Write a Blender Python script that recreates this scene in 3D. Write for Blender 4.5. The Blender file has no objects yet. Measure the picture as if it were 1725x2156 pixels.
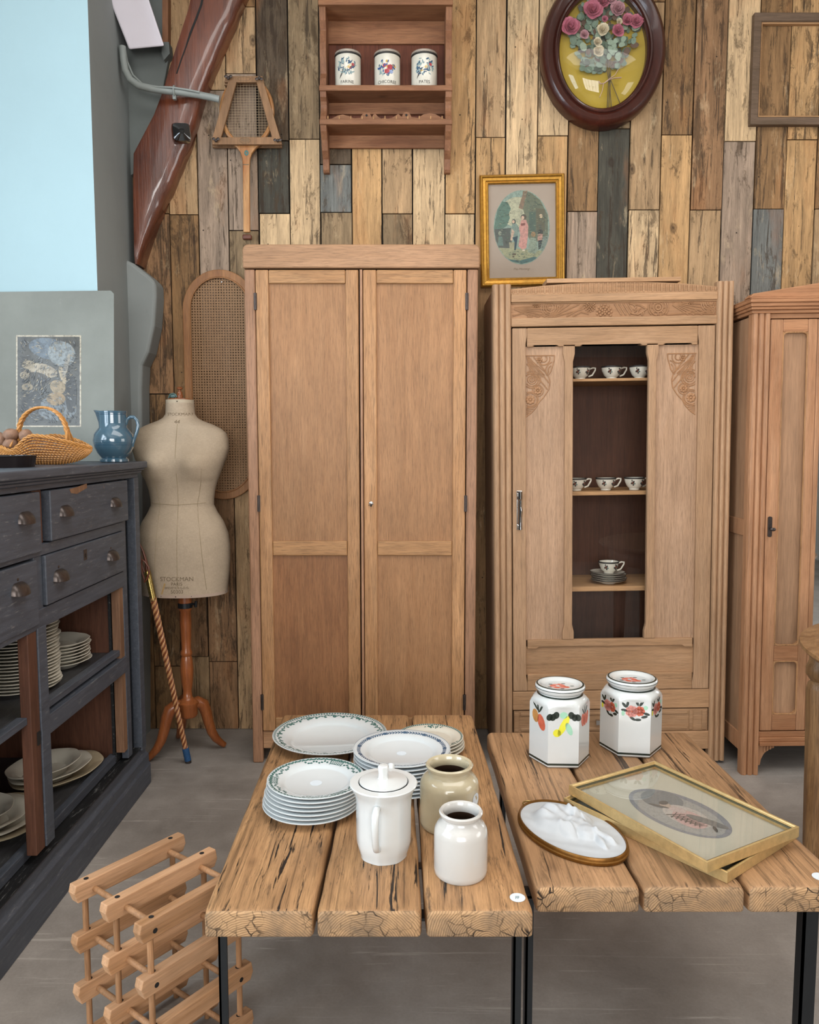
import bpy, math, random
from math import sin, cos, pi, radians as R, sqrt, atan2, exp
from mathutils import Vector, Matrix, Euler
random.seed(7)
S = bpy.context.scene
COL = S.collection
# ------------------------------------------------------------ camera, world, light, exposure
F = 1660.0; TH = math.atan(148/1660); H = 1.30
cd = bpy.data.cameras.new('camera'); cam = bpy.data.objects.new('camera', cd); COL.objects.link(cam)
cam.location = (0, 0, H); cam.rotation_euler = (pi/2-TH, 0, 0)
cd.sensor_fit = 'HORIZONTAL'; cd.sensor_width = 36; cd.lens = 36*F/1725; cd.clip_start = .05
S.camera = cam
S.view_settings.view_transform = 'Standard'; S.view_settings.look = 'None'
S.view_settings.gamma = 1; S.view_settings.use_curve_mapping = False
S.view_settings.exposure = 0.12
w = bpy.data.worlds.new('world'); S.world = w; w.use_nodes = True
w.node_tree.nodes['Background'].inputs[0].default_value = (.75, .87, 1, 1)
w.node_tree.nodes['Background'].inputs[1].default_value = .8

def area(name, loc, rot, sx, sy, power, col):
    l = bpy.data.lights.new(name, 'AREA'); l.shape = 'RECTANGLE'; l.size = sx; l.size_y = sy
    l.energy = power; l.color = col
    o = bpy.data.objects.new(name, l); o.location = loc; o.rotation_euler = rot; COL.objects.link(o)
    return o
area('daylight_rear_window', (.0, -2.92, 1.75), (R(90), 0, 0), 2.6, 1.9, 165, (1, .97, .93))
area('daylight_left_window', (-2.42, .55, 1.75), (R(90), 0, R(-90)), 2.3, 1.7, 112, (.76, .89, 1))
area('overhead_fill', (.75, 1.35, 3.36), (0, 0, 0), 3.2, 1.7, 56, (1, .97, .93))  # added overhead fill below the closed ceiling; there is no roof opening
area('daylight_right_window', (4.42, .9, 1.7), (R(90), 0, R(90)), 2.0, 1.6, 44, (1, .97, .93))

def P(px, py, X=None, Y=None, Z=None):
    """point of the place seen at a pixel, on the plane X=, Y= or Z="""
    x = (px-862.5)/F; u = -(py-1078)/F
    d = (x, cos(TH)+u*sin(TH), -sin(TH)+u*cos(TH))
    t = Y/d[1] if Y is not None else ((Z-H)/d[2] if Z is not None else X/d[0])
    return Vector((d[0]*t, d[1]*t, H+d[2]*t))

# ------------------------------------------------------------ helpers
def hx(s):
    s = s.lstrip('#'); c = [int(s[i:i+2], 16)/255 for i in (0, 2, 4)]
    return tuple((v/12.92 if v <= .04045 else ((v+.055)/1.055)**2.4) for v in c)+(1,)
def rot2(x, y, a): return x*cos(a)-y*sin(a), x*sin(a)+y*cos(a)

class MB:
    def __init__(s): s.v = []; s.f = []; s.m = []; s.c = []; s.o = []; s.cm = 0; s.cc = (1, 1, 1, 1); s.co = (0, 0, 0, 0)
    def add(s, vs, fs, m=None):
        b = len(s.v); s.v += [tuple(p) for p in vs]
        for f in fs:
            s.f.append(tuple(i+b for i in f)); s.m.append(s.cm if m is None else m); s.c.append(s.cc); s.o.append(s.co)
        return b
    def box(s, x0, x1, y0, y1, z0, z1, m=None):
        s.add([(x, y, z) for z in (z0, z1) for x, y in ((x0, y0), (x1, y0), (x1, y1), (x0, y1))],
              [(3, 2, 1, 0), (4, 5, 6, 7), (0, 1, 5, 4), (1, 2, 6, 5), (2, 3, 7, 6), (3, 0, 4, 7)], m); return s
    def hexa(s, a, b, m=None):
        """a, b: two quads (4 points each) joined"""
        s.add(list(a)+list(b), [(3, 2, 1, 0), (4, 5, 6, 7), (0, 1, 5, 4), (1, 2, 6, 5), (2, 3, 7, 6), (3, 0, 4, 7)], m); return s
    def prism(s, pts, axis, a, b, m=None):
        """polygon pts in the plane normal to axis, extruded from a to b"""
        n = len(pts)
        def mk(p, t): return {'x': (t, p[0], p[1]), 'y': (p[0], t, p[1]), 'z': (p[0], p[1], t)}[axis]
        s.add([mk(p, a) for p in pts]+[mk(p, b) for p in pts],
              [tuple(range(n-1, -1, -1)), tuple(range(n, 2*n))]+[(i, (i+1) % n, n+(i+1) % n, n+i) for i in range(n)], m); return s
    def lathe(s, prof, n=40, c=(0, 0, 0), sx=1, sy=1, m=None, fn=None, cap=True, a0=0):
        vs = []
        for r, z in prof:
            for i in range(n):
                a = a0+2*pi*i/n; k = fn(a, z) if fn else 1
                vs.append((c[0]+r*k*cos(a)*sx, c[1]+r*k*sin(a)*sy, c[2]+z))
        fs = []
        for j in range(len(prof)-1):
            for i in range(n):
                fs.append((j*n+i, j*n+(i+1) % n, (j+1)*n+(i+1) % n, (j+1)*n+i))
        if cap:
            if prof[0][0] > 1e-6: fs.append(tuple(range(n-1, -1, -1)))
            if prof[-1][0] > 1e-6: fs.append(tuple(range((len(prof)-1)*n, len(prof)*n)))
        s.add(vs, fs, m); return s
    def tube(s, pts, r, n=8, closed=False, m=None, flat=1.0, up=None):
        pts = [Vector(p) for p in pts]; k = len(pts)
        rs = r if isinstance(r, (list, tuple)) else [r]*k
        vs = []; up0 = Vector(up) if up else None; last = None
        for i, p in enumerate(pts):
            if closed: t = pts[(i+1) % k]-pts[i-1]
            else: t = pts[min(i+1, k-1)]-pts[max(i-1, 0)]
            if t.length < 1e-9: t = Vector((0, 0, 1))
            t.normalize()
            if last is None:
                u = up0 if up0 else (Vector((0, 0, 1)) if abs(t.z) < .9 else Vector((1, 0, 0)))
            else: u = up0 if up0 else last
            u = (u-t*u.dot(t))
            if u.length < 1e-6: u = t.orthogonal()
            u.normalize(); b = t.cross(u); last = u
            for j in range(n):
                a = 2*pi*j/n; vs.append(p+u*cos(a)*rs[i]*flat+b*sin(a)*rs[i])
        fs = []
        for i in range(k if closed else k-1):
            a = i*n; b2 = ((i+1) % k)*n
            for j in range(n): fs.append((a+j, a+(j+1) % n, b2+(j+1) % n, b2+j))
        if not closed: fs += [tuple(range(n-1, -1, -1)), tuple(range((k-1)*n, k*n))]
        s.add(vs, fs, m); return s
    def poly(s, pts, m=None): s.add(pts, [tuple(range(len(pts)))], m); return s
    def ball(s, c, rx, ry=None, rz=None, n=12, k=8, m=None):
        ry = ry or rx; rz = rz or rx
        vs = [(c[0], c[1], c[2]-rz)]+[(c[0]+rx*sin(pi*j/k)*cos(2*pi*i/n), c[1]+ry*sin(pi*j/k)*sin(2*pi*i/n), c[2]-rz*cos(pi*j/k)) for j in range(1, k) for i in range(n)]+[(c[0], c[1], c[2]+rz)]
        fs = [(0, 1+(i+1) % n, 1+i) for i in range(n)]
        for j in range(k-2):
            for i in range(n): fs.append((1+j*n+i, 1+j*n+(i+1) % n, 1+(j+1)*n+(i+1) % n, 1+(j+1)*n+i))
        e = len(vs)-1
        fs += [(e, 1+(k-2)*n+i, 1+(k-2)*n+(i+1) % n) for i in range(n)]
        s.add(vs, fs, m); return s
    def sub(s, o, M=None):
        b = len(s.v)
        s.v += [tuple((M @ Vector(p)) if M else p) for p in o.v]
        s.f += [tuple(i+b for i in f) for f in o.f]; s.m += o.m; s.c += o.c; s.o += o.o; return s
    def xf(s, fn): s.v = [tuple(fn(*p)) for p in s.v]; return s

def build(name, mb, mats, parent=None, loc=None, smooth=False, bevel=0, sub=0, world=None, cols=False, seg=2, mirror_fix=True):
    """mb is linked as one mesh; world=origin means mb holds place coordinates and is shifted to that origin"""
    vs = mb.v
    if world is not None:
        w0 = Vector(world); vs = [(p[0]-w0[0], p[1]-w0[1], p[2]-w0[2]) for p in vs]
    me = bpy.data.meshes.new(name); me.from_pydata(vs, [], mb.f); me.update()
    if not isinstance(mats, (list, tuple)): mats = [mats]
    for x in mats: me.materials.append(x)
    for i, p in enumerate(me.polygons): p.material_index = mb.m[i]; p.use_smooth = smooth
    if cols:
        for nm, dat in (('Col', mb.c), ('Off', mb.o)):
            at = me.color_attributes.new(nm, 'FLOAT_COLOR', 'CORNER')
            for i, p in enumerate(me.polygons):
                for li in p.loop_indices: at.data[li].color = dat[i]
    import bmesh
    bm = bmesh.new(); bm.from_mesh(me); bmesh.ops.recalc_face_normals(bm, faces=bm.faces); bm.to_mesh(me); bm.free()
    o = bpy.data.objects.new(name, me); COL.objects.link(o)
    if parent: o.parent = parent
    if loc is not None: o.location = loc
    elif world is not None and parent is None: o.location = world
    if bevel:
        b = o.modifiers.new('bevel', 'BEVEL'); b.width = bevel; b.segments = seg; b.limit_method = 'ANGLE'; b.angle_limit = R(38)
        if smooth is None: pass
    if sub:
        b = o.modifiers.new('subsurf', 'SUBSURF'); b.levels = sub; b.render_levels = sub
    if smooth:
        try:
            for p in me.polygons: p.use_smooth = True
            me.set_sharp_from_angle(angle=R(42))
        except Exception: pass
    return o

def tag(o, label=None, cat=None, group=None, kind=None):
    if label: o['label'] = label
    if cat: o['category'] = cat
    if group: o['group'] = group
    if kind: o['kind'] = kind
    return o
def thing(name, label, cat, loc=(0, 0, 0), rot=(0, 0, 0), group=None):
    o = bpy.data.objects.new(name, None); COL.objects.link(o); o.empty_display_size = .05
    o.location = loc; o.rotation_euler = rot; return tag(o, label, cat, group)
def copy_tree(o, parent=None, loc=None, rz=None, label=None, group=None):
    c = o.copy(); COL.objects.link(c); c.parent = parent
    if loc is not None: c.location = loc
    if rz is not None: c.rotation_euler = (o.rotation_euler[0], o.rotation_euler[1], rz)
    if label: c['label'] = label
    if group: c['group'] = group
    for ch in list(o.children): copy_tree(ch, c)
    return c

# ------------------------------------------------------------ materials
class MT:
    def __init__(s, name, rough=.5, spec=.5, metal=0, coat=0):
        s.mat = bpy.data.materials.new(name); s.mat.use_nodes = True; s.nt = s.mat.node_tree
        s.b = s.nt.nodes['Principled BSDF']; s.out = s.nt.nodes['Material Output']
        s.b.inputs['Roughness'].default_value = rough; s.b.inputs['Metallic'].default_value = metal
        s.b.inputs['Specular IOR Level'].default_value = spec; s.b.inputs['Coat Weight'].default_value = coat
        s.b.inputs['Coat Roughness'].default_value = .08
    def n(s, t, **k):
        x = s.nt.nodes.new(t)
        for a, v in k.items():
            if a[0] == '_': x.inputs[a[1:].replace('_', ' ')].default_value = v
            else: setattr(x, a, v)
        return x
    def l(s, a, b): s.nt.links.new(a, b)
    def coord(s, scale=(1, 1, 1), rnd=True, off=None, kind='Object'):
        tc = s.n('ShaderNodeTexCoord'); src = tc.outputs[kind]
        if off is not None:
            v = s.n('ShaderNodeVectorMath', operation='MULTIPLY_ADD'); s.l(off, v.inputs[0]); v.inputs[1].default_value = (9, 9, 9); s.l(src, v.inputs[2]); src = v.outputs[0]
        elif rnd:
            oi = s.n('ShaderNodeObjectInfo'); v = s.n('ShaderNodeVectorMath', operation='MULTIPLY_ADD')
            s.l(oi.outputs['Random'], v.inputs[0]); v.inputs[1].default_value = (7, 5, 11); s.l(src, v.inputs[2]); src = v.outputs[0]
        mp = s.n('ShaderNodeMapping'); mp.inputs['Scale'].default_value = scale; s.l(src, mp.inputs[0]); return mp.outputs[0]
    def noise(s, vec, scale, detail=4, rough=.6, dist=0):
        x = s.n('ShaderNodeTexNoise', _Scale=scale, _Detail=detail, _Roughness=rough, _Distortion=dist); s.l(vec, x.inputs['Vector']); return x.outputs['Fac']
    def ramp(s, fac, stops, interp='LINEAR'):
        r = s.n('ShaderNodeValToRGB'); r.color_ramp.interpolation = interp; e = r.color_ramp.elements
        while len(e) < len(stops): e.new(.5)
        for i, (p, c) in enumerate(stops):
            e[i].position = p; e[i].color = c if isinstance(c, (tuple, list)) else (c, c, c, 1)
        s.l(fac, r.inputs[0]); return r.outputs[0]
    def mix(s, a, b, fac, mode='MIX'):
        x = s.n('ShaderNodeMix', data_type='RGBA', blend_type=mode)
        for i, v in ((6, a), (7, b), (0, fac)):
            if isinstance(v, (int, float)): x.inputs[i].default_value = v if i == 0 else (v, v, v, 1)
            elif isinstance(v, (tuple, list)): x.inputs[i].default_value = v
            else: s.l(v, x.inputs[i])
        return x.outputs[2]
    def base(s, c):
        if isinstance(c, (tuple, list)): s.b.inputs['Base Color'].default_value = c
        else: s.l(c, s.b.inputs['Base Color'])
    def bump(s, h, st=.3, d=.002):
        x = s.n('ShaderNodeBump', _Strength=st, _Distance=d); s.l(h, x.inputs['Height']); s.l(x.outputs[0], s.b.inputs['Normal'])

def plain(name, col, rough=.5, var=.08, metal=0, coat=0, scale=20, spec=.5, bump=0):
    t = MT(name, rough, spec, metal, coat); c = hx(col) if isinstance(col, str) else col
    v = t.coord(); f = t.noise(v, scale, 5, .65)
    k = t.ramp(f, [(.25, 1-var), (.75, 1+var*.4)])
    t.base(t.mix(c, k, 1, 'MULTIPLY'))
    if bump: t.bump(f, bump, .002)
    return t.mat
AX = {'x': 0, 'y': 1, 'z': 2}
def wood(name, light, dark, axis='z', rough=.55, contrast=1, cracks=0, knots=0, pore=.25, sc=1, coat=0, pale=0, stain=0, spec=.35, bump=.25):
    t = MT(name, rough, spec, 0, coat)
    def vec(al, ac):
        s_ = [ac, ac, ac]; s_[AX[axis]] = al; return t.coord(tuple(s_))
    L_, D_ = hx(light), hx(dark)
    g1 = t.noise(vec(1.3*sc, 9*sc), 1.6, 5, .6, 1.2)
    g2 = t.noise(vec(2.2*sc, 60*sc), 2, 5, .65, .3)
    g3 = t.noise(vec(9*sc, 190*sc), 2.2, 3, .6)
    g4 = t.noise(vec(2, 3), 1.2, 3, .5)
    c = t.mix(D_, L_, t.ramp(g1, [(.5-.25/contrast, 0), (.5+.2/contrast, 1)]))
    c = t.mix(c, t.ramp(g2, [(.3, .74), (.6, 1.06)]), .8, 'MULTIPLY')
    c = t.mix(c, t.ramp(g4, [(.3, .84), (.7, 1.1)]), .9, 'MULTIPLY')
    c = t.mix(c, t.ramp(g3, [(.36, .55), (.52, 1)]), pore*2, 'MULTIPLY')
    h = g2
    if knots:
        vo = t.n('ShaderNodeTexVoronoi', _Scale=1.0); t.l(vec(3.5*sc, 5.5*sc), vo.inputs['Vector'])
        nz = t.noise(vec(6, 14), 3, 2, .5)
        ad = t.n('ShaderNodeMath', operation='MULTIPLY_ADD'); t.l(nz, ad.inputs[0]); ad.inputs[1].default_value = .06; t.l(vo.outputs['Distance'], ad.inputs[2])
        c = t.mix(hx('#4a2f1c'), c, t.ramp(ad.outputs[0], [(.05, 1-knots), (.13, 1)]))
    if stain:
        sn = t.noise(vec(2.5*sc, 9*sc), 2.2, 8, .75, .4)
        c = t.mix(c, hx('#3b2f26'), t.ramp(sn, [(.60, 0), (.72, stain)]))
    if pale:
        sn = t.noise(vec(1.5, 4), 2.2, 6, .7)
        c = t.mix(c, hx('#d8c3a6'), t.ramp(sn, [(.5, 0), (.8, pale)]))
    if cracks:
        k1 = t.noise(vec(1.6*sc, 34*sc), 1.7, 6, .62, .5); k2 = t.noise(vec(2.4, 5), 1.6, 3, .6)
        m1 = t.ramp(k1, [(.37, 1), (.40, 0)]); m2 = t.ramp(k2, [(.36, 0), (.5, 1)])
        mk = t.mix(m1, m2, 1, 'MULTIPLY')
        k3 = t.noise(vec(2.0*sc, 16*sc), 2.6, 8, .8, .3)
        c = t.mix(c, hx('#57422f'), t.ramp(k3, [(.555, 0), (.63, cracks*.62)]))
        k4 = t.noise(vec(1.0*sc, 85*sc), 1.5, 4, .6, .2); c = t.mix(c, t.ramp(k4, [(.36, .52), (.46, 1)]), .8, 'MULTIPLY')
        c = t.mix(c, hx('#241a13'), t.mix(mk, cracks, 1, 'MULTIPLY'))
        iv = t.n('ShaderNodeInvert'); t.l(mk, iv.inputs['Color']); h = t.mix(g2, iv.outputs[0], .7)
    oi = t.n('ShaderNodeObjectInfo'); c = t.mix(c, t.ramp(oi.outputs['Random'], [(0, .88), (1, 1.07)]), 1, 'MULTIPLY')
    t.base(c); t.bump(h, bump, .0025); return t.mat
def endgrain(name, cx, cz, light, dark, sc=1.0):
    t = MT(name, .75, .2)
    tc = t.n('ShaderNodeTexCoord'); mp = t.n('ShaderNodeMapping'); mp.inputs['Location'].default_value = (-cx, 0, -cz); mp.inputs['Scale'].default_value = (1, 0, 1)
    t.l(tc.outputs['Object'], mp.inputs[0])
    dn = t.n('ShaderNodeTexNoise', _Scale=14, _Detail=3); t.l(tc.outputs['Object'], dn.inputs['Vector'])
    vm = t.n('ShaderNodeVectorMath', operation='MULTIPLY_ADD'); t.l(dn.outputs['Color'], vm.inputs[0]); vm.inputs[1].default_value = (.014, 0, .014); t.l(mp.outputs[0], vm.inputs[2])
    wv = t.n('ShaderNodeTexWave', wave_type='RINGS', rings_direction='SPHERICAL', _Scale=72*sc, _Distortion=2.2, _Detail=3); t.l(vm.outputs[0], wv.inputs['Vector'])
    c = t.mix(hx(dark), hx(light), t.ramp(wv.outputs['Fac'], [(.1, .35), (.5, 1)]))
    v = t.coord((1, 0, 1)); nz = t.noise(v, 9, 7, .7)
    c = t.mix(c, hx('#5b5045'), t.ramp(nz, [(.42, 0), (.62, .7)]))
    vo = t.n('ShaderNodeTexVoronoi', feature='DISTANCE_TO_EDGE', _Scale=46); v2 = t.coord((1, 0, 1)); 
    n2 = t.n('ShaderNodeTexNoise', _Scale=30, _Detail=2); t.l(v2, n2.inputs['Vector'])
    v3 = t.n('ShaderNodeVectorMath', operation='MULTIPLY_ADD'); t.l(n2.outputs['Color'], v3.inputs[0]); v3.inputs[1].default_value = (.02, 0, .02); t.l(v2, v3.inputs[2])
    t.l(v3.outputs[0], vo.inputs['Vector'])
    cr = t.ramp(vo.outputs['Distance'], [(.02, 1), (.06, 0)]); pm = t.ramp(t.noise(v, 11, 3, .6), [(.46, 0), (.6, 1)])
    c = t.mix(c, hx('#2a211a'), t.mix(cr, pm, 1, 'MULTIPLY'))
    t.base(c); t.bump(wv.outputs['Fac'], .25, .002); return t.mat
def planks_mat():
    t = MT('reclaimed_planks', .72, .25)
    a = t.n('ShaderNodeAttribute', attribute_name='Col'); o = t.n('ShaderNodeAttribute', attribute_name='Off')
    def vec(al, ac): return t.coord((ac, ac, al), off=o.outputs['Color'])
    c = a.outputs['Color']
    g1 = t.noise(vec(1.4, 10), 1.8, 5, .6, 1.0); g2 = t.noise(vec(2.5, 55), 2, 5, .7, .4); g3 = t.noise(vec(12, 160), 2.4, 3, .6)
    c = t.mix(c, t.ramp(g1, [(.3, .66), (.62, 1.16)]), .9, 'MULTIPLY')
    c = t.mix(c, t.ramp(g2, [(.3, .62), (.62, 1.08)]), .85, 'MULTIPLY')
    # ragged dark weather marks, amount set per plank
    s1 = t.noise(vec(2.6, 8), 2.1, 10, .8, .5)
    ad = t.n('ShaderNodeMath', operation='ADD'); t.l(s1, ad.inputs[0]); t.l(o.outputs['Alpha'], ad.inputs[1])
    c = t.mix(c, hx('#40301f'), t.ramp(ad.outputs[0], [(.555, 0), (.60, .6), (.8, .85)]))
    s2 = t.noise(vec(1.6, 26), 1.9, 8, .75, .6)
    ad2 = t.n('ShaderNodeMath', operation='ADD'); t.l(s2, ad2.inputs[0]); t.l(o.outputs['Alpha'], ad2.inputs[1])
    c = t.mix(c, hx('#33271c'), t.ramp(ad2.outputs[0], [(.575, 0), (.61, .75)]))
    # sun-bleached and orange flecks
    s3 = t.noise(vec(2.0, 7), 2.4, 8, .75, .4)
    c = t.mix(c, hx('#dcc39c'), t.ramp(s3, [(.57, 0), (.72, .42)]))
    s4 = t.noise(vec(1.2, 4), 1.9, 4, .6)
    c = t.mix(c, hx('#b5713a'), t.ramp(s4, [(.56, 0), (.72, .22)]))
    c = t.mix(c, t.ramp(g3, [(.34, .6), (.5, 1)]), .5, 'MULTIPLY')
    vo = t.n('ShaderNodeTexVoronoi', _Scale=1.0); t.l(vec(3.6, 5.6), vo.inputs['Vector'])
    nz = t.noise(vec(8, 16), 3, 2, .5); k = t.n('ShaderNodeMath', operation='MULTIPLY_ADD'); t.l(nz, k.inputs[0]); k.inputs[1].default_value = .07; t.l(vo.outputs['Distance'], k.inputs[2])
    c = t.mix(hx('#2d1d12'), c, t.ramp(k.outputs[0], [(.055, .15), (.085, .55), (.10, .35), (.14, 1)]))
    # nail holes
    v2 = t.n('ShaderNodeTexVoronoi', _Scale=11); t.l(vec(1, 1), v2.inputs['Vector']); c = t.mix(hx('#15100c'), c, t.ramp(v2.outputs['Distance'], [(.03, .1), (.04, 1)]))
    t.base(c); t.bump(g2, .35, .003); return t.mat
def painted(name, col, chip, rough=.5, chips=.5):
    t = MT(name, rough, .4); v = t.coord((14, 14, 60)); f = t.noise(t.coord((40, 3, 40)), 2.2, 5, .65)
    c = t.mix(hx(col), t.ramp(f, [(.3, .75), (.7, 1.22)]), 1, 'MULTIPLY')
    m = t.noise(t.coord((6, 6, 6)), 3, 9, .8); m2 = t.noise(t.coord((60, 9, 60)), 2, 7, .75)
    c = t.mix(c, hx('#8b8b8a'), t.ramp(m2, [(.57, 0), (.68, .45)]))
    c = t.mix(c, hx(chip), t.ramp(m, [(.665, 0), (.68, chips)]))
    t.base(c); t.bump(f, .3, .002); return t.mat
def plaster(name, col, var=.1, blot=None, rough=.8):
    t = MT(name, rough, .3); v = t.coord(rnd=False); f = t.noise(v, 2.2, 6, .6); g = t.noise(v, 40, 4, .6)
    c = t.mix(hx(col), t.ramp(f, [(.3, 1-var), (.7, 1+var*.6)]), 1, 'MULTIPLY')
    if blot: c = t.mix(c, hx(blot), t.ramp(t.noise(v, 7, 9, .8), [(.62, 0), (.72, .5)]))
    t.base(c); t.bump(g, .15, .002); return t.mat
def glass_mat(name='clear_glass', tint=(1, 1, 1, 1)):
    m = bpy.data.materials.new(name); m.use_nodes = True; nt = m.node_tree; nt.nodes.clear()
    o = nt.nodes.new('ShaderNodeOutputMaterial'); mx = nt.nodes.new('ShaderNodeMixShader'); tr = nt.nodes.new('ShaderNodeBsdfTransparent'); gl = nt.nodes.new('ShaderNodeBsdfGlossy')
    fr = nt.nodes.new('ShaderNodeFresnel'); fr.inputs[0].default_value = 1.5; gl.inputs['Roughness'].default_value = .01; tr.inputs[0].default_value = tint
    mm = nt.nodes.new('ShaderNodeMath'); mm.operation = 'MULTIPLY_ADD'; mm.inputs[1].default_value = 1.1; mm.inputs[2].default_value = 0
    ge = nt.nodes.new('ShaderNodeNewGeometry'); iv = nt.nodes.new('ShaderNodeMath'); iv.operation = 'SUBTRACT'; iv.inputs[0].default_value = 1; m2 = nt.nodes.new('ShaderNodeMath'); m2.operation = 'MULTIPLY'
    nt.links.new(ge.outputs['Backfacing'], iv.inputs[1]); nt.links.new(fr.outputs[0], mm.inputs[0]); nt.links.new(mm.outputs[0], m2.inputs[0]); nt.links.new(iv.outputs[0], m2.inputs[1]); nt.links.new(m2.outputs[0], mx.inputs[0]); nt.links.new(tr.outputs[0], mx.inputs[1]); nt.links.new(gl.outputs[0], mx.inputs[2]); nt.links.new(mx.outputs[0], o.inputs[0])
    return m
def attr_mat(name, rough=.6, noise=0, nscale=60, dark='#2a2a2a', coat=0):
    t = MT(name, rough, .4, 0, coat); a = t.n('ShaderNodeAttribute', attribute_name='Col'); c = a.outputs['Color']
    if noise:
        f = t.noise(t.coord(), nscale, 6, .8, .5); c = t.mix(c, hx(dark), t.ramp(f, [(.45, 0), (.7, noise)]))
    t.base(c); return t.mat

M = {}
M['planks'] = planks_mat()
M['gap'] = plain('plank_gap', '#0f0b08', .9, .02)
def floor_mat():
    t = MT('concrete_floor', .62, .35); v = t.coord(rnd=False)
    f = t.noise(v, 1.6, 7, .65, .3); g = t.noise(v, 9, 8, .7); h = t.noise(v, 140, 3, .6)
    c = t.mix(hx('#766f69'), hx('#a29b94'), t.ramp(f, [(.3, 0), (.7, 1)]))
    c = t.mix(c, t.ramp(g, [(.3, .86), (.7, 1.1)]), .9, 'MULTIPLY'); c = t.mix(c, t.ramp(h, [(.3, .94), (.7, 1.05)]), 1, 'MULTIPLY')
    for rz, sc, th in ((.5, (1.2, 26, 1), .66), (-.4, (1.4, 34, 1), .67), (1.25, (1, 22, 1), .665)):
        mp = t.n('ShaderNodeMapping'); mp.inputs['Rotation'].default_value = (0, 0, rz); mp.inputs['Scale'].default_value = sc; t.l(v, mp.inputs[0])
        c = t.mix(c, hx('#b9b2aa'), t.ramp(t.noise(mp.outputs[0], 1.6, 6, .7, .8), [(th-.04, 0), (th+.03, .6)]))
    t.base(c); t.l(t.ramp(g, [(.3, .45), (.7, .75)]), t.b.inputs['Roughness']); t.bump(g, .15, .003); return t.mat
M['floor'] = floor_mat()
M['blue_wall'] = plaster('pale_blue_paint', '#9fbac2', .04, None, .75)
M['grey_wall'] = plaster('grey_plaster', '#868b8a', .1, '#777c7b', .75)
M['dark_plaster'] = plaster('dark_grey_plaster', '#6d7371', .2, '#8b8f8d', .8)
M['white_beam'] = plaster('white_plaster', '#dcd7e0', .06)
M['ceiling'] = plaster('ceiling_white', '#d8d5cf', .03)
M['room'] = plaster('room_paint', '#b9b6ae', .05)
M['beam'] = wood('varnished_beam', '#7a3f25', '#4c2012', 'z', .3, 1.2, coat=1, pore=.2, spec=.6, bump=1.0)
M['oak'] = wood('stripped_oak', '#b8906f', '#a07857', 'z', .55, .8, pore=.35)
M['oak_h'] = wood('stripped_oak_rail', '#b78e6c', '#9e7552', 'x', .55, .8, pore=.35)
M['oak_gold'] = wood('oak_golden_stile', '#bd9066', '#9f7147', 'z', .5, .9, pore=.4)
M['oak_gold_h'] = wood('oak_golden_rail', '#b88c60', '#9a6e46', 'x', .5, .9, pore=.4)
M['oak_side'] = wood('oak_outer_stile', '#a98064', '#8d674c', 'z', .55, 1, pore=.35)
M['oak_panel'] = wood('oak_panel', '#a77c56', '#926743', 'z', .5, .7, pore=.3, sc=1.4)
M['oak_panel2'] = wood('oak_panel_dark', '#9a6c47', '#825535', 'z', .5, .7, pore=.3, sc=1.4)
M['lt'] = wood('pale_oak', '#b99574', '#a27d5c', 'z', .6, .8, pore=.25)
M['lt_h'] = wood('pale_oak_rail', '#b8926f', '#9f7854', 'x', .6, .8, pore=.25)
M['lt_panel'] = wood('pale_oak_panel', '#b59377', '#a28063', 'z', .6, .7, pore=.3, sc=1.3)
M['carve'] = wood('carved_oak', '#a97f5c', '#946b49', 'x', .6, .7, pore=.15)
M['rd'] = wood('warm_pine', '#b38765', '#986947', 'z', .5, 1, pore=.2)
M['rd_h'] = wood('warm_pine_rail', '#af7f5b', '#916140', 'x', .5, 1, pore=.2)
M['rd_panel'] = wood('walnut_panel', '#ad8768', '#937054', 'z', .5, 1, pore=.15)
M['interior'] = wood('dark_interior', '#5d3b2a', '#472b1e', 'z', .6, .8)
M['shelf_pine'] = wood('pine_shelf', '#b98f64', '#a0784f', 'x', .6, .8)
M['rack'] = wood('rack_shelf_pine', '#9a6c4b', '#754a31', 'x', .6, 1.1, knots=.6)
M['rack_v'] = wood('rack_side_pine', '#976b4c', '#754b34', 'z', .6, 1.1)
M['rack_back'] = wood('rack_back_boards', '#733f28', '#56291a', 'z', .6, 1)
M['top'] = wood('table_board', '#b78c61', '#8f6a48', 'y', .5, 1.2, cracks=1.25, pore=.3, sc=1.1, bump=.6, knots=.35)
M['top2'] = wood('table_board_smooth', '#b28a65', '#93704f', 'y', .5, 1, cracks=.85, knots=.5, pore=.15, sc=.9, bump=.35)
M['wine'] = wood('wine_rack_pine', '#bb906c', '#a2734c', 'y', .6, 1, pore=.15)
M['dowel'] = wood('dowel', '#aa805c', '#8e6644', 'z', .6, 1)
M['press'] = wood('press_wood', '#94704f', '#7c5a3d', 'z', .55, 1)
M['handle'] = wood('racket_ash', '#b98a58', '#94592c', 'z', .35, 1.3, coat=.3)
M['stand'] = wood('stand_wood', '#9a5a30', '#7a4020', 'z', .35, 1, coat=.3)
M['ovalwood'] = wood('mahogany', '#4c2218', '#2f130e', 'z', .3, 1, coat=.3)
M['dkframe'] = wood('dark_frame', '#6b5747', '#52412f', 'x', .6, 1)
M['oldtable'] = wood('old_oak_table', '#9a7650', '#6d4b2d', 'z', .45, 1.2, pore=.4)
M['paint'] = painted('charcoal_paint', '#454a53', '#8a6550', .45, .8)
M['paint_shaded'] = painted('shaded_groove', '#121315', '#4a4038', .6, .2)  # near-black copy of the charcoal; the recess shade is put into its colour
M['paint_top'] = painted('charcoal_shelf', '#3c3c3e', '#6b6660', .45, .3)
M['brownwood'] = wood('unpainted_brown', '#6f4836', '#4e3022', 'z', .6, 1.1)
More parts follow.
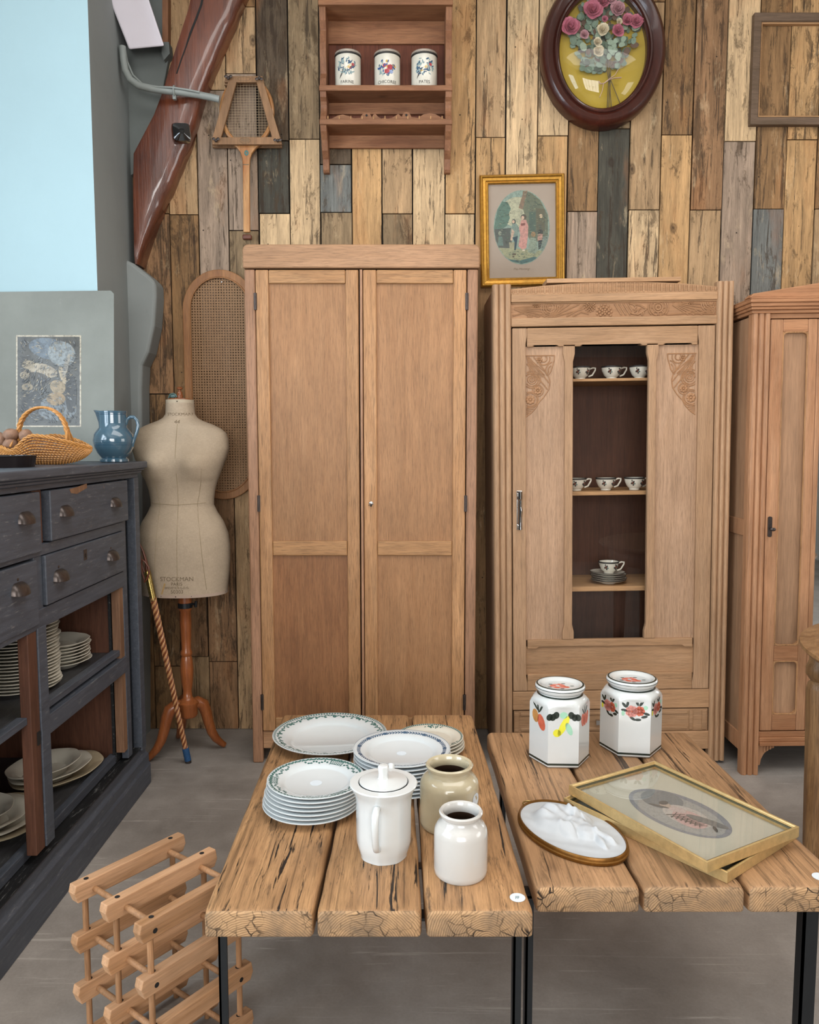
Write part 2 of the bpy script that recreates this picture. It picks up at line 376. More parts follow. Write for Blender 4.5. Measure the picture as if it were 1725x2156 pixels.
M['brownwood2'] = wood('unpainted_edge', '#8d6a50', '#6b4c38', 'z', .6, 1.1)
M['gold_p'] = plain('pale_gilt', '#cdb07a', .34, .25, .6, scale=60)
M['gold'] = plain('gilt', '#b8893a', .3, .35, .75, scale=60)
M['gold_d'] = plain('gilt_dark', '#7d5420', .4, .4, .7, scale=60)  # deeper gilt tone of the relief's frame and backing
M['brass'] = plain('brass', '#a08a52', .28, .2, .9)
M['chrome'] = plain('chrome', '#c8c8c8', .12, .1, 1)
M['steel'] = plain('black_steel', '#24272a', .4, .15, .5)
M['iron'] = plain('old_iron', '#4f4744', .35, .4, .7, scale=80)
M['black'] = plain('black_gloss', '#08090c', .08, .1, 0, 1)
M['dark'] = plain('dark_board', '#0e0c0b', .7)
M['white'] = plain('white_china', '#cbd1d3', .14, .03, 0, .5)
M['white_g'] = plain('white_ironstone', '#cbcecd', .16, .03, 0, .6)
M['cream'] = plain('cream_china', '#d0cbbd', .18, .05, 0, .5)
M['cream_d'] = plain('aged_china', '#b5a78c', .2, .15, 0, .4)
M['beige'] = plain('beige_stoneware', '#b5a98d', .2, .14, 0, .6, scale=8)
M['stonew'] = plain('white_stoneware', '#bdbab5', .18, .05, 0, .6, scale=8)
M['jarin'] = plain('jar_inside', '#3a2619', .5, .3)
M['green'] = plain('green_transfer', '#3f6a66', .25, .3, scale=300)
M['blue'] = plain('blue_transfer', '#3a5872', .25, .3, scale=300)
M['bluejug'] = plain('blue_glaze', '#3d5a6b', .1, .16, 0, .8, scale=6)
M['bluejug_d'] = plain('blue_glaze_line', '#274a63', .12, .16, 0, .8)
M['paper'] = plain('label_white', '#cfd6dc', .6, .04)
M['linen'] = None
M['blackink'] = plain('black_ink', '#1b1a19', .6)
M['fadeink'] = plain('faded_ink', '#6b5a45', .7)
M['glass'] = glass_mat()
M['bluetape'] = plain('blue_wrap', '#234b74', .5, .15, scale=120)
M['wicker'] = plain('wicker', '#bc8445', .45, .35, scale=90)
M['wickerd'] = plain('wicker_dark', '#7c4a22', .5, .35, scale=90)
M['nut'] = plain('walnut_shell', '#8d6b55', .7, .45, scale=60, bump=.8)
M['tin'] = plain('dark_tin', '#2b2526', .25, .1, .6)
M['conduit'] = plain('conduit_paint', '#858b88', .5, .06)
M['leather'] = plain('brown_leather', '#5c2f1d', .4, .3)
M['cane'] = plain('cane_strand', '#94704c', .6, .2, scale=60)
M['canerim'] = wood('cane_frame', '#a37449', '#855733', 'z', .5, 1)
def linen():
    t = MT('linen', .8, .2); v = t.coord((1, 1, 1), rnd=False)
    a = t.noise(t.coord((500, 500, 60), rnd=False), 1.5, 2, .5); b = t.noise(t.coord((60, 60, 500), rnd=False), 1.5, 2, .5); g = t.noise(v, 5, 6, .65)
    c = t.mix(hx('#a69580'), t.ramp(a, [(.3, .88), (.7, 1.08)]), 1, 'MULTIPLY'); c = t.mix(c, t.ramp(b, [(.3, .9), (.7, 1.06)]), 1, 'MULTIPLY')
    c = t.mix(c, t.ramp(g, [(.3, .86), (.7, 1.1)]), 1, 'MULTIPLY'); t.base(c); t.bump(a, .1, .001); return t.mat
M['linen'] = linen()

# ------------------------------------------------------------ room
YW = 3.5
mb = MB(); mb.box(-3, 5, -3.2, 3.8, -.1, 0); tag(build('floor', mb, M['floor']), kind='structure')
mb = MB(); mb.box(-3, 5, -3.2, 3.8, 3.42, 3.5); tag(build('ceiling', mb, M['ceiling']), kind='structure')
def wx(px): return P(px, 450, Y=YW).x
def wz(py): return P(862, py, Y=YW).z
PAL = dict(L='#c6a983', T='#a88a67', B='#8a6a48', O='#b59064', G='#857055', D='#57493a', K='#46433a', S='#6f706c', P='#978371', R='#8f6d4e')
cols = [(236, 300, [(0, 'B', .05)]),
 (300, 360, [(453, 'B', .0), (830, 'R', .06), (1400, 'B', .08)]), (360, 421, [(455, 'T', -.06), (840, 'B', .04), (1380, 'R', .06)]),
 (421, 484, [(195, 'T', -.02), (780, 'P', -.02), (1390, 'R', .05)]), (484, 547, [(20, 'B', 0), (160, 'T', -.08), (488, 'P', -.08), (900, 'G', .02)]),
 (547, 612, [(300, 'D', .06), (452, 'K', .04), (760, 'L', .0)]), (612, 676, [(297, 'G', -.03), (900, 'L', -.03)]),
 (676, 742, [(350, 'D', .03), (450, 'S', -.04), (700, 'G', .0)]), (742, 805, [(290, 'B', 0), (700, 'O', -.04)]),
 (805, 869, [(270, 'R', 0), (453, 'T', .035), (800, 'G', .05)]), (869, 937, [(-50, 'L', -.1), (900, 'L', -.1)]),
 (937, 1000, [(-60, 'O', 0), (453, 'O', .02), (900, 'L', 0)]), (1000, 1062, [(293, 'T', -.02), (560, 'O', -.02)]),
 (1062, 1128, [(-80, 'T', 0), (700, 'L', -.12)]), (1128, 1192, [(290, 'L', -.06), (900, 'O', 0)]),
 (1192, 1256, [(-10, 'T', 0), (448, 'B', -.02), (900, 'P', -.03)]), (1256, 1321, [(275, 'G', 0), (900, 'K', .0)]),
 (1321, 1386, [(10, 'B', 0), (445, 'T', .0), (900, 'L', .03)]), (1386, 1450, [(288, 'B', .06), (900, 'O', -.03)]),
 (1450, 1516, [(-20, 'O', .02), (445, 'R', .04), (900, 'T', .0)]), (1516, 1582, [(302, 'L', -.12), (900, 'P', -.02)]),
 (1582, 1647, [(-30, 'B', 0), (443, 'B', .05), (900, 'S', .0)]), (1647, 1711, [(298, 'O', .05), (900, 'O', -.02)]),
 (1711, 1775, [(443, 'B', .05), (900, 'T', -.02)])]
px = 1775
while px < 2900:
    cols.append((px, px+64, [(random.choice((200, 298, 443)), random.choice('LTBO'), 0), (900, random.choice('LTBO'), 0)])); px += 64
mb = MB(); mb.cc = (.01, .008, .006, 1); mb.cm = 1
mb.box(wx(236), wx(px), YW, YW+.1, 0, 3.42); mb.cm = 0
for c0, c1, segs in cols:
    x0, x1 = wx(c0)+.0028, wx(c1)-.0028
    ztop = 3.42
    zs = []
    # a segment (py, colour, grime): plank running from the joint above down to py
    for py, ck, gr in segs: zs.append((max(wz(py), 0), ck, gr))
    rest = random.choice('TBR'); zs.append((0, rest, .02))
    zt = ztop; prev = None
    for zb, ck, gr in zs:
        if zt-zb > .02:
            h = hx(PAL[ck]); k = random.uniform(.92, 1.08); mb.cc = (h[0]*k, h[1]*k, h[2]*k, 1)
            mb.co = (random.random(), random.random(), random.random(), gr+random.uniform(-.01, .01)-.015)
            d = random.uniform(0, .005); j = random.uniform(-.0015, .0015)
            mb.box(x0+j, x1+j, YW-.018-d, YW+.001, zb+.0022, zt-.0022)
        zt = zb
tag(build('wall_back', mb, [M['planks'], M['gap']], cols=True), kind='structure')

# left chimney breast: pale blue front, grey return
XB = -1.185; YB = 3.0
mb = MB(); mb.cm = 0
mb.add([(-2.5, YB, 0), (XB+.022, YB, 0), (XB+.022, YB, 3.42), (-2.5, YB, 3.42), (XB, YW+.05, 0), (XB, YW+.05, 3.42), (-2.5, YW+.05, 0), (-2.5, YW+.05, 3.42)],
       [(0, 1, 2, 3)], 0)
mb.add([(XB+.022, YB, 0), (XB, YW+.05, 0), (XB, YW+.05, 3.42), (XB+.022, YB, 3.42), (-2.5, YW+.05, 0), (-2.5, YW+.05, 3.42), (-2.5, YB, 0), (-2.5, YB, 3.42)],
       [(0, 1, 2, 3), (1, 4, 5, 2), (4, 6, 7, 5)], 1)
tag(build('wall_left', mb, [M['blue_wall'], M['grey_wall']], bevel=.006), kind='structure')
# side, rear walls with window openings
def wall_with_hole(name, axis, pos, a0, a1, h0, h1, g0, g1, th, mat):
    mb = MB()
    for (p0, p1, q0, q1) in ((a0, g0, 0, 3.42), (g1, a1, 0, 3.42), (g0, g1, 0, h0), (g0, g1, h1, 3.42)):
        if axis == 'x': mb.box(pos, pos+th, p0, p1, q0, q1)
        else: mb.box(p0, p1, pos, pos+th, q0, q1)
    return tag(build(name, mb, mat), kind='structure')
wall_with_hole('wall_rear', 'y', -3.1, -2.6, 4.6, .8, 2.7, -1.3, 1.3, .1, M['room'])
wall_with_hole('wall_side', 'x', -2.6, -3.1, 3.1, .9, 2.6, -.6, 1.7, .1, M['room'])
wall_with_hole('wall_right', 'x', 4.5, -3.1, 3.6, .9, 2.5, -.1, 1.9, .1, M['room'])
def window(n, axis, pos, g0, g1, h0, h1, k):
    mb = MB(); 
    def bar(a, b, c, d):
        if axis == 'x': mb.box(pos, pos+.03, a, b, c, d)
        else: mb.box(a, b, pos, pos+.03, c, d)
    bar(g0, g1, h0, h0+.05); bar(g0, g1, h1-.05, h1); bar(g0, g0+.05, h0, h1); bar(g1-.05, g1, h0, h1)
    for i in range(1, k): x = g0+(g1-g0)*i/k; bar(x-.02, x+.02, h0, h1)
    bar(g0, g1, (h0+h1)/2-.015, (h0+h1)/2+.015)
    tag(build('window_%d' % n, mb, M['white_beam']), kind='structure')
window(1, 'y', -2.85, -1.3, 1.3, .8, 2.7, 5)
window(2, 'x', -2.36, -.6, 1.7, .9, 2.6, 4)
window(3, 'x', 4.34, -.1, 1.9, .9, 2.5, 4)

def ppoly(pts, Y): return [(P(x, y, Y=Y).x, P(x, y, Y=Y).z) for x, y in pts]
# plaster patch left of the planks, plus its wooden edge
mb = MB(); q = ppoly([(236, -120), (342, -120), (345, 0), (345, 96), (355, 128), (330, 260), (290, 360), (236, 400)], 3.46)
mb.prism(q, 'y', 3.455, 3.5); tag(build('trim_1', mb, M['dark_plaster'], bevel=.004), kind='structure')
mb = MB(); mb.prism(ppoly([(345, -120), (357, -120), (357, 96), (345, 96)], 3.46), 'y', 3.44, 3.5); tag(build('trim_2', mb, M['rack_v']), kind='structure')
mb = MB(); mb.prism(ppoly([(345, 96), (360, 96), (362, 120), (350, 134), (345, 120)], 3.46), 'y', 3.43, 3.5); tag(build('trim_3', mb, M['dark_plaster']), kind='structure')
# lower plaster swelling beside the pilaster
out = [(258, 545), (290, 560), (322, 585), (337, 600), (338, 630), (334, 690), (322, 745), (309, 772), (307, 820), (308, 950), (309, 1300), (310, 1560), (262, 1560), (262, 1000), (262, 750)]
q = ppoly(out, 3.42); mb = MB(); mb.prism([(max(a, -1.24), b) for a, b in q], 'y', 3.36, 3.482)
tag(build('trim_4', mb, M['grey_wall'], bevel=.015, seg=3), kind='structure')
# white plastered brace
a = [P(215, -60, Y=3.2), P(300, -60, Y=3.2), P(300, -60, Y=3.45), P(215, -60, Y=3.45)]
b = [P(272, 104, Y=3.34), P(346, 97, Y=3.34), P(346, 97, Y=3.46), P(272, 104, Y=3.46)]
mb = MB(); mb.hexa([a[0]+Vector((-.06, 0, .12)), a[1]+Vector((-.05, 0, .12)), a[2]+Vector((-.05, 0, .12)), a[3]+Vector((-.06, 0, .12))], b)
tag(build('trim_5', mb, M['white_beam'], bevel=.006), kind='structure')

# ------------------------------------------------------------ brown varnished beam
Yb = 3.385
rt_ = [(530, -60), (503, 0), (476, 65), (443, 140), (418, 205), (396, 290), (366, 362), (335, 432), (312, 490), (297, 535), (291, 556)]
lf_ = [(412, -60), (394, 20), (374, 82), (353, 148), (341, 190), (322, 240), (279, 322), (278, 400), (280, 480), (281, 535), (284, 556)]
mb = MB(); rows_ = []; rb = random.Random(5)
for k in range(41):
    t = k/40*10; i = min(9, int(t)); f = t-i
    A = P(lf_[i][0]*(1-f)+lf_[i+1][0]*f, lf_[i][1]*(1-f)+lf_[i+1][1]*f, Y=Yb); B = P(rt_[i][0]*(1-f)+rt_[i+1][0]*f, rt_[i][1]*(1-f)+rt_[i+1][1]*f, Y=Yb)
    wd_ = (B-A).length; D_ = (B-A)/wd_; e = min(1, wd_/.12); j = rb.uniform(-.0025, .0025)
    rows_.append([A+D_*o_*e+Vector((0, y, 0)) for o_, y in ((0, 3.478-Yb), (0, .014), (.004, .003), (.012, 0))]+[B-D_*(o_+j)*e+Vector((0, y, 0)) for o_, y in ((.055, 0), (.040, .003), (.026, .009), (.014, .018), (.005, .030), (0, .045), (0, 3.478-Yb))])
n_ = len(rows_[0]); mb.add([p for r in rows_ for p in r], [(k*n_+i, k*n_+(i+1) % n_, (k+1)*n_+(i+1) % n_, (k+1)*n_+i) for k in range(40) for i in range(n_)]+[tuple(range(n_)), tuple(range(40*n_, 41*n_))])
beam = build('trim_6', mb, M['beam'], smooth=True); tag(beam, kind='structure')
mb = MB(); cr = [(430, -20), (423, 10), (412, 40), (400, 70), (392, 98), (382, 125), (372, 155)]
L1 = [P(x-1.6, y, Y=Yb-.001) for x, y in cr]; L2 = [P(x+(3.2 if i in (1, 2, 3) else 1.2), y, Y=Yb-.001) for i, (x, y) in enumerate(cr)]
for i in range(len(cr)-1): mb.hexa([L1[i], L2[i], L2[i]+Vector((0, .02, 0)), L1[i]+Vector((0, .02, 0))], [L1[i+1], L2[i+1], L2[i+1]+Vector((0, .02, 0)), L1[i+1]+Vector((0, .02, 0))])
ck = build('crack', mb, M['dark'], parent=beam)

# black pyramid-faced cap on the beam
c = P(382, 279, Y=Yb-.03); mb = MB(); s_ = .037
rr = []
for i in range(32):
    a = 2*pi*i/32; k = (abs(cos(a))**6+abs(sin(a))**6)**(-1/6); rr.append((cos(a)*k, sin(a)*k))
lv = [(1, .03), (1.0, .0), (.9, -.012), (.25, -.026), (.22, -.024), (.0, -.024)]
vs = []; 
for k, y in lv:
    for x, z in rr: vs.append((x*s_*k, y, z*s_*k))
fs = [(j*32+i, j*32+(i+1) % 32, (j+1)*32+(i+1) % 32, (j+1)*32+i) for j in range(len(lv)-1) for i in range(32)]
mb.add(vs, fs); mb.prism([(x*s_, z*s_) for x, z in rr], 'y', .028, .03)
o = build('wall_fixture', mb, M['black'], smooth=True); o.location = c; o.rotation_euler = (R(8), R(-6), R(18)); tag(o, 'glossy black square pyramid-faced knob fixed on the brown diagonal beam', 'knob')

# grey conduit with a clip
mb = MB(); cp = [(258, 98, 3.33), (260, 125, 3.33), (264, 148, 3.33), (274, 167, 3.33), (292, 180, 3.33), (320, 187, 3.33), (350, 191, 3.335), (380, 194, 3.34), (415, 199, 3.36), (445, 205, 3.385), (462, 209, 3.39)]
mb.tube([P(x, y, Y=d) for x, y, d in cp], .014, 12)
r = thing('conduit_pipe', 'grey painted conduit pipe curving across the brown beam to the racket', 'pipe', P(366, 192, Y=3.335))
build('pipe', mb, M['conduit'], r, world=r.location, smooth=True)
mb = MB(); mb.tube([P(x, y, Y=d) for x, y, d in ((263, 100, 3.345), (268, 130, 3.345), (280, 158, 3.335), (300, 177, 3.325), (330, 183, 3.32), (362, 184, 3.32), (395, 189, 3.33), (420, 194, 3.345))], .004, 8)
build('thin_cable', mb, M['conduit'], r, world=r.location, smooth=True)
mb = MB(); c0 = P(366, 192, Y=3.337); mb.tube([(c0.x+.003, c0.y+.016*cos(a), c0.z+.019*sin(a)) for a in [2*pi*i/20 for i in range(20)]], .004, 6, closed=True); mb.box(c0.x-.004, c0.x+.008, c0.y-.004, c0.y+.01, c0.z-.032, c0.z-.015)
build('clip', mb, M['conduit'], r, world=r.location, smooth=True)
#NEXT
# ------------------------------------------------------------ text as mesh, then bent onto a surface
def text_mb(s, size, ext=.0003, shear=0, m=0):
    cu = bpy.data.curves.new('t', 'FONT'); cu.body = s; cu.size = size; cu.align_x = 'CENTER'; cu.align_y = 'CENTER'; cu.shear = shear; cu.resolution_u = 3
    o = bpy.data.objects.new('t', cu); COL.objects.link(o); dg = bpy.context.evaluated_depsgraph_get(); me = bpy.data.meshes.new_from_object(o.evaluated_get(dg))
    mb = MB(); mb.add([tuple(v.co) for v in me.vertices], [tuple(p.vertices) for p in me.polygons], m)
    bpy.data.objects.remove(o); bpy.data.curves.remove(cu); bpy.data.meshes.remove(me); return mb

# ------------------------------------------------------------ left wardrobe
YA = 3.1
def X1(px, py=930): return P(px, py, Y=YA).x
def Z1(py): return P(862, py, Y=YA).z
wl, wr = -.636, .264
def f1(px): return wl+(px-521)/(1004-521)*(wr-wl)      # px measured near mid height
wt = thing('oak_wardrobe', 'tall plain stripped oak two-door wardrobe with rounded top, left of the wardrobes', 'wardrobe', ((wl+wr)/2, YA+.18, 0))
W0 = wt.location
YBk = YA+.365
mb = MB(); zc0, zc1 = Z1(565), Z1(515)
r_ = .022; cap = [(wl-.004, zc0), (wr+.006, zc0), (wr+.006, zc1-r_)]+[(wr+.006-r_+r_*cos(a), zc1-r_+r_*sin(a)) for a in [pi/2*i/5 for i in range(1, 6)]]+[(wl-.004+r_-r_*sin(a), zc1-r_+r_*cos(a)) for a in [pi/2*i/5 for i in range(0, 6)]]
mb.prism(cap, 'y', YA-.008, YBk)
build('top_fascia', mb, M['oak_h'], wt, world=W0, bevel=.006, seg=3)
mb = MB()
for x0, x1 in ((wl, f1(543)), (f1(982), wr)): mb.box(x0, x1, YA, YA+.03, .0 if True else .1, zc0-.003)
for x in (wl, wr-.02): mb.box(x, x+.02, YA+.031, YBk, .06, zc0-.003)
for x in (wl, wr-.05): mb.box(x, x+.05, YBk-.05, YBk-.001, 0, .07)
build('body', mb, [M['oak_side']], wt, world=W0, bevel=.006)
mb = MB(); mb.box(wl+.02, wr-.02, YA+.34, YBk-.004, .09, zc0-.003); mb.box(wl+.02, wr-.02, YA+.04, YA+.34, .09, .11)
build('back_board', mb, M['interior'], wt, world=W0)
mb = MB(); mb.box(f1(543)+.001, f1(982)-.001, YA+.006, YA+.028, Z1(1577), Z1(1541)); build('base_rail', mb, M['oak_h'], wt, world=W0, bevel=.003)
zt, zb_ = Z1(568), Z1(1539); zr0, zr1 = Z1(1170), Z1(1139); zp1 = Z1(597); zp0 = Z1(1511)
def wdoor(x0, x1, s0, s1, hinge, mats):
    """x0..x1 door, s0 and s1 inner edges of the stiles"""
    mb = MB(); mb.box(x0, s0, YA-.002, YA+.022, zb_, zt, 0); mb.box(s1, x1, YA-.002, YA+.022, zb_, zt, 0)
    for a, b in ((zp1, zt), (zr0, zr1), (zb_, zp0)): mb.box(s0+.0005, s1-.0005, YA-.0015, YA+.021, a, b, 1)
    d = build('door', mb, [mats[0], mats[1]], wt, world=W0, bevel=.0045, seg=3)
    for (a, b), mm in (((zr1, zp1), mats[2]), ((zp0, zr0), mats[3])):
        mb = MB(); mb.box(s0-.004, s1+.004, YA+.009, YA+.016, a-.004, b+.004); o = build('panel', mb, mm, d, world=W0)
    for py in (635, 1060, 1478):
        mb = MB(); z = Z1(py); mb.lathe([(.0045, -.032), (.0045, .032)], 10, (hinge, YA-.004, z)); mb.box(hinge-.006, hinge+.006, YA-.004, YA-.0025, z-.032, z+.032)
        build('hinge', mb, M['iron'], d, world=W0, smooth=True)
    return d
dl = wdoor(f1(544), f1(757), f1(571), f1(730), f1(543.5), (M['oak_gold'], M['oak_gold_h'], M['oak_panel'], M['oak_panel2']))
dr = wdoor(f1(766), f1(980), f1(794), f1(953), f1(981), (M['oak_gold'], M['oak_gold_h'], M['oak_panel'], M['oak_panel']))
mb = MB(); mb.box(f1(759.5), f1(765), YA-.006, YA+.02, zb_, zt); build('astragal', mb, M['oak_side'], dr, world=W0, bevel=.002)
mb = MB(); x, z = f1(781), Z1(1060); mb.ball((x, YA-.002, z), .009, .003, .009, 12, 6, 0); mb.box(x-.003, x+.003, YA-.0055, YA-.004, z-.012, z-.002, 1); mb.tube([(x, YA-.004, z), (x-.008, YA-.012, z-.006)], .0025, 6, m=0)
build('lock', mb, [M['chrome'], M['dark']], dr, world=W0, smooth=True)

# ------------------------------------------------------------ carved glass-fronted armoire (stands a little crooked)
aw = .918; roll = R(-.85)
ar = thing('glass_armoire', 'pale oak armoire with carved frieze and narrow glass door holding teacups', 'armoire', (P(1280, 1600, Y=YA).x, YA, 0))
ar.rotation_euler = (0, roll, 0); ar.location.z = .0068
def ax(px): return (px-1037)/494*aw-aw/2
def az(py):
    return P(1284, py, Y=YA).z+.004
def seg(mb, px0, px1, py0, py1, y0, y1, m=0): mb.box(ax(px0), ax(px1), y0, y1, az(py1), az(py0), m)
def reeded(mb, x0, x1, y, z0, z1, n=4, depth=.012, m=0):
    pts = []; w_ = (x1-x0)/n
    for i in range(n):
        for k in range(7):
            t = k/6; pts.append((x0+w_*(i+t), y-depth*sqrt(max(0, 1-(2*t-1)**2))*.9))
        pts.append((x0+w_*(i+1)-w_*.02, y+.004))
    pts += [(x1, y+.03), (x0, y+.03)]
    mb.prism(pts, 'z', z0, z1, m)
for a_, b_ in ((1038, 1076), (1503, 1538)): mb = MB(); reeded(mb, ax(a_), ax(b_), 0, .0, az(602), 3); build('post', mb, M['lt'], ar)
for x in (-aw/2+.003, aw/2-.018): mb = MB(); mb.box(x, x+.015, .031, .36, .03, az(612)); build('side_panel', mb, M['lt_panel'], ar)
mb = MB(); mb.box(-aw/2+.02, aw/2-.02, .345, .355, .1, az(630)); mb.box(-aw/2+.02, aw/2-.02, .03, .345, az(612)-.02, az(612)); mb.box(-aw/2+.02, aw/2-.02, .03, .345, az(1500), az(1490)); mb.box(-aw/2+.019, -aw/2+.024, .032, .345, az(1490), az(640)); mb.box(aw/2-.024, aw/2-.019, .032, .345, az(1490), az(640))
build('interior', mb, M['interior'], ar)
# crown: arched dentil band with a raised cap
mb = MB(); n = 30; top = [];
def arch(t): return az(612)+(az(599)-az(612))*(1-(2*t-1)**2)
x0, x1 = ax(1076), ax(1504)
pts = [(x0, az(623)), (x1, az(623))]+[(x0+(x1-x0)*(1-i/n), arch(1-i/n)) for i in range(n+1)]
mb.prism(pts, 'y', .002, .05); seg(mb, 1150, 1428, 591, 600, -.004, .1)
for i in range(46):
    t = (i+.5)/46; x = x0+(x1-x0)*t
    wv = .0055 if i % 2 else .0030
    mb.box(x-wv/2, x+wv/2, -.006, .004, az(622), arch(t)-.004)
mb.box(x0, x1, -.004, .004, az(623.5), az(621)); build('crown', mb, M['lt_h'], ar, bevel=.0015)
mb = MB(); seg(mb, 1076, 1504, 623.5, 640, -.006, .03); seg(mb, 1076, 1504, 640, 643, -.001, .03); build('cornice_rail', mb, M['lt_h'], ar, bevel=.003)
mb = MB(); seg(mb, 1076, 1504, 673, 691, -.004, .03); build('frieze_rail', mb, M['lt_h'], ar, bevel=.003)
# carved frieze
mb = MB(); seg(mb, 1076, 1504, 641, 675, .004, .03)
fx0, fx1, fz0, fz1 = ax(1078), ax(1502), az(672.5), az(643)
fr = build('carved_frieze', mb, M['carve'], ar)
class Carve:
    def __init__(s, inside, y): s.mb = MB(); s.ins = inside; s.y = y; s.k = 1.3
    def line(s, pts, r=.0018):
        r *= s.k
        run = []
        dense = []
        for i in range(len(pts)-1):
            a, b = pts[i], pts[i+1]; k = max(1, int(math.hypot(b[0]-a[0], b[1]-a[1])/.004))
            for j in range(k): dense.append((a[0]+(b[0]-a[0])*j/k, a[1]+(b[1]-a[1])*j/k))
        dense.append(pts[-1])
        for p in dense+[None]:
            if p and s.ins(*p): run.append((p[0], s.y, p[1]))
            else:
                if len(run) > 1: s.mb.tube(run, r, 5)
                run = []
    def circ(s, x, z, r, k=.0018, a0=0, a1=2*pi): s.line([(x+r*cos(a0+(a1-a0)*i/20), z+r*sin(a0+(a1-a0)*i/20)) for i in range(21)], k)
    def flower(s, x, z, r, n=8):
        for i in range(n):
            a = 2*pi*i/n; cx, cz, rr = x+r*.62*cos(a), z+r*.62*sin(a), r*.36
            if s.ins(cx, cz): s.mb.ball((cx, s.y, cz), rr, .0035, rr, 8, 5)
        if s.ins(x, z): s.mb.ball((x, s.y, z), r*.3, .005, r*.3, 8, 5)
    def scales(s, x, z, r):
        for k, (rr, n) in enumerate(((1, 13), (.66, 9), (.33, 5))):
            for i in range(n):
                a = 2*pi*(i+.5*k)/n; cx, cz = x+r*rr*cos(a), z+r*rr*sin(a)
                if s.ins(cx, cz): s.mb.ball((cx, s.y+.001*(k == 0), cz), r*.2, .004+.001*k, r*.2, 8, 5)
        if s.ins(x, z): s.mb.ball((x, s.y, z), r*.2, .006, r*.2, 8, 5)
    def rays(s, x, z, a0, a1, n, l0, l1):
        for i in range(n):
            a = a0+(a1-a0)*i/(n-1); s.line([(x+l0*cos(a), z+l0*sin(a)), (x+l1*cos(a), z+l1*sin(a))], .0016)
cv = Carve(lambda x, z: fx0+.002 < x < fx1-.002 and fz0+.002 < z < fz1-.002, .0028)
cv.k = 1.75; hh = fz1-fz0; zm = (fz0+fz1)/2
for r in (.012, .020, .028, .035): cv.circ(ax(1158), fz1-.014, r)
cv.scales(ax(1128), fz1-.004, .014); cv.rays(fx0, zm+.012, -.42, .06, 6, .01, .16); cv.rays(ax(1155), fz0-.002, .25, 1.25, 7, .01, .14)
cv.line([(ax(1080), fz0+.01), (ax(1105), fz0+.02), (ax(1130), fz0+.006), (ax(1150), fz0+.018)]); cv.line([(ax(1110), fz0+.004), (ax(1130), fz0+.016), (ax(1148), fz0+.004)])
cv.scales(ax(1240), fz1-.012, .020); cv.scales(ax(1270), fz0+.018, .028); cv.line([(ax(1205), fz0+.004), (ax(1222), fz0+.02), (ax(1238), fz0+.012)]); cv.line([(ax(1190), fz0+.002), (ax(1215), zm), (ax(1230), fz1)])
for k in range(4): cv.line([(ax(1290+k*9), fz1), (ax(1306+k*9), fz0+.006)])
cv.line([(ax(1330)+a, zm+b) for a, b in ((0, .02), (.012, .008), (.004, 0), (.02, -.004), (.012, -.02), (.028, -.01), (.036, -.024), (.04, -.006))]); cv.line([(ax(1322), fz1-.004), (ax(1345), fz1-.012), (ax(1358), zm), (ax(1340), fz0+.006), (ax(1325), fz0+.012), (ax(1335), zm-.006), (ax(1347), zm+.004)])
for r in (.01, .018, .031, .038): cv.circ(ax(1382), zm+.006, r)
cv.flower(ax(1382), zm+.006, .012, 7)
for i in range(8): a = 2*pi*i/8; cv.line([(ax(1382)+.019*cos(a), zm+.006+.019*sin(a)), (ax(1382)+.03*cos(a), zm+.006+.03*sin(a))])
cv.rays(ax(1398), fz1+.004, -.1, -.55, 6, .03, .2); cv.scales(ax(1448), fz1, .014); 
for r in (.01, .018, .027, .035): cv.circ(ax(1490), fz1-.006, r)
cv.rays(ax(1503), fz0+.002, 1.9, 2.9, 5, .01, .04); cv.line([(ax(1440), fz0+.012), (ax(1460), fz0+.02), (ax(1470), fz0+.008), (ax(1490), fz0+.02)]); cv.line([(ax(1400), fz0+.004), (ax(1440), fz0+.010), (ax(1500), fz0+.004)])
build('carving', cv.mb, M['carve'], fr, smooth=True)
# door
dz0, dz1 = az(1458), az(694)
mb = MB()
def shoulder(xa, xb, za, zb, left, right, d=.010):
    """stile outline whose inner edges swell at the ends"""
    L_ = [(xa, za), (xa, za+.03), (xa+(d if left else 0), za+.06), (xa+(d if left else 0), zb-.06), (xa, zb-.03), (xa, zb)]
    R_ = [(xb, zb), (xb, zb-.03), (xb-(d if right else 0), zb-.06), (xb-(d if right else 0), za+.06), (xb, za+.03), (xb, za)]
    return L_+R_
mb.prism(shoulder(ax(1078), ax(1109), dz0, dz1, 0, 1, .005), 'y', -.002, .022, 0); mb.prism(shoulder(ax(1465), ax(1501), dz0, dz1, 1, 0, .005), 'y', -.002, .022, 0)
mb.prism(shoulder(ax(1184), ax(1209), az(1351), az(733), 1, 1, .007), 'y', -.0015, .0218, 0); mb.prism(shoulder(ax(1360), ax(1384), az(1351), az(733), 1, 1, .007), 'y', -.0015, .0218, 0)
mb.box(ax(1109), ax(1465), -.001, .0215, az(731), dz1, 1)
for a, b in ((1109, 1186), (1209, 1360), (1382, 1465)):
    xa, xb = ax(a), ax(b); d = .007; mb.prism([(xa, az(731)), (xa, az(734)), (xa+.02, az(734)), (xa+.04, az(731)+.002), (xb-.04, az(731)+.002), (xb-.02, az(734)), (xb, az(734)), (xb, az(731)+.004), (xa, az(731)+.004)], 'y', -.0012, .02, 1)
mb.prism([(ax(1109), az(1351)), (ax(1109), az(1370)), (ax(1128), az(1370)), (ax(1134), az(1366)), (ax(1442), az(1366)), (ax(1448), az(1370)), (ax(1465), az(1370)), (ax(1465), az(1351))], 'y', -.001, .0215, 1)
mb.box(ax(1109), ax(1465), -.001, .0215, dz0, az(1423), 1)
ad = build('door', mb, [M['lt'], M['lt_h']], ar, bevel=.003)
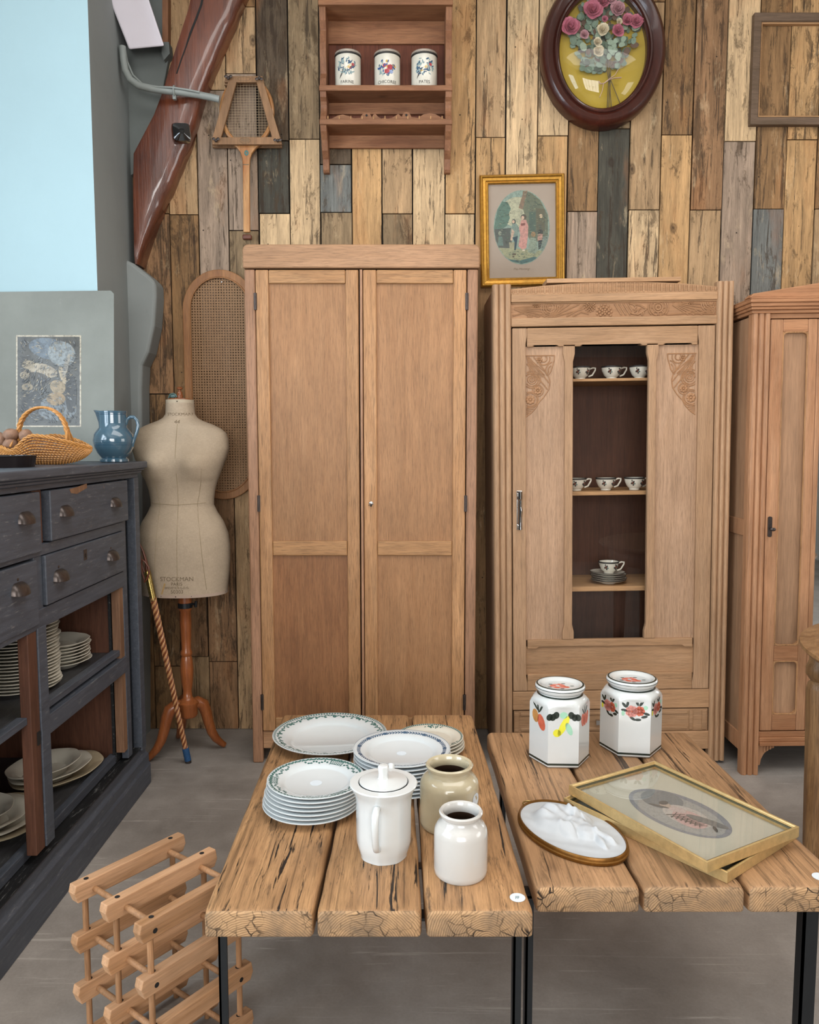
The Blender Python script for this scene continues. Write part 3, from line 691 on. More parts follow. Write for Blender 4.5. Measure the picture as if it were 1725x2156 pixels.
for a, b, c_, d in ((1106, 1188, 733, 1352), (1380, 1468, 733, 1352), (1106, 1468, 1366, 1425)):
    mb = MB(); mb.box(ax(a), ax(b), .010, .016, az(d), az(c_)); build('panel', mb, M['lt_panel'] if d < 1400 else M['lt_h'], ad)
mb = MB(); mb.box(ax(1205), ax(1364), .011, .014, az(1353), az(731)); build('glass_pane', mb, M['glass'], ad)
# carved spandrels: mirrored pair
def spandrel(sgn, xe):
    hz = az(752); w_ = .112; hgt = .25
    def X(u): return xe+sgn*u
    outl = [(0, 0), (.112, 0), (.11, -.02), (.098, -.06), (.088, -.076), (.094, -.1), (.09, -.13), (.07, -.16), (.052, -.178), (.04, -.2), (.02, -.222), (0, -.236)]
    def ins(x, z):
        u = (x-xe)*sgn; v = z-hz
        if u < .002 or v > -.001 or v < -.234: return False
        for i in range(1, len(outl)-1):
            if outl[i+1][1] <= v <= outl[i][1]:
                t = (v-outl[i][1])/(outl[i+1][1]-outl[i][1]); return u < outl[i][0]+(outl[i+1][0]-outl[i][0])*t-.002
        return False
    c = Carve(ins, .0092)
    c2 = Carve(lambda x, z: True, .0095); c2.line([(X(u), hz+v) for u, v in outl], .0018); c.mb.sub(c2.mb)
    for a in (-.35, -.5): pass
    for k in range(7):
        a = -1.35+k*.11; c.line([(X(.004), hz-.004), (X(.004+.1*cos(a)), hz-.004+.1*sin(a))], .0015)
    c.line([(X(.012), hz-.004), (X(.10), hz-.118)]); c.line([(X(.004), hz-.03), (X(.092), hz-.14)]); c.line([(X(.03), hz-.004), (X(.10), hz-.088)])
    for r in (.014, .024, .034): c.circ(X(.112), hz-.058, r)
    for r in (.012, .024): c.circ(X(.07), hz-.012, r)
    c.flower(X(.052), hz-.016, .014, 6)
    for r in (.008, .016, .025, .033): c.circ(X(.024), hz-.092, r)
    for k in range(3): c.circ(X(.024), hz-.092, .02+.006*k, a0=k*1.9, a1=k*1.9+1.8)
    c.flower(X(.047), hz-.135, .017, 8); c.circ(X(.047), hz-.135, .021); c.flower(X(.018), hz-.170, .02, 8); c.circ(X(.018), hz-.170, .025); c.circ(X(.018), hz-.170, .031)
    for k in range(6): c.line([(X(.002), hz-.2-.005*k), (X(.03), hz-.19-.008*k)], .0014)
    o = build('carving', c.mb, M['carve'], ad, smooth=True)
spandrel(1, ax(1107)); spandrel(-1, ax(1464))
# chrome handle
mb = MB(); hx_ = ax(1092); z0_, z1_ = az(1117), az(1037)
pp = [(0, z1_, .009), (0, z1_-.03, .009), (.002, z1_-.034, .006), (.001, z1_-.06, .006), (.003, (z0_+z1_)/2, .0075), (.001, z0_+.05, .006), (.0, z0_+.03, .006), (0, z0_+.012, .007), (0, z0_, .008)]
mb.tube([(hx_+a, -.03, z) for a, z, r in pp], [r for a, z, r in pp], 4); mb.box(hx_-.006, hx_+.006, -.026, -.002, z1_-.022, z1_-.008); mb.box(hx_-.006, hx_+.006, -.026, -.002, z0_+.006, z0_+.018); mb.box(hx_-.011, hx_+.011, -.0045, -.002, z0_-.002, z1_+.002)
build('handle', mb, M['chrome'], ad, bevel=.0015)
mb = MB(); seg(mb, 1077, 1503, 1459, 1498, -.002, .024); seg(mb, 1077, 1503, 1547, 1585, -.002, .024); build('base_rail', mb, M['lt_h'], ar, bevel=.003)
mb = MB(); seg(mb, 1079, 1501, 1500, 1546, .001, .022)
for a, b in ((1080, 1090), (1460, 1468), (1488, 1498)): seg(mb, a, b, 1503, 1543, -.004, .002)
seg(mb, 1094, 1456, 1504, 1510, -.003, .002); seg(mb, 1094, 1456, 1536, 1542, -.003, .002)
dw = build('drawer', mb, M['lt_h'], ar, bevel=.002)
mb = MB(); mb.box(ax(1256), ax(1266), -.018, -.001, az(1529), az(1519)); build('drawer_pull', mb, M['chrome'], dw, bevel=.002)
shz = []
for ya, yb in ((800, 806), (1038, 1046), (1238, 1248)):
    # the shelves stand .03 behind the face; the same pixel, deeper
    z = P(1284, yb, Y=YA+.05).z; z2 = P(1284, ya, Y=YA+.05).z; mb = MB(); mb.box(-aw/2+.025, aw/2-.025, .05, .335, z, z2); build('shelf', mb, M['shelf_pine'], ar, bevel=.001); shz.append(z2)

# ------------------------------------------------------------ teacups and saucers in the armoire
def cup_builder(label, group):
    t = thing('teacup', label, 'cup', (0, 0, 0), group=group)
    mb = MB(); out = [(.0, .0), (.019, 0), (.021, .003), (.020, .006), (.030, .016), (.038, .034), (.041, .048), (.0415, .05), (.0395, .05), (.036, .034), (.028, .018), (.012, .009), (0, .008)]
    mb.lathe(out, 36, cap=False, m=0, fn=lambda a, z: 1+(.018*cos(8*a) if z > .03 else 0)); mb.lathe([(.0412, .0455), (.0424, .0495), (.0418, .0518), (.0392, .0512)], 36, cap=False, m=1, fn=lambda a, z: 1+.018*cos(8*a))
    for a0 in (-2.1, -1.0):          # painted flower sprays on the side
        for k, (da, dz, rr, m) in enumerate(((0, 0, .006, 2), (.11, .004, .004, 1), (-.14, -.003, .004, 1), (.05, -.009, .0035, 1), (-.06, .009, .003, 1), (.2, -.004, .003, 3))):
            a = a0+da; z = .031+dz; r = .0375+(z-.031)*.3; mb.ball((r*cos(a), r*sin(a), z), rr*.9, rr*.9*.5, rr, 8, 5, m)
    b = build('bowl', mb, [M['cream'], M['blackink'], M['leather'], M['green']], t, smooth=True)
    mb = MB(); mb.tube([(.037, 0, .042), (.052, 0, .047), (.063, 0, .046), (.062, 0, .038), (.050, 0, .018), (.034, 0, .012)], .0035, 8, m=0); build('handle', mb, M['cream'], t, smooth=True)
    return t
cup0 = cup_builder('x', 'teacups in the armoire')
cl = [(1, 0, 'flower-painted teacup on top armoire shelf, leftmost, partly behind door mullion'), (2, 0, 'flower-painted teacup in the middle of the top armoire shelf'), (3, 0, 'flower-painted teacup cut by right mullion on top armoire shelf'),
      (1, 1, 'flower-painted teacup at left end of the middle armoire shelf'), (2, 1, 'flower-painted teacup in the middle of the middle armoire shelf'), (3, 1, 'flower-painted teacup at right end of the middle armoire shelf')]
def aworld(lx, ly, lz):
    return ar.location+Euler((0, roll, 0)).to_matrix() @ Vector((lx, ly, lz))
pxs = {(1, 0): 1222, (2, 0): 1288, (3, 0): 1347, (1, 1): 1214, (2, 1): 1276, (3, 1): 1336}
first = True
for i, row, lab in cl:
    Yc = YA+.115; wxp = P(pxs[(i, row)], 790 if row == 0 else 1025, Y=Yc).x
    lx = wxp-ar.location.x; lx = lx-shz[row]*sin(roll)
    p = aworld(lx, .115, shz[row])
    c = cup0 if first else copy_tree(cup0); first = False
    c.location = p+Vector((0, 0, .0003)); c.rotation_euler = (0, roll, random.uniform(-.05, .2)); c['label'] = lab
def saucer():
    mb = MB(); mb.lathe([(0, 0), (.03, 0), (.032, .003), (.055, .008), (.07, .013), (.0715, .0145), (.07, .0155), (.05, .0105), (.03, .006), (0, .0055)], 40, cap=False, m=0); mb.lathe([(.0695, .0135), (.072, .0148), (.0698, .0162)], 40, cap=False, m=1)
    return mb
sx = P(1281, 1225, Y=YA+.13).x-ar.location.x-shz[2]*sin(roll)
sme = None
for k in range(5):
    if sme is None: sme = build('saucer', saucer(), [M['cream'], M['blackink']], smooth=True); o = sme
    else: o = sme.copy(); COL.objects.link(o)
    o.location = aworld(sx+(.001, .004, -.002, .002, -.004)[k], .13, shz[2]+.0003+.0082*k); o.rotation_euler = (0, roll, k)
    tag(o, ['white black-rimmed saucer lowest of the stack on bottom armoire shelf', 'white black-rimmed saucer second from bottom in the armoire stack', 'white black-rimmed saucer in the middle of the armoire stack', 'white black-rimmed saucer second from top in the armoire stack', 'white black-rimmed saucer directly under the teacup in the armoire'][k], 'saucer', 'saucers in the armoire')
c = copy_tree(cup0); c.location = aworld(sx+.002, .13, shz[2]+.0003+.0082*4+.0062); c.rotation_euler = (0, roll, 0); c['label'] = 'flower-painted teacup standing on a stack of saucers'

# ------------------------------------------------------------ right armoire
Y3 = 2.99
rx0 = P(1572, 1300, Y=Y3).x
rt = thing('mirror_armoire', 'reddish armoire with reeded posts and mirror door at right edge', 'armoire', (rx0+.55, Y3+.2, 0))
W3 = rt.location
def x3(px, py=1100): return P(px, py, Y=Y3).x
def z3(py): return P(1640, py, Y=Y3).z
x3l = rx0; x3r = x3l+1.12
def pxr(px): return x3l+(px-1578)/(1660/Y3)                 # measured at mid height
for a_, b_ in ((x3l, pxr(1616)), (x3r-.07, x3r)): mb = MB(); reeded(mb, a_, b_, Y3, 0, z3(661), 3, .011); build('post', mb, M['rd'], rt, world=W3)
for a_ in (x3l+.006, x3r-.02): mb = MB(); mb.box(a_, a_+.014, Y3+.03, Y3+.42, .1, z3(665)); build('side_panel', mb, M['rd_panel'], rt, world=W3)
mb = MB(); mb.box(x3l, x3l+.012, Y3+.03, Y3+.42, z3(1130), z3(1095)); mb.box(x3l, x3l+.012, Y3+.03, Y3+.42, .09, .16); mb.box(x3l, x3l+.04, Y3+.38, Y3+.42, 0, z3(665))
build('side_rail', mb, M['rd'], rt, world=W3, bevel=.002)
mb = MB(); mb.box(x3l+.02, x3r-.02, Y3+.405, Y3+.415, .1, z3(665)); mb.box(x3l+.02, x3r-.02, Y3+.03, Y3+.4, .1, .12); build('back_board', mb, M['interior'], rt, world=W3)
# cornice: stacked mouldings that overhang front and left, with a low gable
mb = MB()
for (z0_, z1_, o_) in ((z3(661), z3(654), .008), (z3(654), z3(648), .018), (z3(648), z3(640), .024), (z3(640), z3(633), .030), (z3(633), z3(629), .026)):
    mb.box(x3l-o_*.7, x3r+o_, Y3-.006-o_, Y3+.42, z0_, z1_)
xm = (x3l+x3r)/2
mb.prism([(x3l-.022, z3(629)), (x3r+.022, z3(629)), (x3r, z3(619)), (xm+.1, z3(580)), (xm-.1, z3(580)), (x3l-.006, z3(620))], 'y', Y3-.022, Y3+.03)
build('cornice', mb, M['rd_h'], rt, world=W3, bevel=.003)
mb = MB(); mb.box(pxr(1616), x3r-.07, Y3, Y3+.025, z3(671), z3(661)); build('top_rail', mb, M['rd_h'], rt, world=W3, bevel=.002)
mb = MB(); mb.box(pxr(1616), x3r-.07, Y3-.004, Y3+.025, z3(1562), z3(1553)); mb.box(pxr(1616), x3r-.07, Y3-.012, Y3+.025, z3(1570), z3(1562)); mb.box(pxr(1616), x3r-.07, Y3, Y3+.025, z3(1553), z3(1541)); 
build('base_moulding', mb, M['rd_h'], rt, world=W3, bevel=.003)
zq = z3(1570)
def brack(xa, s):
    mb = MB()
    pts = [(xa, zq), (xa+s*.062, zq), (xa+s*.062, zq-.012), (xa+s*.05, zq-.014), (xa+s*.036, zq-.022), (xa+s*.022, zq-.036), (xa+s*.012, zq-.056), (xa+s*.008, zq-.08), (xa, zq-.082)]
    mb.prism(pts, 'y', Y3+.002, Y3+.022)
    for k in range(4): mb.box(min(xa+s*(.02+.011*k), xa+s*(.026+.011*k)), max(xa+s*(.02+.011*k), xa+s*(.026+.011*k)), Y3-.003, Y3+.004, zq-.010-.006*(3-k), zq)
    build('bracket_foot', mb, M['rd'], rt, world=W3, bevel=.001)
brack(pxr(1616), 1); brack(x3r-.07, -1)
# left leaf: stile, panels
def rrect(xa, xb, za, zb, r, n=6):
    p = []
    for cx, cz, a0 in ((xb-r, zb-r, 0), (xa+r, zb-r, pi/2), (xa+r, za+r, pi), (xb-r, za+r, 1.5*pi)):
        for i in range(n+1): a = a0+pi/2*i/n; p.append((cx+r*cos(a), cz+r*sin(a)))
    return p
def leaf(x0, x1, m0, m1, flip):
    mb = MB(); mb.box(x0, m0, Y3-.002, Y3+.022, z3(1539), z3(673), 0); mb.box(m1, x1, Y3-.002, Y3+.022, z3(1539), z3(673), 0)
    for a, b in ((673, 700), (1360, 1393), (1505, 1539)): mb.box(m0, m1, Y3-.0012, Y3+.0215, z3(b), z3(a), 1)
    d = build('door', mb, [M['rd'], M['rd_h']], rt, world=W3, bevel=.003)
    for (a, b) in ((700, 1360), (1393, 1505)):
        mb = MB(); mb.box(m0-.002, m1+.002, Y3+.011, Y3+.016, z3(b)-.002, z3(a)+.002); build('panel', mb, M['rd_panel'], d, world=W3)
        mb = MB(); r = .014; q = rrect(m0+.001, m1-.001, z3(b)+.001, z3(a)-.001, r); mb.tube([(x, Y3+.001, z) for x, z in q], .0035, 6, closed=True)
        # corner fillers that round the opening
        for sx_, sz_, cx, cz in ((1, 1, m0, z3(b)), (-1, 1, m1, z3(b)), (1, -1, m0, z3(a)), (-1, -1, m1, z3(a))):
            pts = [(cx, cz), (cx+sx_*.017, cz)]+[(cx+sx_*(.017-.013*sin(t)), cz+sz_*(.017-.013*cos(t))) for t in [pi/2*i/5 for i in range(6)]]+[(cx, cz+sz_*.017)]
            mb.prism(pts, 'y', Y3-.001, Y3+.02)
        build('bead_moulding', mb, M['oak_gold'], d, world=W3)
    return d
d3 = leaf(pxr(1617), pxr(1714), pxr(1643), pxr(1695), 0)
leaf(x3r-.071-(pxr(1714)-pxr(1617)), x3r-.071, x3r-.071-(pxr(1688)-pxr(1617)), x3r-.071-(pxr(1636)-pxr(1617)), 1)
mb = MB(); xk = pxr(1626); q = rrect(xk-.008, xk+.008, z3(1131), z3(1088), .006); mb.prism(q, 'y', Y3-.005, Y3-.002); mb.box(xk-.002, xk+.002, Y3-.0065, Y3-.005, z3(1108)-.012, z3(1108)+.004)
mb.tube([(xk, Y3-.004, z3(1112)), (xk, Y3-.022, z3(1112))], .003, 6); mb.ball((xk+.004, Y3-.024, z3(1114)), .011, .003, .007, 10, 6)
build('keyhole_plate', mb, M['iron'], d3, world=W3)
ml, mr = pxr(1714), x3r-.071-(pxr(1714)-pxr(1617))
mb = MB(); mb.box(ml+.001, ml+.02, Y3-.001, Y3+.022, z3(1539), z3(673)); mb.box(mr-.02, mr-.001, Y3-.001, Y3+.022, z3(1539), z3(673)); mb.box(ml+.02, mr-.02, Y3-.001, Y3+.022, z3(700), z3(673)); mb.box(ml+.02, mr-.02, Y3-.001, Y3+.022, z3(1539), z3(1395)); 
dm = build('mirror_door', mb, M['rd'], rt, world=W3, bevel=.003)
mb = MB(); mb.box(ml+.019, mr-.019, Y3+.01, Y3+.014, z3(1396), z3(699)); build('mirror', mb, plain('mirror_silver', '#d8dde0', .02, 0, 1), dm, world=W3)
rt.rotation_euler = (0, R(-.7), 0); rt.location.z = .0069
# dark board leaning in the gap between the two armoires
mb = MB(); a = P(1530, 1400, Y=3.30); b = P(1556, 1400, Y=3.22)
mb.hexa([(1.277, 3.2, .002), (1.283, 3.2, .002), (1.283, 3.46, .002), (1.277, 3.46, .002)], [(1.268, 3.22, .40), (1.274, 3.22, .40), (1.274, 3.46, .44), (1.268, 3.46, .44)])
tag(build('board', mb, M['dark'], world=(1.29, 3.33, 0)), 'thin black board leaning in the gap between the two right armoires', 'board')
#NEXT
# ------------------------------------------------------------ wall shelf with canisters
Yf, Yk = 3.345, 3.479
def fp(px, py): p = P(px, py, Y=Yf); return p.x, p.z
sh = thing('wall_shelf', 'reddish pine wall shelf with scalloped sides holding three printed canisters', 'shelf', (P(812, 180, Y=Yf).x, (Yf+Yk)/2, P(812, 262, Y=Yf).z))
W = sh.location
zs2t, zs2b = fp(800, 180)[1], fp(800, 192)[1]; zs3t, zs3b = fp(800, 251)[1], fp(800, 263)[1]; ztt, ztb = fp(800, 1)[1], fp(800, 13)[1]
xL, xR = fp(673, 150)[0], fp(952, 150)[0]
ztail = fp(680, 345)[1]
prof = [(Yk, ztt), (Yf+.003, ztt), (Yf+.003, ztb-.01), (Yf+.006, ztb-.05)]+[(Yf+.02+.012*cos(pi+2*pi*i/8)*-1, ztb-.05-(ztb-.05-zs2t-.03)*i/8) for i in range(1, 8)]+[(Yf+.006, zs2t+.03), (Yf, zs2t), (Yf, zs2b), (Yf+.006, zs2b-.02)]+[(Yf+.012+.018*sin(pi*i/6), zs2b-.02-(zs2b-zs3t-.04)*i/6) for i in range(1, 6)]+[(Yf+.006, zs3t+.015), (Yf, zs3t), (Yf, zs3b), (Yf+.012, zs3b-.02), (Yf+.04, zs3b-.045), (Yf+.06, zs3b-.08), (Yf+.09, zs3b-.105), (Yf+.1, ztail+.01), (Yf+.108, ztail), (Yk, ztail)]
for x in (xL, xR-.026):
    mb = MB(); mb.prism(prof, 'x', x, x+.026); build('side_board', mb, M['rack_v'], sh, world=W, bevel=.002)
for a, b, e in ((ztb, ztt, .012), (zs2b, zs2t, .006), (zs3b, zs3t, .006)):
    mb = MB(); mb.box(xL-.002, xR+.002, Yf-e, Yk-.01, a, b); build('shelf', mb, M['rack'], sh, world=W, bevel=.003)
mb = MB(); xs_ = [xL+.026, xL+.026+.1, xL+.026+.21, xL+.026+.36, xR-.026]
for i in range(4): mb.box(xs_[i]+.0006, xs_[i+1]-.0006, Yk-.009, Yk, zs3b-.03, ztt)
build('back_board', mb, M['rack_back'], sh, world=W)
mb = MB(); mb.box(xL+.026, xR-.026, Yk-.02, Yk-.009, ztb-.09, ztb); mb.box(xL+.026, xR-.026, Yk-.022, Yk-.009, zs2b-.045, zs2b); mb.box(xL+.026, xR-.026, Yk-.022, Yk-.009, zs3b-.05, zs3b); build('hanging_rail', mb, M['rack'], sh, world=W)
def c2(x, y): p = P(620+x/4.3125, y/4.3125, Y=Yf+.03); return p.x, p.z
sc = [(275, 1088), (340, 1076), (395, 1048), (440, 1040), (490, 1052), (540, 1074), (600, 1070), (612, 1045), (632, 1027), (656, 1020), (682, 1028), (696, 1048), (702, 1068), (718, 1040), (735, 1032), (760, 1060), (790, 1078), (815, 1070), (848, 1078), (885, 1070), (920, 1050), (945, 1030), (965, 1055), (978, 1060), (985, 1035), (1000, 1022), (1018, 1016), (1042, 1024), (1055, 1042), (1062, 1062), (1120, 1070), (1170, 1040), (1225, 1026), (1280, 1035), (1340, 1070), (1392, 1088)]
mb = MB(); q = [c2(*p) for p in sc]; zb0 = zs3t-.001
for i in range(len(q)-1): mb.prism([(q[i][0], zb0), (q[i+1][0], zb0), q[i+1], q[i]], 'y', Yf+.03, Yf+.04)
crest = build('scalloped_gallery', mb, M['rack'], sh, world=W)
mb = MB()
for x, y in ((656, 1048), (1017, 1046)):
    p = c2(x, y); mb.lathe([(.0045, -.0012), (.0045, .0)], 16, (0, 0, 0)); b = mb.v[-32:]; mb.v[-32:] = [(p[0]+vx, Yf+.029+vz, p[1]+vy) for vx, vy, vz in b]
build('hole', mb, M['dark'], crest, world=(0, 0, 0) if False else W)
for i in range(11):
    x = c2(310+103*i, 1100)[0]; mb = MB(); mb.lathe([(.003, 0), (.0028, .011), (.0018, .016), (0, .017)], 10, (x, Yf+.008, zs3t)); build('peg', mb, M['shelf_pine'], sh, world=W, smooth=True)
# canisters
def canister(px, word, label, kind, lidcol):
    Yc = Yf+.07; x = P(px, 150, Y=Yc-.05).x; z = zs2t+.0004; r = .0535
    h = P(px, 106, Y=Yc-.05).z-z; t = thing('tin_canister', label, 'canister', (x, Yc, z), group='printed tins on the wall shelf')
    mb = MB(); mb.lathe([(.0, 0), (r-.001, 0), (r, .003), (r, h-.006), (r-.001, h-.005)], 48, cap=False); mb.lathe([(r+.0004, h-.012), (r+.001, h-.009), (r+.0004, h-.006)], 48, cap=False, m=1)
    def wrap(u, v, e=.0006): a = -pi/2+u/r; return ((r+e)*cos(a), (r+e)*sin(a), v)
    tm = text_mb(word, .017); 
    mb.add([wrap(a, .022+b) for a, b, c_ in tm.v], tm.f, 1)
    rnd = random.Random(px)
    cz = h*.50
    def blob(u, v, ru, rv, ang, m):
        u *= 1.25; v = (v-cz)*1.3+cz+.006; ru *= 1.5; rv *= 1.4
        pts = []
        for i in range(10):
            t_ = 2*pi*i/10; a, b = rot2(ru*cos(t_), rv*sin(t_), ang); pts.append(wrap(u+a, v+b, .0005+.0001*m))
        mb.poly(pts, m)
    if kind == 'bird':
        for k in range(70):
            a = rnd.uniform(0, 2*pi); q_ = rnd.uniform(.4, 1); blob(.034*q_*cos(a), cz+.026*q_*sin(a)+.004, rnd.uniform(.001, .0022), rnd.uniform(.003, .006), rnd.uniform(0, pi), 2 if k % 3 else 4)
        blob(.004, cz, .004, .018, -.95, 3); blob(.012, cz+.006, .003, .012, -.95, 3); blob(.020, cz+.010, .0045, .004, 0, 5); blob(.016, cz+.003, .002, .010, -.9, 5)
        blob(-.016, cz-.017, .0016, .014, -.6, 1); blob(-.019, cz-.018, .0012, .015, -.45, 1)
    else:
        for k in range(40):
            a = rnd.uniform(0, 2*pi); q_ = rnd.uniform(.3, 1); blob(.034*q_*cos(a), cz+.024*q_*sin(a), .0018, .004, rnd.uniform(0, pi), (2, 6, 4)[k % 3])
        for u, v, rr, m in ((0, -.012, .008, 5), (.010, 0, .009, 5), (-.008, .006, .006, 5), (.003, .002, .005, 3), (-.013, -.004, .006, 0), (.024, .004, .006, 3), (-.024, -.001, .004, 6), (.014, -.013, .006, 7), (-.022, -.016, .003, 2), (0, .018, .004, 3)):
            for j in range(5): aa = 2*pi*j/5; blob(u+rr*.5*cos(aa), cz+v+rr*.5*sin(aa), rr*.5, rr*.5, 0, m)
    b = build('body', mb, [M['cream'], M['blackink'], M['blue'], plain('bird_yellow', '#c9a23f', .4), plain('feather_grey', '#8aa0a0', .4), plain('print_red', '#a83a41', .4), plain('print_blue', '#2f4f86', .4), plain('print_lilac', '#93a3c6', .4)], t, smooth=True)
    mb = MB(); mb.lathe([(r+.0008, h-.0055), (r+.0014, h-.0045), (r+.0014, h+.003), (r, h+.006), (r-.004, h+.0075), (0, h+.009)], 48, cap=False); mb.lathe([(r+.0016, h-.0052), (r+.002, h-.004), (r+.0016, h-.003)], 48, cap=False, m=1)
    build('lid', mb, [lidcol, M['blackink']], t, smooth=True)
lidm = plain('worn_tin_lid', '#b3a79a', .35, .3, .3, scale=50)
canister(731, 'FARINE', 'worn cream tin canister lettered FARINE with long-tailed bird, leftmost on shelf', 'bird', lidm)
canister(815, 'CHICOREE', 'cream tin canister lettered CHICOREE with a flower bouquet, middle of shelf', 'flowers', lidm)
canister(894, 'PATES', 'cream tin canister lettered PATES with long-tailed bird, rightmost on shelf', 'bird', lidm)

# ------------------------------------------------------------ tennis racket in its press
Yp = 3.415
def pp_(px, py, Y=Yp): p = P(px, py, Y=Y); return (p.x, p.z)
pr = thing('racket_press', 'wooden trapezoid racket press with wing nuts hung on the plank wall', 'racket press', P(519, 240, Y=Yp+.02)); W = pr.location
for yy, nm in ((Yp-.008, 'front_frame'), (Yp+.032, 'rear_frame')):
    mb = MB(); d = 0 if yy < Yp else 7
    for q in ([(475, 160), (553, 160), (556, 173), (472, 173)], [(446, 289), (590, 288), (594, 304), (447, 304)]):
        mb.prism([pp_(x, y+d*.9, yy) for x, y in q], 'y', yy, yy+.014)
    for q in ([(480, 172), (498, 172), (465, 290), (447, 290)], [(540, 172), (555, 172), (590, 290), (573, 290)]):
        mb.prism([pp_(x, y+d*.6, yy) for x, y in q], 'y', yy+.001, yy+.013)
    ff = build(nm, mb, M['press'], pr, world=W, bevel=.0015)
    if nm == 'front_frame':
        tm = text_mb('MEB', .019, m=0); c = P(516, 296, Y=yy); mb = MB(); mb.add([(c.x+a, yy-.0008, c.z+b) for a, b, e in tm.v], tm.f)
        mb.tube([(c.x+.022*cos(2*pi*i/24), yy-.0004, c.z+.0115*sin(2*pi*i/24)) for i in range(24)], .0006, 4, closed=True)
        c = P(514, 166, Y=yy); mb.tube([(c.x+.026*cos(2*pi*i/24), yy-.0004, c.z+.008*sin(2*pi*i/24)) for i in range(24)], .0006, 4, closed=True)
        build('stamp', mb, M['fadeink'], ff, world=W)
for x, y in ((481, 164), (546, 164), (455, 296), (585, 296)):
    c = P(x, y, Y=Yp-.02); mb = MB(); mb.tube([(c.x, Yp+.044, c.z), (c.x, Yp-.03, c.z)], .0025, 6); a = random.uniform(-.6, .6)
    mb.ball((c.x, c.y, c.z), .007, .006, .007, 10, 6)
    for s_ in (-1, 1): mb.ball((c.x+s_*.011*cos(a), c.y-.003, c.z+.011*sin(a)), .007, .002, .006, 10, 6)
    build('wing_nut', mb, M['iron'], pr, world=W, smooth=True)
rk = thing('tennis_racket', 'old wooden tennis racket with strung head clamped in a press, handle down', 'racket', P(519, 320, Y=Yp+.018)); W = rk.location
ce = P(520, 236, Y=Yp+.018); erx, erz = .106, .134; Yr = Yp+.018
mb = MB(); mb.tube([(ce.x+erx*cos(2*pi*i/48), Yr, ce.z+erz*sin(2*pi*i/48)) for i in range(48)], .0095, 8, closed=True)
build('head_frame', mb, M['handle'], rk, world=W, smooth=True)
mb = MB(); k = 17
for i in range(k):
    u = -1+2*(i+.5)/k; zz = erz*sqrt(1-u*u)-.004; mb.tube([(ce.x+u*erx, Yr, ce.z-zz), (ce.x+u*erx, Yr, ce.z+zz)], .0007, 4)
k = 25
for i in range(k):
    u = -1+2*(i+.5)/k; xx = erx*sqrt(1-u*u)-.004; mb.tube([(ce.x-xx, Yr, ce.z+u*erz), (ce.x+xx, Yr, ce.z+u*erz)], .0007, 4)
build('strings', mb, plain('gut_string', '#a08b70', .5), rk, world=W)
def q2(px, py): p = P(px, py, Y=Yr); return (p.x, p.z)
mb = MB(); th_ = [q2(x, y) for x, y in ((484, 296), (492, 306), (500, 313), (507, 322), (511, 336), (512, 352), (513, 490), (527, 490), (526, 352), (527, 336), (531, 324), (539, 314), (548, 306), (556, 296))]
mb.prism(th_, 'y', Yr-.009, Yr+.009); build('throat_and_handle', mb, M['handle'], rk, world=W, bevel=.004, seg=3, smooth=True)
mb = MB(); c = P(521, 500, Y=Yr); mb.box(c.x-.019, c.x+.019, Yr-.013, Yr+.013, c.z-.010, c.z+.010); build('butt_cap', mb, M['leather'], rk, world=W, bevel=.005, seg=3, smooth=True)
mb = MB(); c = P(519, 322, Y=Yr-.0095)
for i in range(8): a = 2*pi*i/8; mb.ball((c.x+.006*cos(a), c.y, c.z+.008*sin(a)), .004, .0007, .004, 8, 4)
mb.tube([q2(513, 348)[0:1]+(Yr-.0093,)+q2(513, 348)[1:], q2(525, 348)[0:1]+(Yr-.0093,)+q2(525, 348)[1:]], .001, 4)
build('emblem', mb, M['green'], rk, world=W)

# ------------------------------------------------------------ picture helpers
def frame_mb(x0, x1, z0, z1, prof):
    """mitred rectangular frame; prof = closed list of (inward offset, y)"""
    mb = MB(); n = len(prof); vs = []
    for cx, cz, sx_, sz_ in ((x0, z0, 1, 1), (x1, z0, -1, 1), (x1, z1, -1, -1), (x0, z1, 1, -1)):
        for o_, y in prof: vs.append((cx+sx_*o_, y, cz+sz_*o_))
    fs = [(i*n+j, i*n+(j+1) % n, ((i+1) % 4)*n+(j+1) % n, ((i+1) % 4)*n+j) for i in range(4) for j in range(n)]
    mb.add(vs, fs); return mb
def disc(mb, c, rx, rz, y, n=40, m=None):
    mb.poly([(c[0]+rx*cos(2*pi*i/n), y, c[1]+rz*sin(2*pi*i/n)) for i in range(n)], m)

# gilt framed oval print
Yg = 3.445
p0, p1 = P(1011, 602, Y=Yg), P(1192, 366, Y=Yg)
gf = thing('framed_print', 'gilt framed print with oval country scene of women and children, on plank wall', 'picture', ((p0.x+p1.x)/2, Yg, (p0.z+p1.z)/2), rot=(0, R(-1.3), 0))
hw, hh = (p1.x-p0.x)/2, (p1.z-p0.z)/2
build('frame', frame_mb(-hw, hw, -hh, hh, [(0, .03), (0, .004), (.006, -.004), (.010, -.002), (.014, .003), (.024, .001), (.028, .006), (.033, .003), (.037, .007), (.037, .03)]), M['gold'], gf, bevel=.001)
mb = MB(); mb.box(-hw+.035, hw-.035, .018, .022, -hh+.035, hh-.035)
s5 = (p1.x-p0.x)/((1580-85)); cxx, czz = 835, 1095
def g5(x, y): return ((x-cxx)*s5, -(y-czz)*s5)
pc = attr_mat('print_inks', .7, .75, 90, '#3d4a44')
mat_paper = plain('print_paper', '#98897a', .8, .06)
paper = build('paper', mb, mat_paper, gf)
mb = MB(); dpt = [.0175]
def ink(pts, col):
    mb.cc = hx(col); dpt[0] -= .000008; mb.poly([(g5(x, y)[0], dpt[0], g5(x, y)[1]) for x, y in pts])
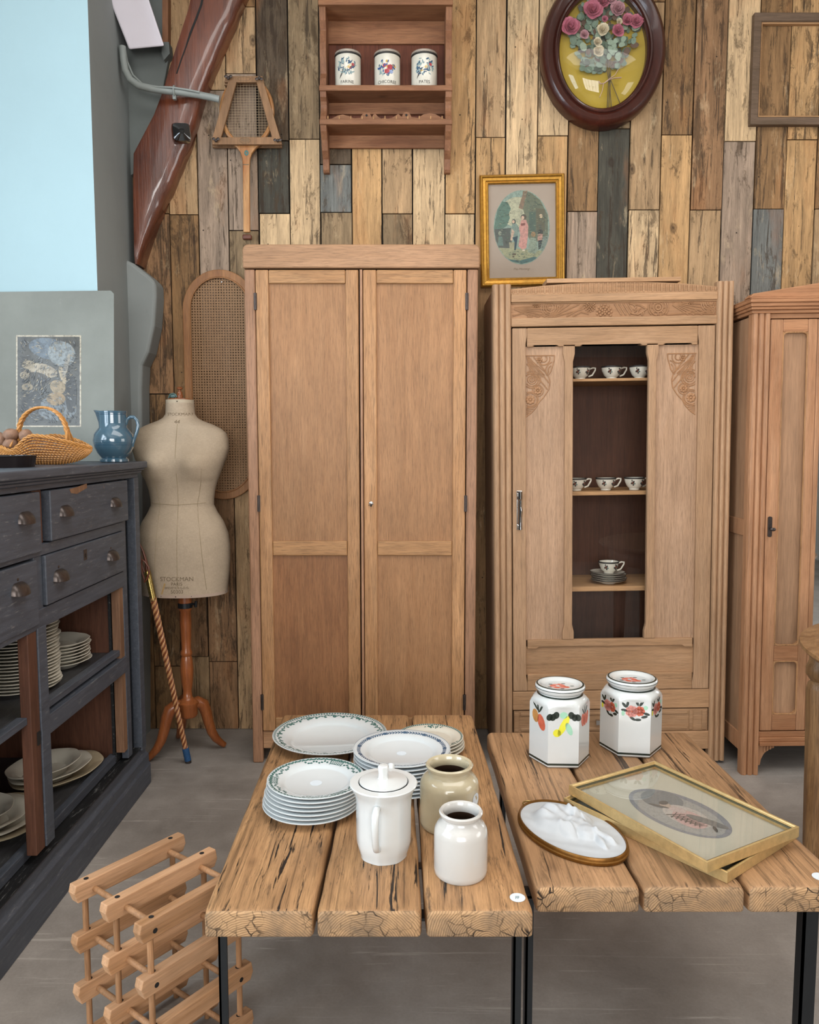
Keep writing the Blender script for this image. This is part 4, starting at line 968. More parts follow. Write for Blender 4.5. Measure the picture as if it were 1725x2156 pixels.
def ell(cx, cy, rx, ry, a0=0, a1=360, n=26): return [(cx+rx*cos(R(a0+(a1-a0)*i/n)), cy+ry*sin(R(a0+(a1-a0)*i/n))) for i in range(n+(a1-a0 < 360))]
OC = (828, 1028); OR = (498, 642)
def inside(pts): 
    o = []
    for x, y in pts:
        d = math.hypot((x-OC[0])/OR[0], (y-OC[1])/OR[1]); o.append((x, y) if d < .985 else (OC[0]+(x-OC[0])*.985/d, OC[1]+(y-OC[1])*.985/d))
    return o
ink(ell(*OC, *OR, n=48), '#7d8f82'); ink(inside(ell(760, 760, 300, 260)), '#a3a186')
ink(inside([(330, 1000), (400, 700), (480, 560), (590, 600), (640, 700), (600, 790), (620, 860), (560, 1000), (420, 1080), (330, 1050)]), '#4f6a5c')
ink(inside([(850, 380), (1000, 400), (1180, 540), (1320, 820), (1320, 1250), (1000, 1300), (900, 1100), (880, 800), (850, 700)]), '#5f6450')
ink([(870, 400), (940, 400), (850, 720), (775, 690)], '#7b634e')
ink(inside([(330, 1050), (640, 1030), (650, 1300), (600, 1400), (400, 1400), (350, 1250)]), '#474c46'); ink(inside([(380, 1400), (700, 1390), (1200, 1440), (1150, 1560), (950, 1640), (700, 1640), (500, 1540)]), '#8d8e6e')
ink(inside([(560, 1620), (800, 1600), (1040, 1540), (1100, 1560), (1000, 1640), (828, 1668), (640, 1640)]), '#3f5f5e')
ink([(960, 760), (1080, 760), (1080, 1150), (960, 1150)], '#45564a'); ink([(1080, 700), (1240, 720), (1240, 1100), (1090, 1120)], '#55523f')
ink(ell(690, 930, 34, 48), '#2e3734'); ink(ell(682, 925, 22, 28), '#bb9a82'); ink([(660, 960), (740, 960), (790, 1060), (740, 1220), (640, 1200), (620, 1100)], '#6e7f74'); ink([(650, 1040), (700, 1100), (650, 1260), (625, 1240)], '#b59a84'); ink([(660, 1200), (760, 1170), (740, 1300), (720, 1420), (690, 1420), (700, 1280)], '#1f3a44'); ink([(600, 1280), (700, 1280), (690, 1390), (610, 1390)], '#8e8a6e')
ink(ell(862, 850, 52, 50), '#4a4437'); ink(ell(848, 862, 26, 34), '#c2a18a'); ink([(820, 900), (910, 900), (945, 1010), (935, 1200), (905, 1390), (830, 1410), (765, 1350), (800, 1150), (780, 1040)], '#b58277'); ink([(810, 960), (890, 950), (890, 990), (820, 1005)], '#7a3f38'); ink(ell(860, 1425, 26, 12), '#c8b9a4')
ink([(980, 1210), (1080, 1210), (1110, 1440), (1060, 1490), (930, 1460)], '#7e8a78'); ink(ell(1035, 1150, 40, 46), '#8c6e4a'); ink(ell(1160, 1120, 48, 52), '#2a2926'); ink([(1110, 1140), (1200, 1150), (1190, 1270), (1110, 1270)], '#a88070'); ink([(1120, 1260), (1200, 1250), (1160, 1400), (1120, 1420)], '#2b3031'); ink([(1200, 1200), (1300, 1180), (1280, 1300), (1170, 1460)], '#6e7a70'); ink(ell(1170, 840, 30, 36), '#b09c7e')
ink(ell(440, 1120, 30, 40), '#7e8472'); ink([(420, 1170), (480, 1180), (500, 1340), (390, 1330)], '#5a6f66'); ink(ell(690, 1490, 36, 16), '#4d4030'); ink(ell(675, 1530, 20, 12), '#4d4030')
rq = random.Random(9)
for k in range(520):
    a_ = rq.uniform(0, 2*pi); q = sqrt(rq.random())*.95; x, y = OC[0]+OR[0]*q*cos(a_), OC[1]+OR[1]*q*sin(a_)
    tree = x < 640 and 560 < y < 1300 or x > 880 and y < 1150 or y > 1440 or x > 1000
    if not tree or (600 < x < 960 and 780 < y < 1440): continue
    mb.cc = hx(rq.choice(('#3f5248', '#5c6f5f', '#7d8468', '#4d4a38', '#33423f'))); an = rq.uniform(-.6, .6); w_ = rq.uniform(9, 26); ink(inside([(x-w_, y), (x, y-5-an*10), (x+w_, y+an*12), (x, y+5)]), rq.choice(('#3f5248', '#5c6f5f', '#7d8468', '#4d4a38', '#33423f')))
build('oval_picture', mb, pc, paper, cols=True)
tm = text_mb('The Morning', .0135, shear=.5); c = g5(808, 1750); mb = MB(); mb.add([(c[0]+a, .0175, c[1]+b) for a, b, e in tm.v], tm.f); build('caption', mb, M['fadeink'], paper)
mb = MB(); mb.box(-hw+.035, hw-.035, .0105, .012, -hh+.035, hh-.035); build('glass_pane', mb, M['glass'], gf)

# empty dark frame at top right
p0, p1 = P(1581, 262, Y=3.45), P(1860, 26, Y=3.45)
ef = thing('empty_frame', 'empty dark wooden picture frame showing bare planks, hung at upper right', 'frame', ((p0.x+p1.x)/2, 3.45, (p0.z+p1.z)/2)); hw, hh = (p1.x-p0.x)/2, (p1.z-p0.z)/2
build('frame', frame_mb(-hw, hw, -hh, hh, [(0, .029), (0, 0), (.03, .002), (.034, .008), (.034, .029)]), M['dkframe'], ef, bevel=.002)
build('liner', frame_mb(-hw+.034, hw-.034, -hh+.034, hh-.034, [(0, .029), (0, .010), (.006, .012), (.006, .029)]), M['shelf_pine'], ef)

# ------------------------------------------------------------ oval shadow frame with dried flowers under domed glass
Yo = 3.43; oc = P(1271, 104, Y=Yo); sx_o = P(1403, 104, Y=Yo).x-oc.x; sz_o = oc.z-P(1271, 268, Y=Yo).z
of = thing('oval_flower_frame', 'large dark oval frame with domed glass over a dried rose bouquet', 'framed bouquet', oc)
irx, irz = sx_o-.078, sz_o-.078
def ering(prof, n=72):
    mb = MB(); k = len(prof); vs = []
    for i in range(n):
        a = 2*pi*i/n
        for o_, y in prof: vs.append(((irx+o_)*cos(a), y, (irz+o_)*sin(a)))
    mb.add(vs, [(i*k+j, i*k+(j+1) % k, ((i+1) % n)*k+(j+1) % k, ((i+1) % n)*k+j) for i in range(n) for j in range(k)]); return mb
build('frame', ering([(0, .045), (0, .002), (.006, -.004), (.011, -.002), (.013, -.008), (.019, -.010), (.021, -.003), (.027, -.006), (.040, -.020), (.056, -.024), (.070, -.014), (.078, .004), (.078, .045)]), M['ovalwood'], of, smooth=True)
mb = MB(); disc(mb, (0, 0), irx+.004, irz+.004, .03, 60); mb.prism([((irx+.004)*cos(2*pi*i/60), (irz+.004)*sin(2*pi*i/60)) for i in range(60)], 'y', .031, .04)
build('backing', mb, plain('mustard_backing', '#a38a2c', .85, .14, scale=8), of)
def opx(px, py, d=0): p = P(px, py, Y=Yo); return (p.x-oc.x, d, p.z-oc.z)
petm = {'p': plain('dried_pink', '#b8687a', .7, .3, scale=90), 'pp': plain('pale_pink', '#b98a90', .7, .25, scale=90), 'w': plain('dried_cream', '#cfc2a4', .75, .25, scale=120)}
def petal(mb, c, a, r, el, wd):
    """bent petal leaving c in direction a (in the picture plane), elevated towards the viewer"""
    vs = []; n = 4
    for i in range(n+1):
        t = i/n
        for j in range(n+1):
            s_ = -1+2*j/n; w_ = wd*r*sin(pi*(.18+.72*t))*s_; d = r*t; hgt = r*el*t*t*1.1+.12*r*s_*s_
            u, v = rot2(d*(1-.35*el*t), w_, a); vs.append((c[0]+u, c[1]-hgt, c[2]+v))
    mb.add(vs, [(i*(n+1)+j, i*(n+1)+j+1, (i+1)*(n+1)+j+1, (i+1)*(n+1)+j) for i in range(n) for j in range(n)])
def rose(px, py, r, d, key, seed):
    c = opx(px, py, d); mb = MB(); rnd = random.Random(seed)
    for k, (n, rr, el) in enumerate(((7, 1, .15), (6, .82, .5), (5, .6, .9), (4, .36, 1.4))):
        for i in range(n): petal(mb, c, 2*pi*(i+rnd.uniform(-.2, .2)+.5*k)/n, r*rr*rnd.uniform(.85, 1.1), el, .62)
    return build('rose' if key != 'w' else 'white_flower', mb, petm[key], of, smooth=True)
roses = [(1248, 22, .042, 0, 'p', 1), (1201, 57, .040, .002, 'p', 2), (1270, 2, .03, .005, 'p', 3), (1302, 18, .034, .006, 'pp', 4), (1322, 42, .026, .004, 'p', 5), (1340, 45, .030, .004, 'p', 6), (1301, 66, .028, -.004, 'p', 7), (1286, -6, .03, .005, 'pp', 8), (1240, -20, .035, .003, 'p', 9), (1310, -25, .03, .004, 'pp', 10), (1232, 70, .02, .012, 'pp', 11), (1274, 40, .014, 0, 'p', 12), (1303, 48, .014, -.008, 'w', 13)]
for a in roses: rose(*a)
for a in ((1268, 66, .026, -.012, 'w', 20), (1257, 92, .019, -.012, 'w', 21), (1258, 112, .024, -.014, 'w', 22)): rose(*a)
mb = MB(); rnd = random.Random(3)
for k in range(260):
    t = rnd.random(); py = 148-150*t; wdt = 10+58*sin(pi*min(1, t*.8+.08)); px = 1272+rnd.uniform(-wdt, wdt)
    c = opx(px, py, rnd.uniform(.004, .024)); a = atan2(py-150, px-1278)+rnd.uniform(-.9, .9); r = rnd.uniform(.010, .020)
    mb.cc = hx(rnd.choice(('#6c7d6c', '#566856', '#454d42', '#84917c', '#5a473a', '#61715f'))); 
    vs = []
    for i in range(9): u, v = rot2(r*(1+cos(2*pi*i/9)), r*.72*sin(2*pi*i/9), -a); vs.append((c[0]+u, c[1]+rnd.uniform(-.003, .003), c[2]+v))
    mb.poly(vs)
for px, py in ((1286, 92), (1292, 98), (1284, 104), (1294, 108), (1288, 112), (1282, 120), (1302, 118), (1300, 124), (1296, 88), (1309, 96), (1312, 84)):
    c = opx(px, py, -.008); mb.cc = hx('#7f8f7c'); r = .014; a = rnd.uniform(0, 6)
    mb.poly([(c[0]+rot2(r*cos(2*pi*i/10), r*.75*sin(2*pi*i/10), a)[0], c[1]+.003*cos(4*pi*i/10), c[2]+rot2(r*cos(2*pi*i/10), r*.75*sin(2*pi*i/10), a)[1]) for i in range(10)])
build('foliage', mb, attr_mat('dry_leaves', .75), of, cols=True)
mb = MB()
for (a, b, c_) in (((1287, 110), (1286, 160), (1284, 226)), ((1282, 120), (1283, 165), (1290, 226)), ((1280, 130), (1286, 168), (1308, 214)), ((1276, 130), (1282, 168), (1281, 225))): mb.tube([opx(*a, .002), opx(*b, .0), opx(*c_, .016)], .0018, 6)
build('stems', mb, plain('dry_stem', '#55482f', .7), of)
mb = MB(); rib = [[(1262, 206), (1268, 192), (1270, 178), (1282, 168), (1294, 160), (1301, 148)], [(1260, 172), (1264, 178), (1272, 177), (1283, 169)], [(1283, 169), (1294, 166), (1308, 165)]]
for q in rib: mb.tube([opx(x, y, -.006) for x, y in q], .0055, 6, flat=.2)
build('ribbon', mb, plain('pink_ribbon', '#c9aaa2', .5), of, smooth=True)
mb = MB(); n, k = 48, 12; vs = [(0, -.062, 0)]
for j in range(1, k+1):
    for i in range(n): rr = sin(pi/2*j/k); a = 2*pi*i/n; vs.append(((irx+.003)*rr*cos(a), -.062*cos(pi/2*j/k), (irz+.003)*rr*sin(a)))
mb.add(vs, [(0, 1+i, 1+(i+1) % n) for i in range(n)]+[(1+(j-1)*n+i, 1+j*n+i, 1+j*n+(i+1) % n, 1+(j-1)*n+(i+1) % n) for j in range(1, k) for i in range(n)])
build('glass_dome', mb, M['glass'], of, smooth=True)

# ------------------------------------------------------------ tall caned panel
Yc = 3.44; ca, cb = P(388, 800, Y=Yc).x, P(544, 800, Y=Yc).x; cz1, cz0 = P(465, 571, Y=Yc).z, P(465, 1048, Y=Yc).z
cp = thing('caned_panel', 'tall oval-ended woven cane panel standing between dress form and wardrobe', 'cane panel', ((ca+cb)/2, Yc, cz0)); W = cp.location
cr_ = (cb-ca)/2; cmx = (ca+cb)/2
def stad(off, n=20):
    r = cr_-off; return [(cmx+r*cos(pi*i/n), cz1-cr_+r*sin(pi*i/n)*1.05) for i in range(n+1)]+[(cmx-r*cos(pi*i/n), cz0+cr_-r*sin(pi*i/n)*1.05) for i in range(n+1)]
mb = MB(); o_, i_ = stad(0), stad(.03); n = len(o_)
mb.add([(x, Yc, z) for x, z in o_]+[(x, Yc, z) for x, z in i_]+[(x, Yc+.022, z) for x, z in o_]+[(x, Yc+.022, z) for x, z in i_],
       [(i, (i+1) % n, n+(i+1) % n, n+i) for i in range(n)]+[(2*n+i, 3*n+i, 3*n+(i+1) % n, 2*n+(i+1) % n) for i in range(n)]+[(i, 2*n+i, 2*n+(i+1) % n, (i+1) % n) for i in range(n)]+[(n+i, n+(i+1) % n, 3*n+(i+1) % n, 3*n+i) for i in range(n)])
build('rim', mb, M['canerim'], cp, world=W, bevel=.003)
mb = MB(); mb.tube([(x, Yc-.001, z) for x, z in stad(.032)], .003, 6, closed=True); build('binding', mb, M['canerim'], cp, world=W)
ri = cr_-.028
def clipz(x): # z range at x
    u = x-cmx; 
    if abs(u) >= ri: return None
    s_ = sqrt(ri*ri-u*u)*1.05; return cz0+cr_-s_, cz1-cr_+s_
def clipx(z):
    for e, sg in ((cz1-cr_, 1), (cz0+cr_, -1)):
        if (z-e)*sg > 0:
            t = (z-e)/1.05
            if abs(t) >= ri: return None
            s_ = sqrt(ri*ri-t*t); return cmx-s_, cmx+s_
    return cmx-ri, cmx+ri
mb = MB(); pit = .0115; sw = .0011
k = int(cr_/pit)+1
for i in range(-k, k+1):
    for d in (-.0017, .0017):
        x = cmx+i*pit+d; c = clipz(x)
        if c: mb.box(x-sw, x+sw, Yc+.0085, Yc+.009, c[0], c[1])
z = cz0
while z < cz1:
    for d in (-.0017, .0017):
        c = clipx(z+d)
        if c: mb.box(c[0], c[1], Yc+.0078, Yc+.0083, z+d-sw, z+d+sw)
    z += pit
Lz = cz1-cz0; Wd = 2*cr_
for sg in (1, -1):
    j = -int(Wd/pit)-2
    while j*pit < Lz+Wd:
        pts = []; seg_ = []
        for t in range(0, 200):
            x = cmx-cr_+Wd*t/199; zz = cz0+j*pit+sg*(x-(cmx-cr_))+(Wd if sg < 0 else 0)*0+pit/2
            c = clipz(x)
            if c and c[0] < zz < c[1]: seg_.append((x, zz))
        if len(seg_) > 1:
            (xa, za), (xb, zb2) = seg_[0], seg_[-1]; w2 = .0009
            mb.add([(xa, Yc+.0072 if sg > 0 else Yc+.0092, za-w2), (xb, Yc+.0072 if sg > 0 else Yc+.0092, zb2-w2), (xb, Yc+.0072 if sg > 0 else Yc+.0092, zb2+w2), (xa, Yc+.0072 if sg > 0 else Yc+.0092, za+w2)], [(0, 1, 2, 3)])
        j += 1
build('cane_webbing', mb, M['cane'], cp, world=W)
mb = MB(); mb.box(cmx-.1, cmx-.08, Yc+.0225, Yc+.036, cz0+.1, cz1-.1); mb.box(cmx+.08, cmx+.1, Yc+.0225, Yc+.036, cz0+.1, cz1-.1) 
c = P(467, 594, Y=Yc); mb = MB(); mb.ball((c.x, Yc-.002, c.z), .004, .002, .004, 8, 6); build('screw', mb, M['chrome'], cp, world=W, smooth=True)
cp.location.z -= 0
#NEXT
# ------------------------------------------------------------ dress form on its stand
Ym = 3.17; mx = P(383, 1000, Y=Ym).x
df = thing('dress_form', 'beige linen dressmaker torso on turned wooden tripod stand', 'dress form', (mx, Ym, 0))
k_ = Ym/F
rowsm = [(842, 28, 27, 2), (850, 29, 28, 2), (872, 30, 29, 2), (880, 36, 31, 0), (886, 47, 35, 0), (893, 66, 40, 0), (902, 84, 44, 0), (912, 95, 48, 0), (925, 99, 53, 0), (945, 100, 58, 0), (965, 94, 62, 0), (983, 86, 62, 0), (1008, 76, 58, 0), (1030, 69, 54, 0), (1050, 66, 52, 0), (1064, 65.5, 52, 0), (1080, 73, 56, 0), (1100, 86, 61, 0), (1125, 95, 66, 0), (1150, 98, 68, 0), (1180, 97.5, 69, 0), (1210, 95, 68, 0), (1235, 92, 66, 0), (1248, 90.5, 65, 0)]
def mz(py): return P(383, py, Y=Ym-.02).z
# resample
mb = MB(); n = 72; lv = []
import bisect
for s_ in range(96):
    t = s_/95*(len(rowsm)-1); i = min(int(t), len(rowsm)-2); f = t-i; a, b = rowsm[i], rowsm[i+1]
    lv.append((mz(a[0]+(b[0]-a[0])*f), (a[1]+(b[1]-a[1])*f)*k_*.995, (a[2]+(b[2]-a[2])*f)*k_))
vs = []
zb_ = mz(975)
for z, rx, ry in lv:
    for i in range(n):
        a = 2*pi*i/n; e = .82 if mz(1010) < z < mz(895) else .95
        x = rx*(abs(cos(a))**e)*(1 if cos(a) > 0 else -1); y = ry*(abs(sin(a))**e)*(1 if sin(a) > 0 else -1)
        if sin(a) < 0:
            for bx in (-.083, .083): y -= .034*exp(-((x-bx)/.056)**2-((z-zb_)/.060)**2)
            y += .0*exp(-(x/.03)**2-((z-zb_)/.07)**2)
        if z < mz(1150) and sin(a) > 0: y *= 1.1
        vs.append((x, y, z))
fs = [(j*n+i, j*n+(i+1) % n, (j+1)*n+(i+1) % n, (j+1)*n+i) for j in range(len(lv)-1) for i in range(n)]+[tuple(range(n)), tuple(range((len(lv)-1)*n, len(lv)*n))]
mb.add(vs, fs); torso = build('torso', mb, M['linen'], df, smooth=True)
def front_y(x, z):
    best = min(lv, key=lambda q: abs(q[0]-z)); rx, ry = best[1], best[2]; e = .82 if mz(1010) < z < mz(895) else .95
    c = min(1, abs(x)/rx)**(1/e); s_ = sqrt(max(0, 1-c*c)); y = -ry*s_**e
    for bx in (-.083, .083): y -= .034*exp(-((x-bx)/.056)**2-((z-zb_)/.060)**2)
    return y+.0*exp(-(x/.03)**2-((z-zb_)/.07)**2)
# seams
mb = MB()
def seam(pts, r=.0007):
    o_ = []
    for i in range(len(pts)-1):
        for j in range(12):
            t = j/12; x = pts[i][0]+(pts[i+1][0]-pts[i][0])*t; y = pts[i][1]+(pts[i+1][1]-pts[i][1])*t
            X_ = (x-383)*k_; Z_ = mz(y); o_.append((X_, front_y(X_, Z_)-.0004, Z_))
    mb.tube(o_, r, 4)
seam([(388, 886), (390, 1000), (389, 1060), (388, 1245)]); seam([(337, 985), (350, 1060), (345, 1130), (336, 1244)]); seam([(441, 985), (425, 1060), (434, 1130), (444, 1244)]); seam([(322, 1057), (385, 1060), (445, 1057)])
build('seam', mb, plain('seam_thread', '#857658', .8), torso)
mb = MB()
for s, y, size, x in (('STOCKMAN', 873, .017, 388), ('44', 889, .022, 387), ('STOCKMAN', 1210, .024, 386), ('PARIS', 1220, .018, 386), ('BREVETE S.G.D.G.', 1228, .0125, 386), ('50303', 1236, .02, 386)):
    tm = text_mb(s, size); X0, Z0 = (x-383)*k_, mz(y); mb.add([(X0+a, front_y(X0+a, Z0+b)-.0008, Z0+b) for a, b, e in tm.v], tm.f)
build('stamp', mb, M['fadeink'], torso)
mb = MB(); z0_ = lv[-1][0]; X0 = (358-383)*k_
mb.add([(X0+a, front_y(X0+a, z0_+b)-.0005, z0_+b) for a, b in ((-.012, .012), (-.006, .012), (.010, .056), (.004, .058))], [(0, 1, 2, 3)]); build('tape', mb, plain('old_tape', '#a98a5a', .6), torso)
def band(z0, z1, lvl, off, nm, mat, parent=df):
    mb = MB(); vs = []
    rx, ry = lvl
    for z, o_ in ((z0, 0), (z0, off), (z1, off), (z1, 0)):
        for i in range(n):
            a = 2*pi*i/n; e = .95; vs.append(((rx+o_)*(abs(cos(a))**e)*(1 if cos(a) > 0 else -1), (ry+o_)*(abs(sin(a))**e)*(1 if sin(a) > 0 else -1.0), z))
    mb.add(vs, [(j*n+i, j*n+(i+1) % n, ((j+1) % 4)*n+(i+1) % n, ((j+1) % 4)*n+i) for j in range(4) for i in range(n)]+[tuple(range(n)), tuple(range(3*n, 4*n))]); return build(nm, mb, mat, parent, smooth=True)
band(lv[-1][0]-.002, lv[-1][0]+.010, (lv[-1][1], lv[-1][2]), .0015, 'hem_band', plain('hem_tape', '#a08c7c', .8)); band(lv[0][0]-.012, lv[0][0]+.001, (lv[0][1], lv[0][2]), .0015, 'neck_band', plain('neck_tape', '#a89a84', .8))
mb = MB()
for i in range(9): a = pi+pi*(i+.5)/9; mb.ball(((lv[-1][1]+.001)*cos(a), (lv[-1][2]+.001)*sin(a), lv[-1][0]+.004), .0025, n=8, k=5)
mb.ball((.004, -lv[0][2]-.002, lv[0][0]-.007), .0025, n=8, k=5); build('tack', mb, M['iron'], df, smooth=True)
zt_ = lv[0][0]
mb = MB(); mb.lathe([(0, 0), (.047, 0), (.046, .004), (.018, .006), (.012, .008), (.013, .018), (.010, .022), (.010, .032), (.006, .034), (.005, .040), (.011, .042), (.012, .047), (.008, .051), (0, .052)], 24, (0, 0, zt_+.001), cap=False); build('neck_cap', mb, M['stand'], df, smooth=True)
mb = MB(); mb.tube([(-.042+.0, -.012, zt_+.006), (-.036, -.012, zt_+.02), (-.02, -.012, zt_+.026), (-.008, -.012, zt_+.012)], .003, 8); mb.ball((-.026, -.008, zt_+.018), .016, .003, .010, 12, 6); build('metal_catch', mb, plain('green_metal', '#4b6462', .4, .2, .3), df, smooth=True)
# stand
zh = lv[-1][0]
mb = MB(); mb.lathe([(0, .29), (.034, .29), (.040, .30), (.040, .335), (.046, .345), (.046, .352), (.030, .362), (.020, .372), (.018, .40), (.024, .44), (.027, .49), (.024, .53), (.020, .545), (.024, .552), (.024, .562), (.019, .575), (.021, .62), (.024, zh), (.022, zh+.04), (.028, zh+.05), (.028, zh+.08), (.024, zh+.13), (0, zh+.13)], 28, (0, 0, -.12), cap=False)
build('pole', mb, M['stand'], df, smooth=True)
mb = MB(); zc_ = zh-.165; mb.lathe([(.026, -.012), (.029, -.010), (.029, .010), (.026, .012)], 24, (0, 0, zc_+.11), cap=False); mb.tube([(.025, -.005, zc_+.115), (.045, -.009, zc_+.116)], .005, 8); mb.tube([(.045, -.009, zc_+.104), (.047, -.009, zc_+.128)], .006, 8)
build('clamp_collar', mb, M['steel'], df, smooth=True)
for fx, fy in ((P(316, 1597, Z=0).x-mx, -.07), (P(478, 1566, Z=0).x-mx, .09), (-.10, .19)):
    L_ = math.hypot(fx, fy); ux, uy = fx/L_, fy/L_
    prof = [(L_*q, z, w_) for q, z, w_ in ((.10, .215, .026), (.28, .222, .026), (.42, .208, .026), (.50, .175, .024), (.56, .13, .022), (.64, .085, .020), (.76, .05, .017), (.9, .026, .014), (1, .0125, .012))]
    mb = MB(); mb.tube([(ux*r, uy*r, z) for r, z, q in prof], [p[2] for p in prof], 12, flat=1, up=(-uy, ux, 0)); build('leg', mb, M['stand'], df, smooth=True)

# ------------------------------------------------------------ striped cane
b_ = P(397, 1606, Z=0); t_ = P(302, 1165, Y=2.985)
sk = thing('walking_cane', 'twisted striped cane with brass coil and blue wrapped tip against black counter', 'cane', b_); W = sk.location
def cpt(f): return b_+(t_-b_)*f
def twist(mb, f0, f1, r0, r1, turns, n=120, strands=5):
    ax_ = (t_-b_).normalized(); u = ax_.orthogonal().normalized(); v = ax_.cross(u)
    for s_ in range(strands):
        pts = []; 
        for i in range(n+1):
            f = f0+(f1-f0)*i/n; r = r0+(r1-r0)*i/n; a = 2*pi*(turns*i/n+s_/strands); pts.append(cpt(f)+(u*cos(a)+v*sin(a))*r*.6)
        mb.tube(pts, [(r0+(r1-r0)*i/n)*.52 for i in range(n+1)], 6, m=s_ % 2)
mb = MB(); twist(mb, .06, .80, .0095, .012, 9, strands=6); build('shaft', mb, [plain('pale_cane', '#b5855a', .4), plain('brown_cane', '#6e3b20', .4)], sk, world=W, smooth=True)
mb = MB(); mb.tube([cpt(.012), cpt(.075)], [.0125, .0125], 14)
for i in range(9): mb.tube([cpt(.014+.0068*i), cpt(.0165+.0068*i)], .0135, 14)
mb2 = build('blue_tip', mb, M['bluetape'], sk, world=W, smooth=True); mb = MB(); mb.tube([cpt(.0), cpt(.013)], .0125, 14); build('ferrule', mb, M['iron'], sk, world=W, smooth=True)
mb = MB(); ax_ = (t_-b_).normalized(); u = ax_.orthogonal().normalized(); v = ax_.cross(u); mb.tube([cpt(.78), cpt(.93)], .0085, 10)
mb.tube([cpt(.785+.135*i/220)+(u*cos(i*.72)+v*sin(i*.72))*.0105 for i in range(221)], .003, 6); build('brass_coil', mb, M['brass'], sk, world=W, smooth=True)
mb = MB(); c1, c2_ = cpt(.93), P(309, 1215, Y=2.97)
mb.tube([cpt(.92), cpt(.96)+Vector((.003, 0, 0)), cpt(1.01)+Vector((0, 0, 0))], [.008, .006, .005], 8)
mb.tube([P(x, y, Y=2.96) for x, y in ((304, 1226), (310, 1218), (314, 1206), (313, 1194), (306, 1184), (300, 1178), (297, 1190), (299, 1206), (303, 1218))], .004, 8, closed=True)
mb.tube([P(x, y, Y=2.97) for x, y in ((309, 1200), (307, 1180), (301, 1160), (294, 1145), (292, 1155), (298, 1185), (304, 1205))], .004, 8, closed=True)
build('leather_loop', mb, M['leather'], sk, world=W, smooth=True)

# ------------------------------------------------------------ black painted shop counter on the left
XF = -1.0; XK = -1.50; Y0, Y1 = 1.45, 2.90; zT = 1.228
ct = thing('shop_counter', 'old charcoal-painted shop counter with drawers above open plate shelves', 'counter', (-1.25, 2.18, 0)); W = ct.location
mb = MB(); mb.box(XK, XF+.028, Y0-.03, Y1+.028, zT-.024, zT); mb.box(XK, XF+.02, Y0-.02, Y1+.02, zT-.032, zT-.024); mb.box(XK, XF+.012, Y0-.012, Y1+.012, zT-.042, zT-.032)
build('worktop', mb, M['paint'], ct, world=W, bevel=.004, seg=3)
def bx(nm, x0, x1, y0, y1, z0, z1, mat=None, bv=.002, parent=None):
    mb = MB(); mb.box(x0, x1, y0, y1, z0, z1); return build(nm, mb, mat or M['paint'], parent or ct, world=W, bevel=bv)
bx('top_rail', XF-.03, XF, Y0, Y1, 1.17, zT-.042)
bx('corner_post', XF-.03, XF+.002, Y1-.045, Y1, .15, 1.17)
bx('stile', XF-.03, XF-.006, 2.735, 2.775, .17, 1.022)
bx('channel', XF-.05, XF-.035, 2.70, Y1-.04, .17, 1.17, M['paint_shaded'], .001)
bx('fluted_strip', XF-.034, XF-.022, 2.80, 2.825, .17, 1.17, M['paint_shaded'], .004)
bx('end_panel', XK, XF-.031, Y1-.03, Y1-.005, .0, zT-.042)
bx('inner_wall', XK+.01, XF-.052, 2.7145, 2.73, .12, 1.165, M['brownwood'], .001)
bx('edge_strip', XF-.04, XF-.008, 2.700, 2.735, .205, .80, M['brownwood2'], .001)
bx('back_board', XK, XK+.012, Y0, 2.715, .1, zT-.042, M['brownwood'], .001)
bx('near_panel', XK, XF-.031, Y0, Y0+.02, 0, zT-.042)
bx('near_post', XF-.03, XF+.002, Y0, Y0+.05, .15, 1.17)
# rails
bx('mid_rail', XF-.03, XF, Y0+.05, 2.735, .992, 1.022); bx('drawer_rail', XF-.03, XF, Y0+.05, 2.735, .795, .848)
bx('drawer_divider', XF-.03, XF-.004, 2.085, 2.13, .795, .992); bx('drawer_divider', XF-.03, XF-.014, 2.11, 2.165, 1.022, 1.169, M['brownwood'])
bx('door_stile', XF-.032, XF+.002, 2.08, 2.13, .19, .80); bx('door_stile', XF-.03, XF-.002, 2.030, 2.079, .19, .80, M['brownwood'])
mb = MB(); x, y = XF, 2.05; z = P(76, 1556, X=XF).z; mb.box(XF-.0015, XF+.001, 2.058, 2.072, z-.022, z+.014); build('latch_hole', mb, M['dark'], ct, world=W)
bx('shelf', XK+.013, XF-.04, Y0+.021, 2.714, .545, .562, M['paint_top'], .001)
bx('shelf_edge', XF-.04, XF-.012, 2.13, 2.70, .555, .575); bx('shelf_rail', XF-.03, XF, 2.13, 2.735, .490, .545); bx('shelf_edge', XF-.04, XF-.012, Y0+.05, 2.03, .553, .573)
bx('bottom_board', XK+.013, XF-.065, Y0+.021, 2.714, .165, .182, M['paint_top'], .001); bx('bottom_lip', XF-.065, XF-.04, Y0+.05, 2.82, .165, .196)
mb = MB(); prof = [(XK+.05, 0), (XF+.01, 0), (XF+.01, .075), (XF+.004, .085), (XF+.004, .115), (XF-.008, .125), (XF-.008, .145), (XF-.018, .16), (XK+.05, .16)]
mb.prism(prof, 'y', Y0-.005, Y1+.02); build('plinth', mb, M['paint'], ct, world=W, bevel=.003)
mb = MB(); mb.box(XF-.06, XF-.002, Y0, Y1-.04, .1601, .1625); build('ledge', mb, M['paint_shaded'], ct, world=W)
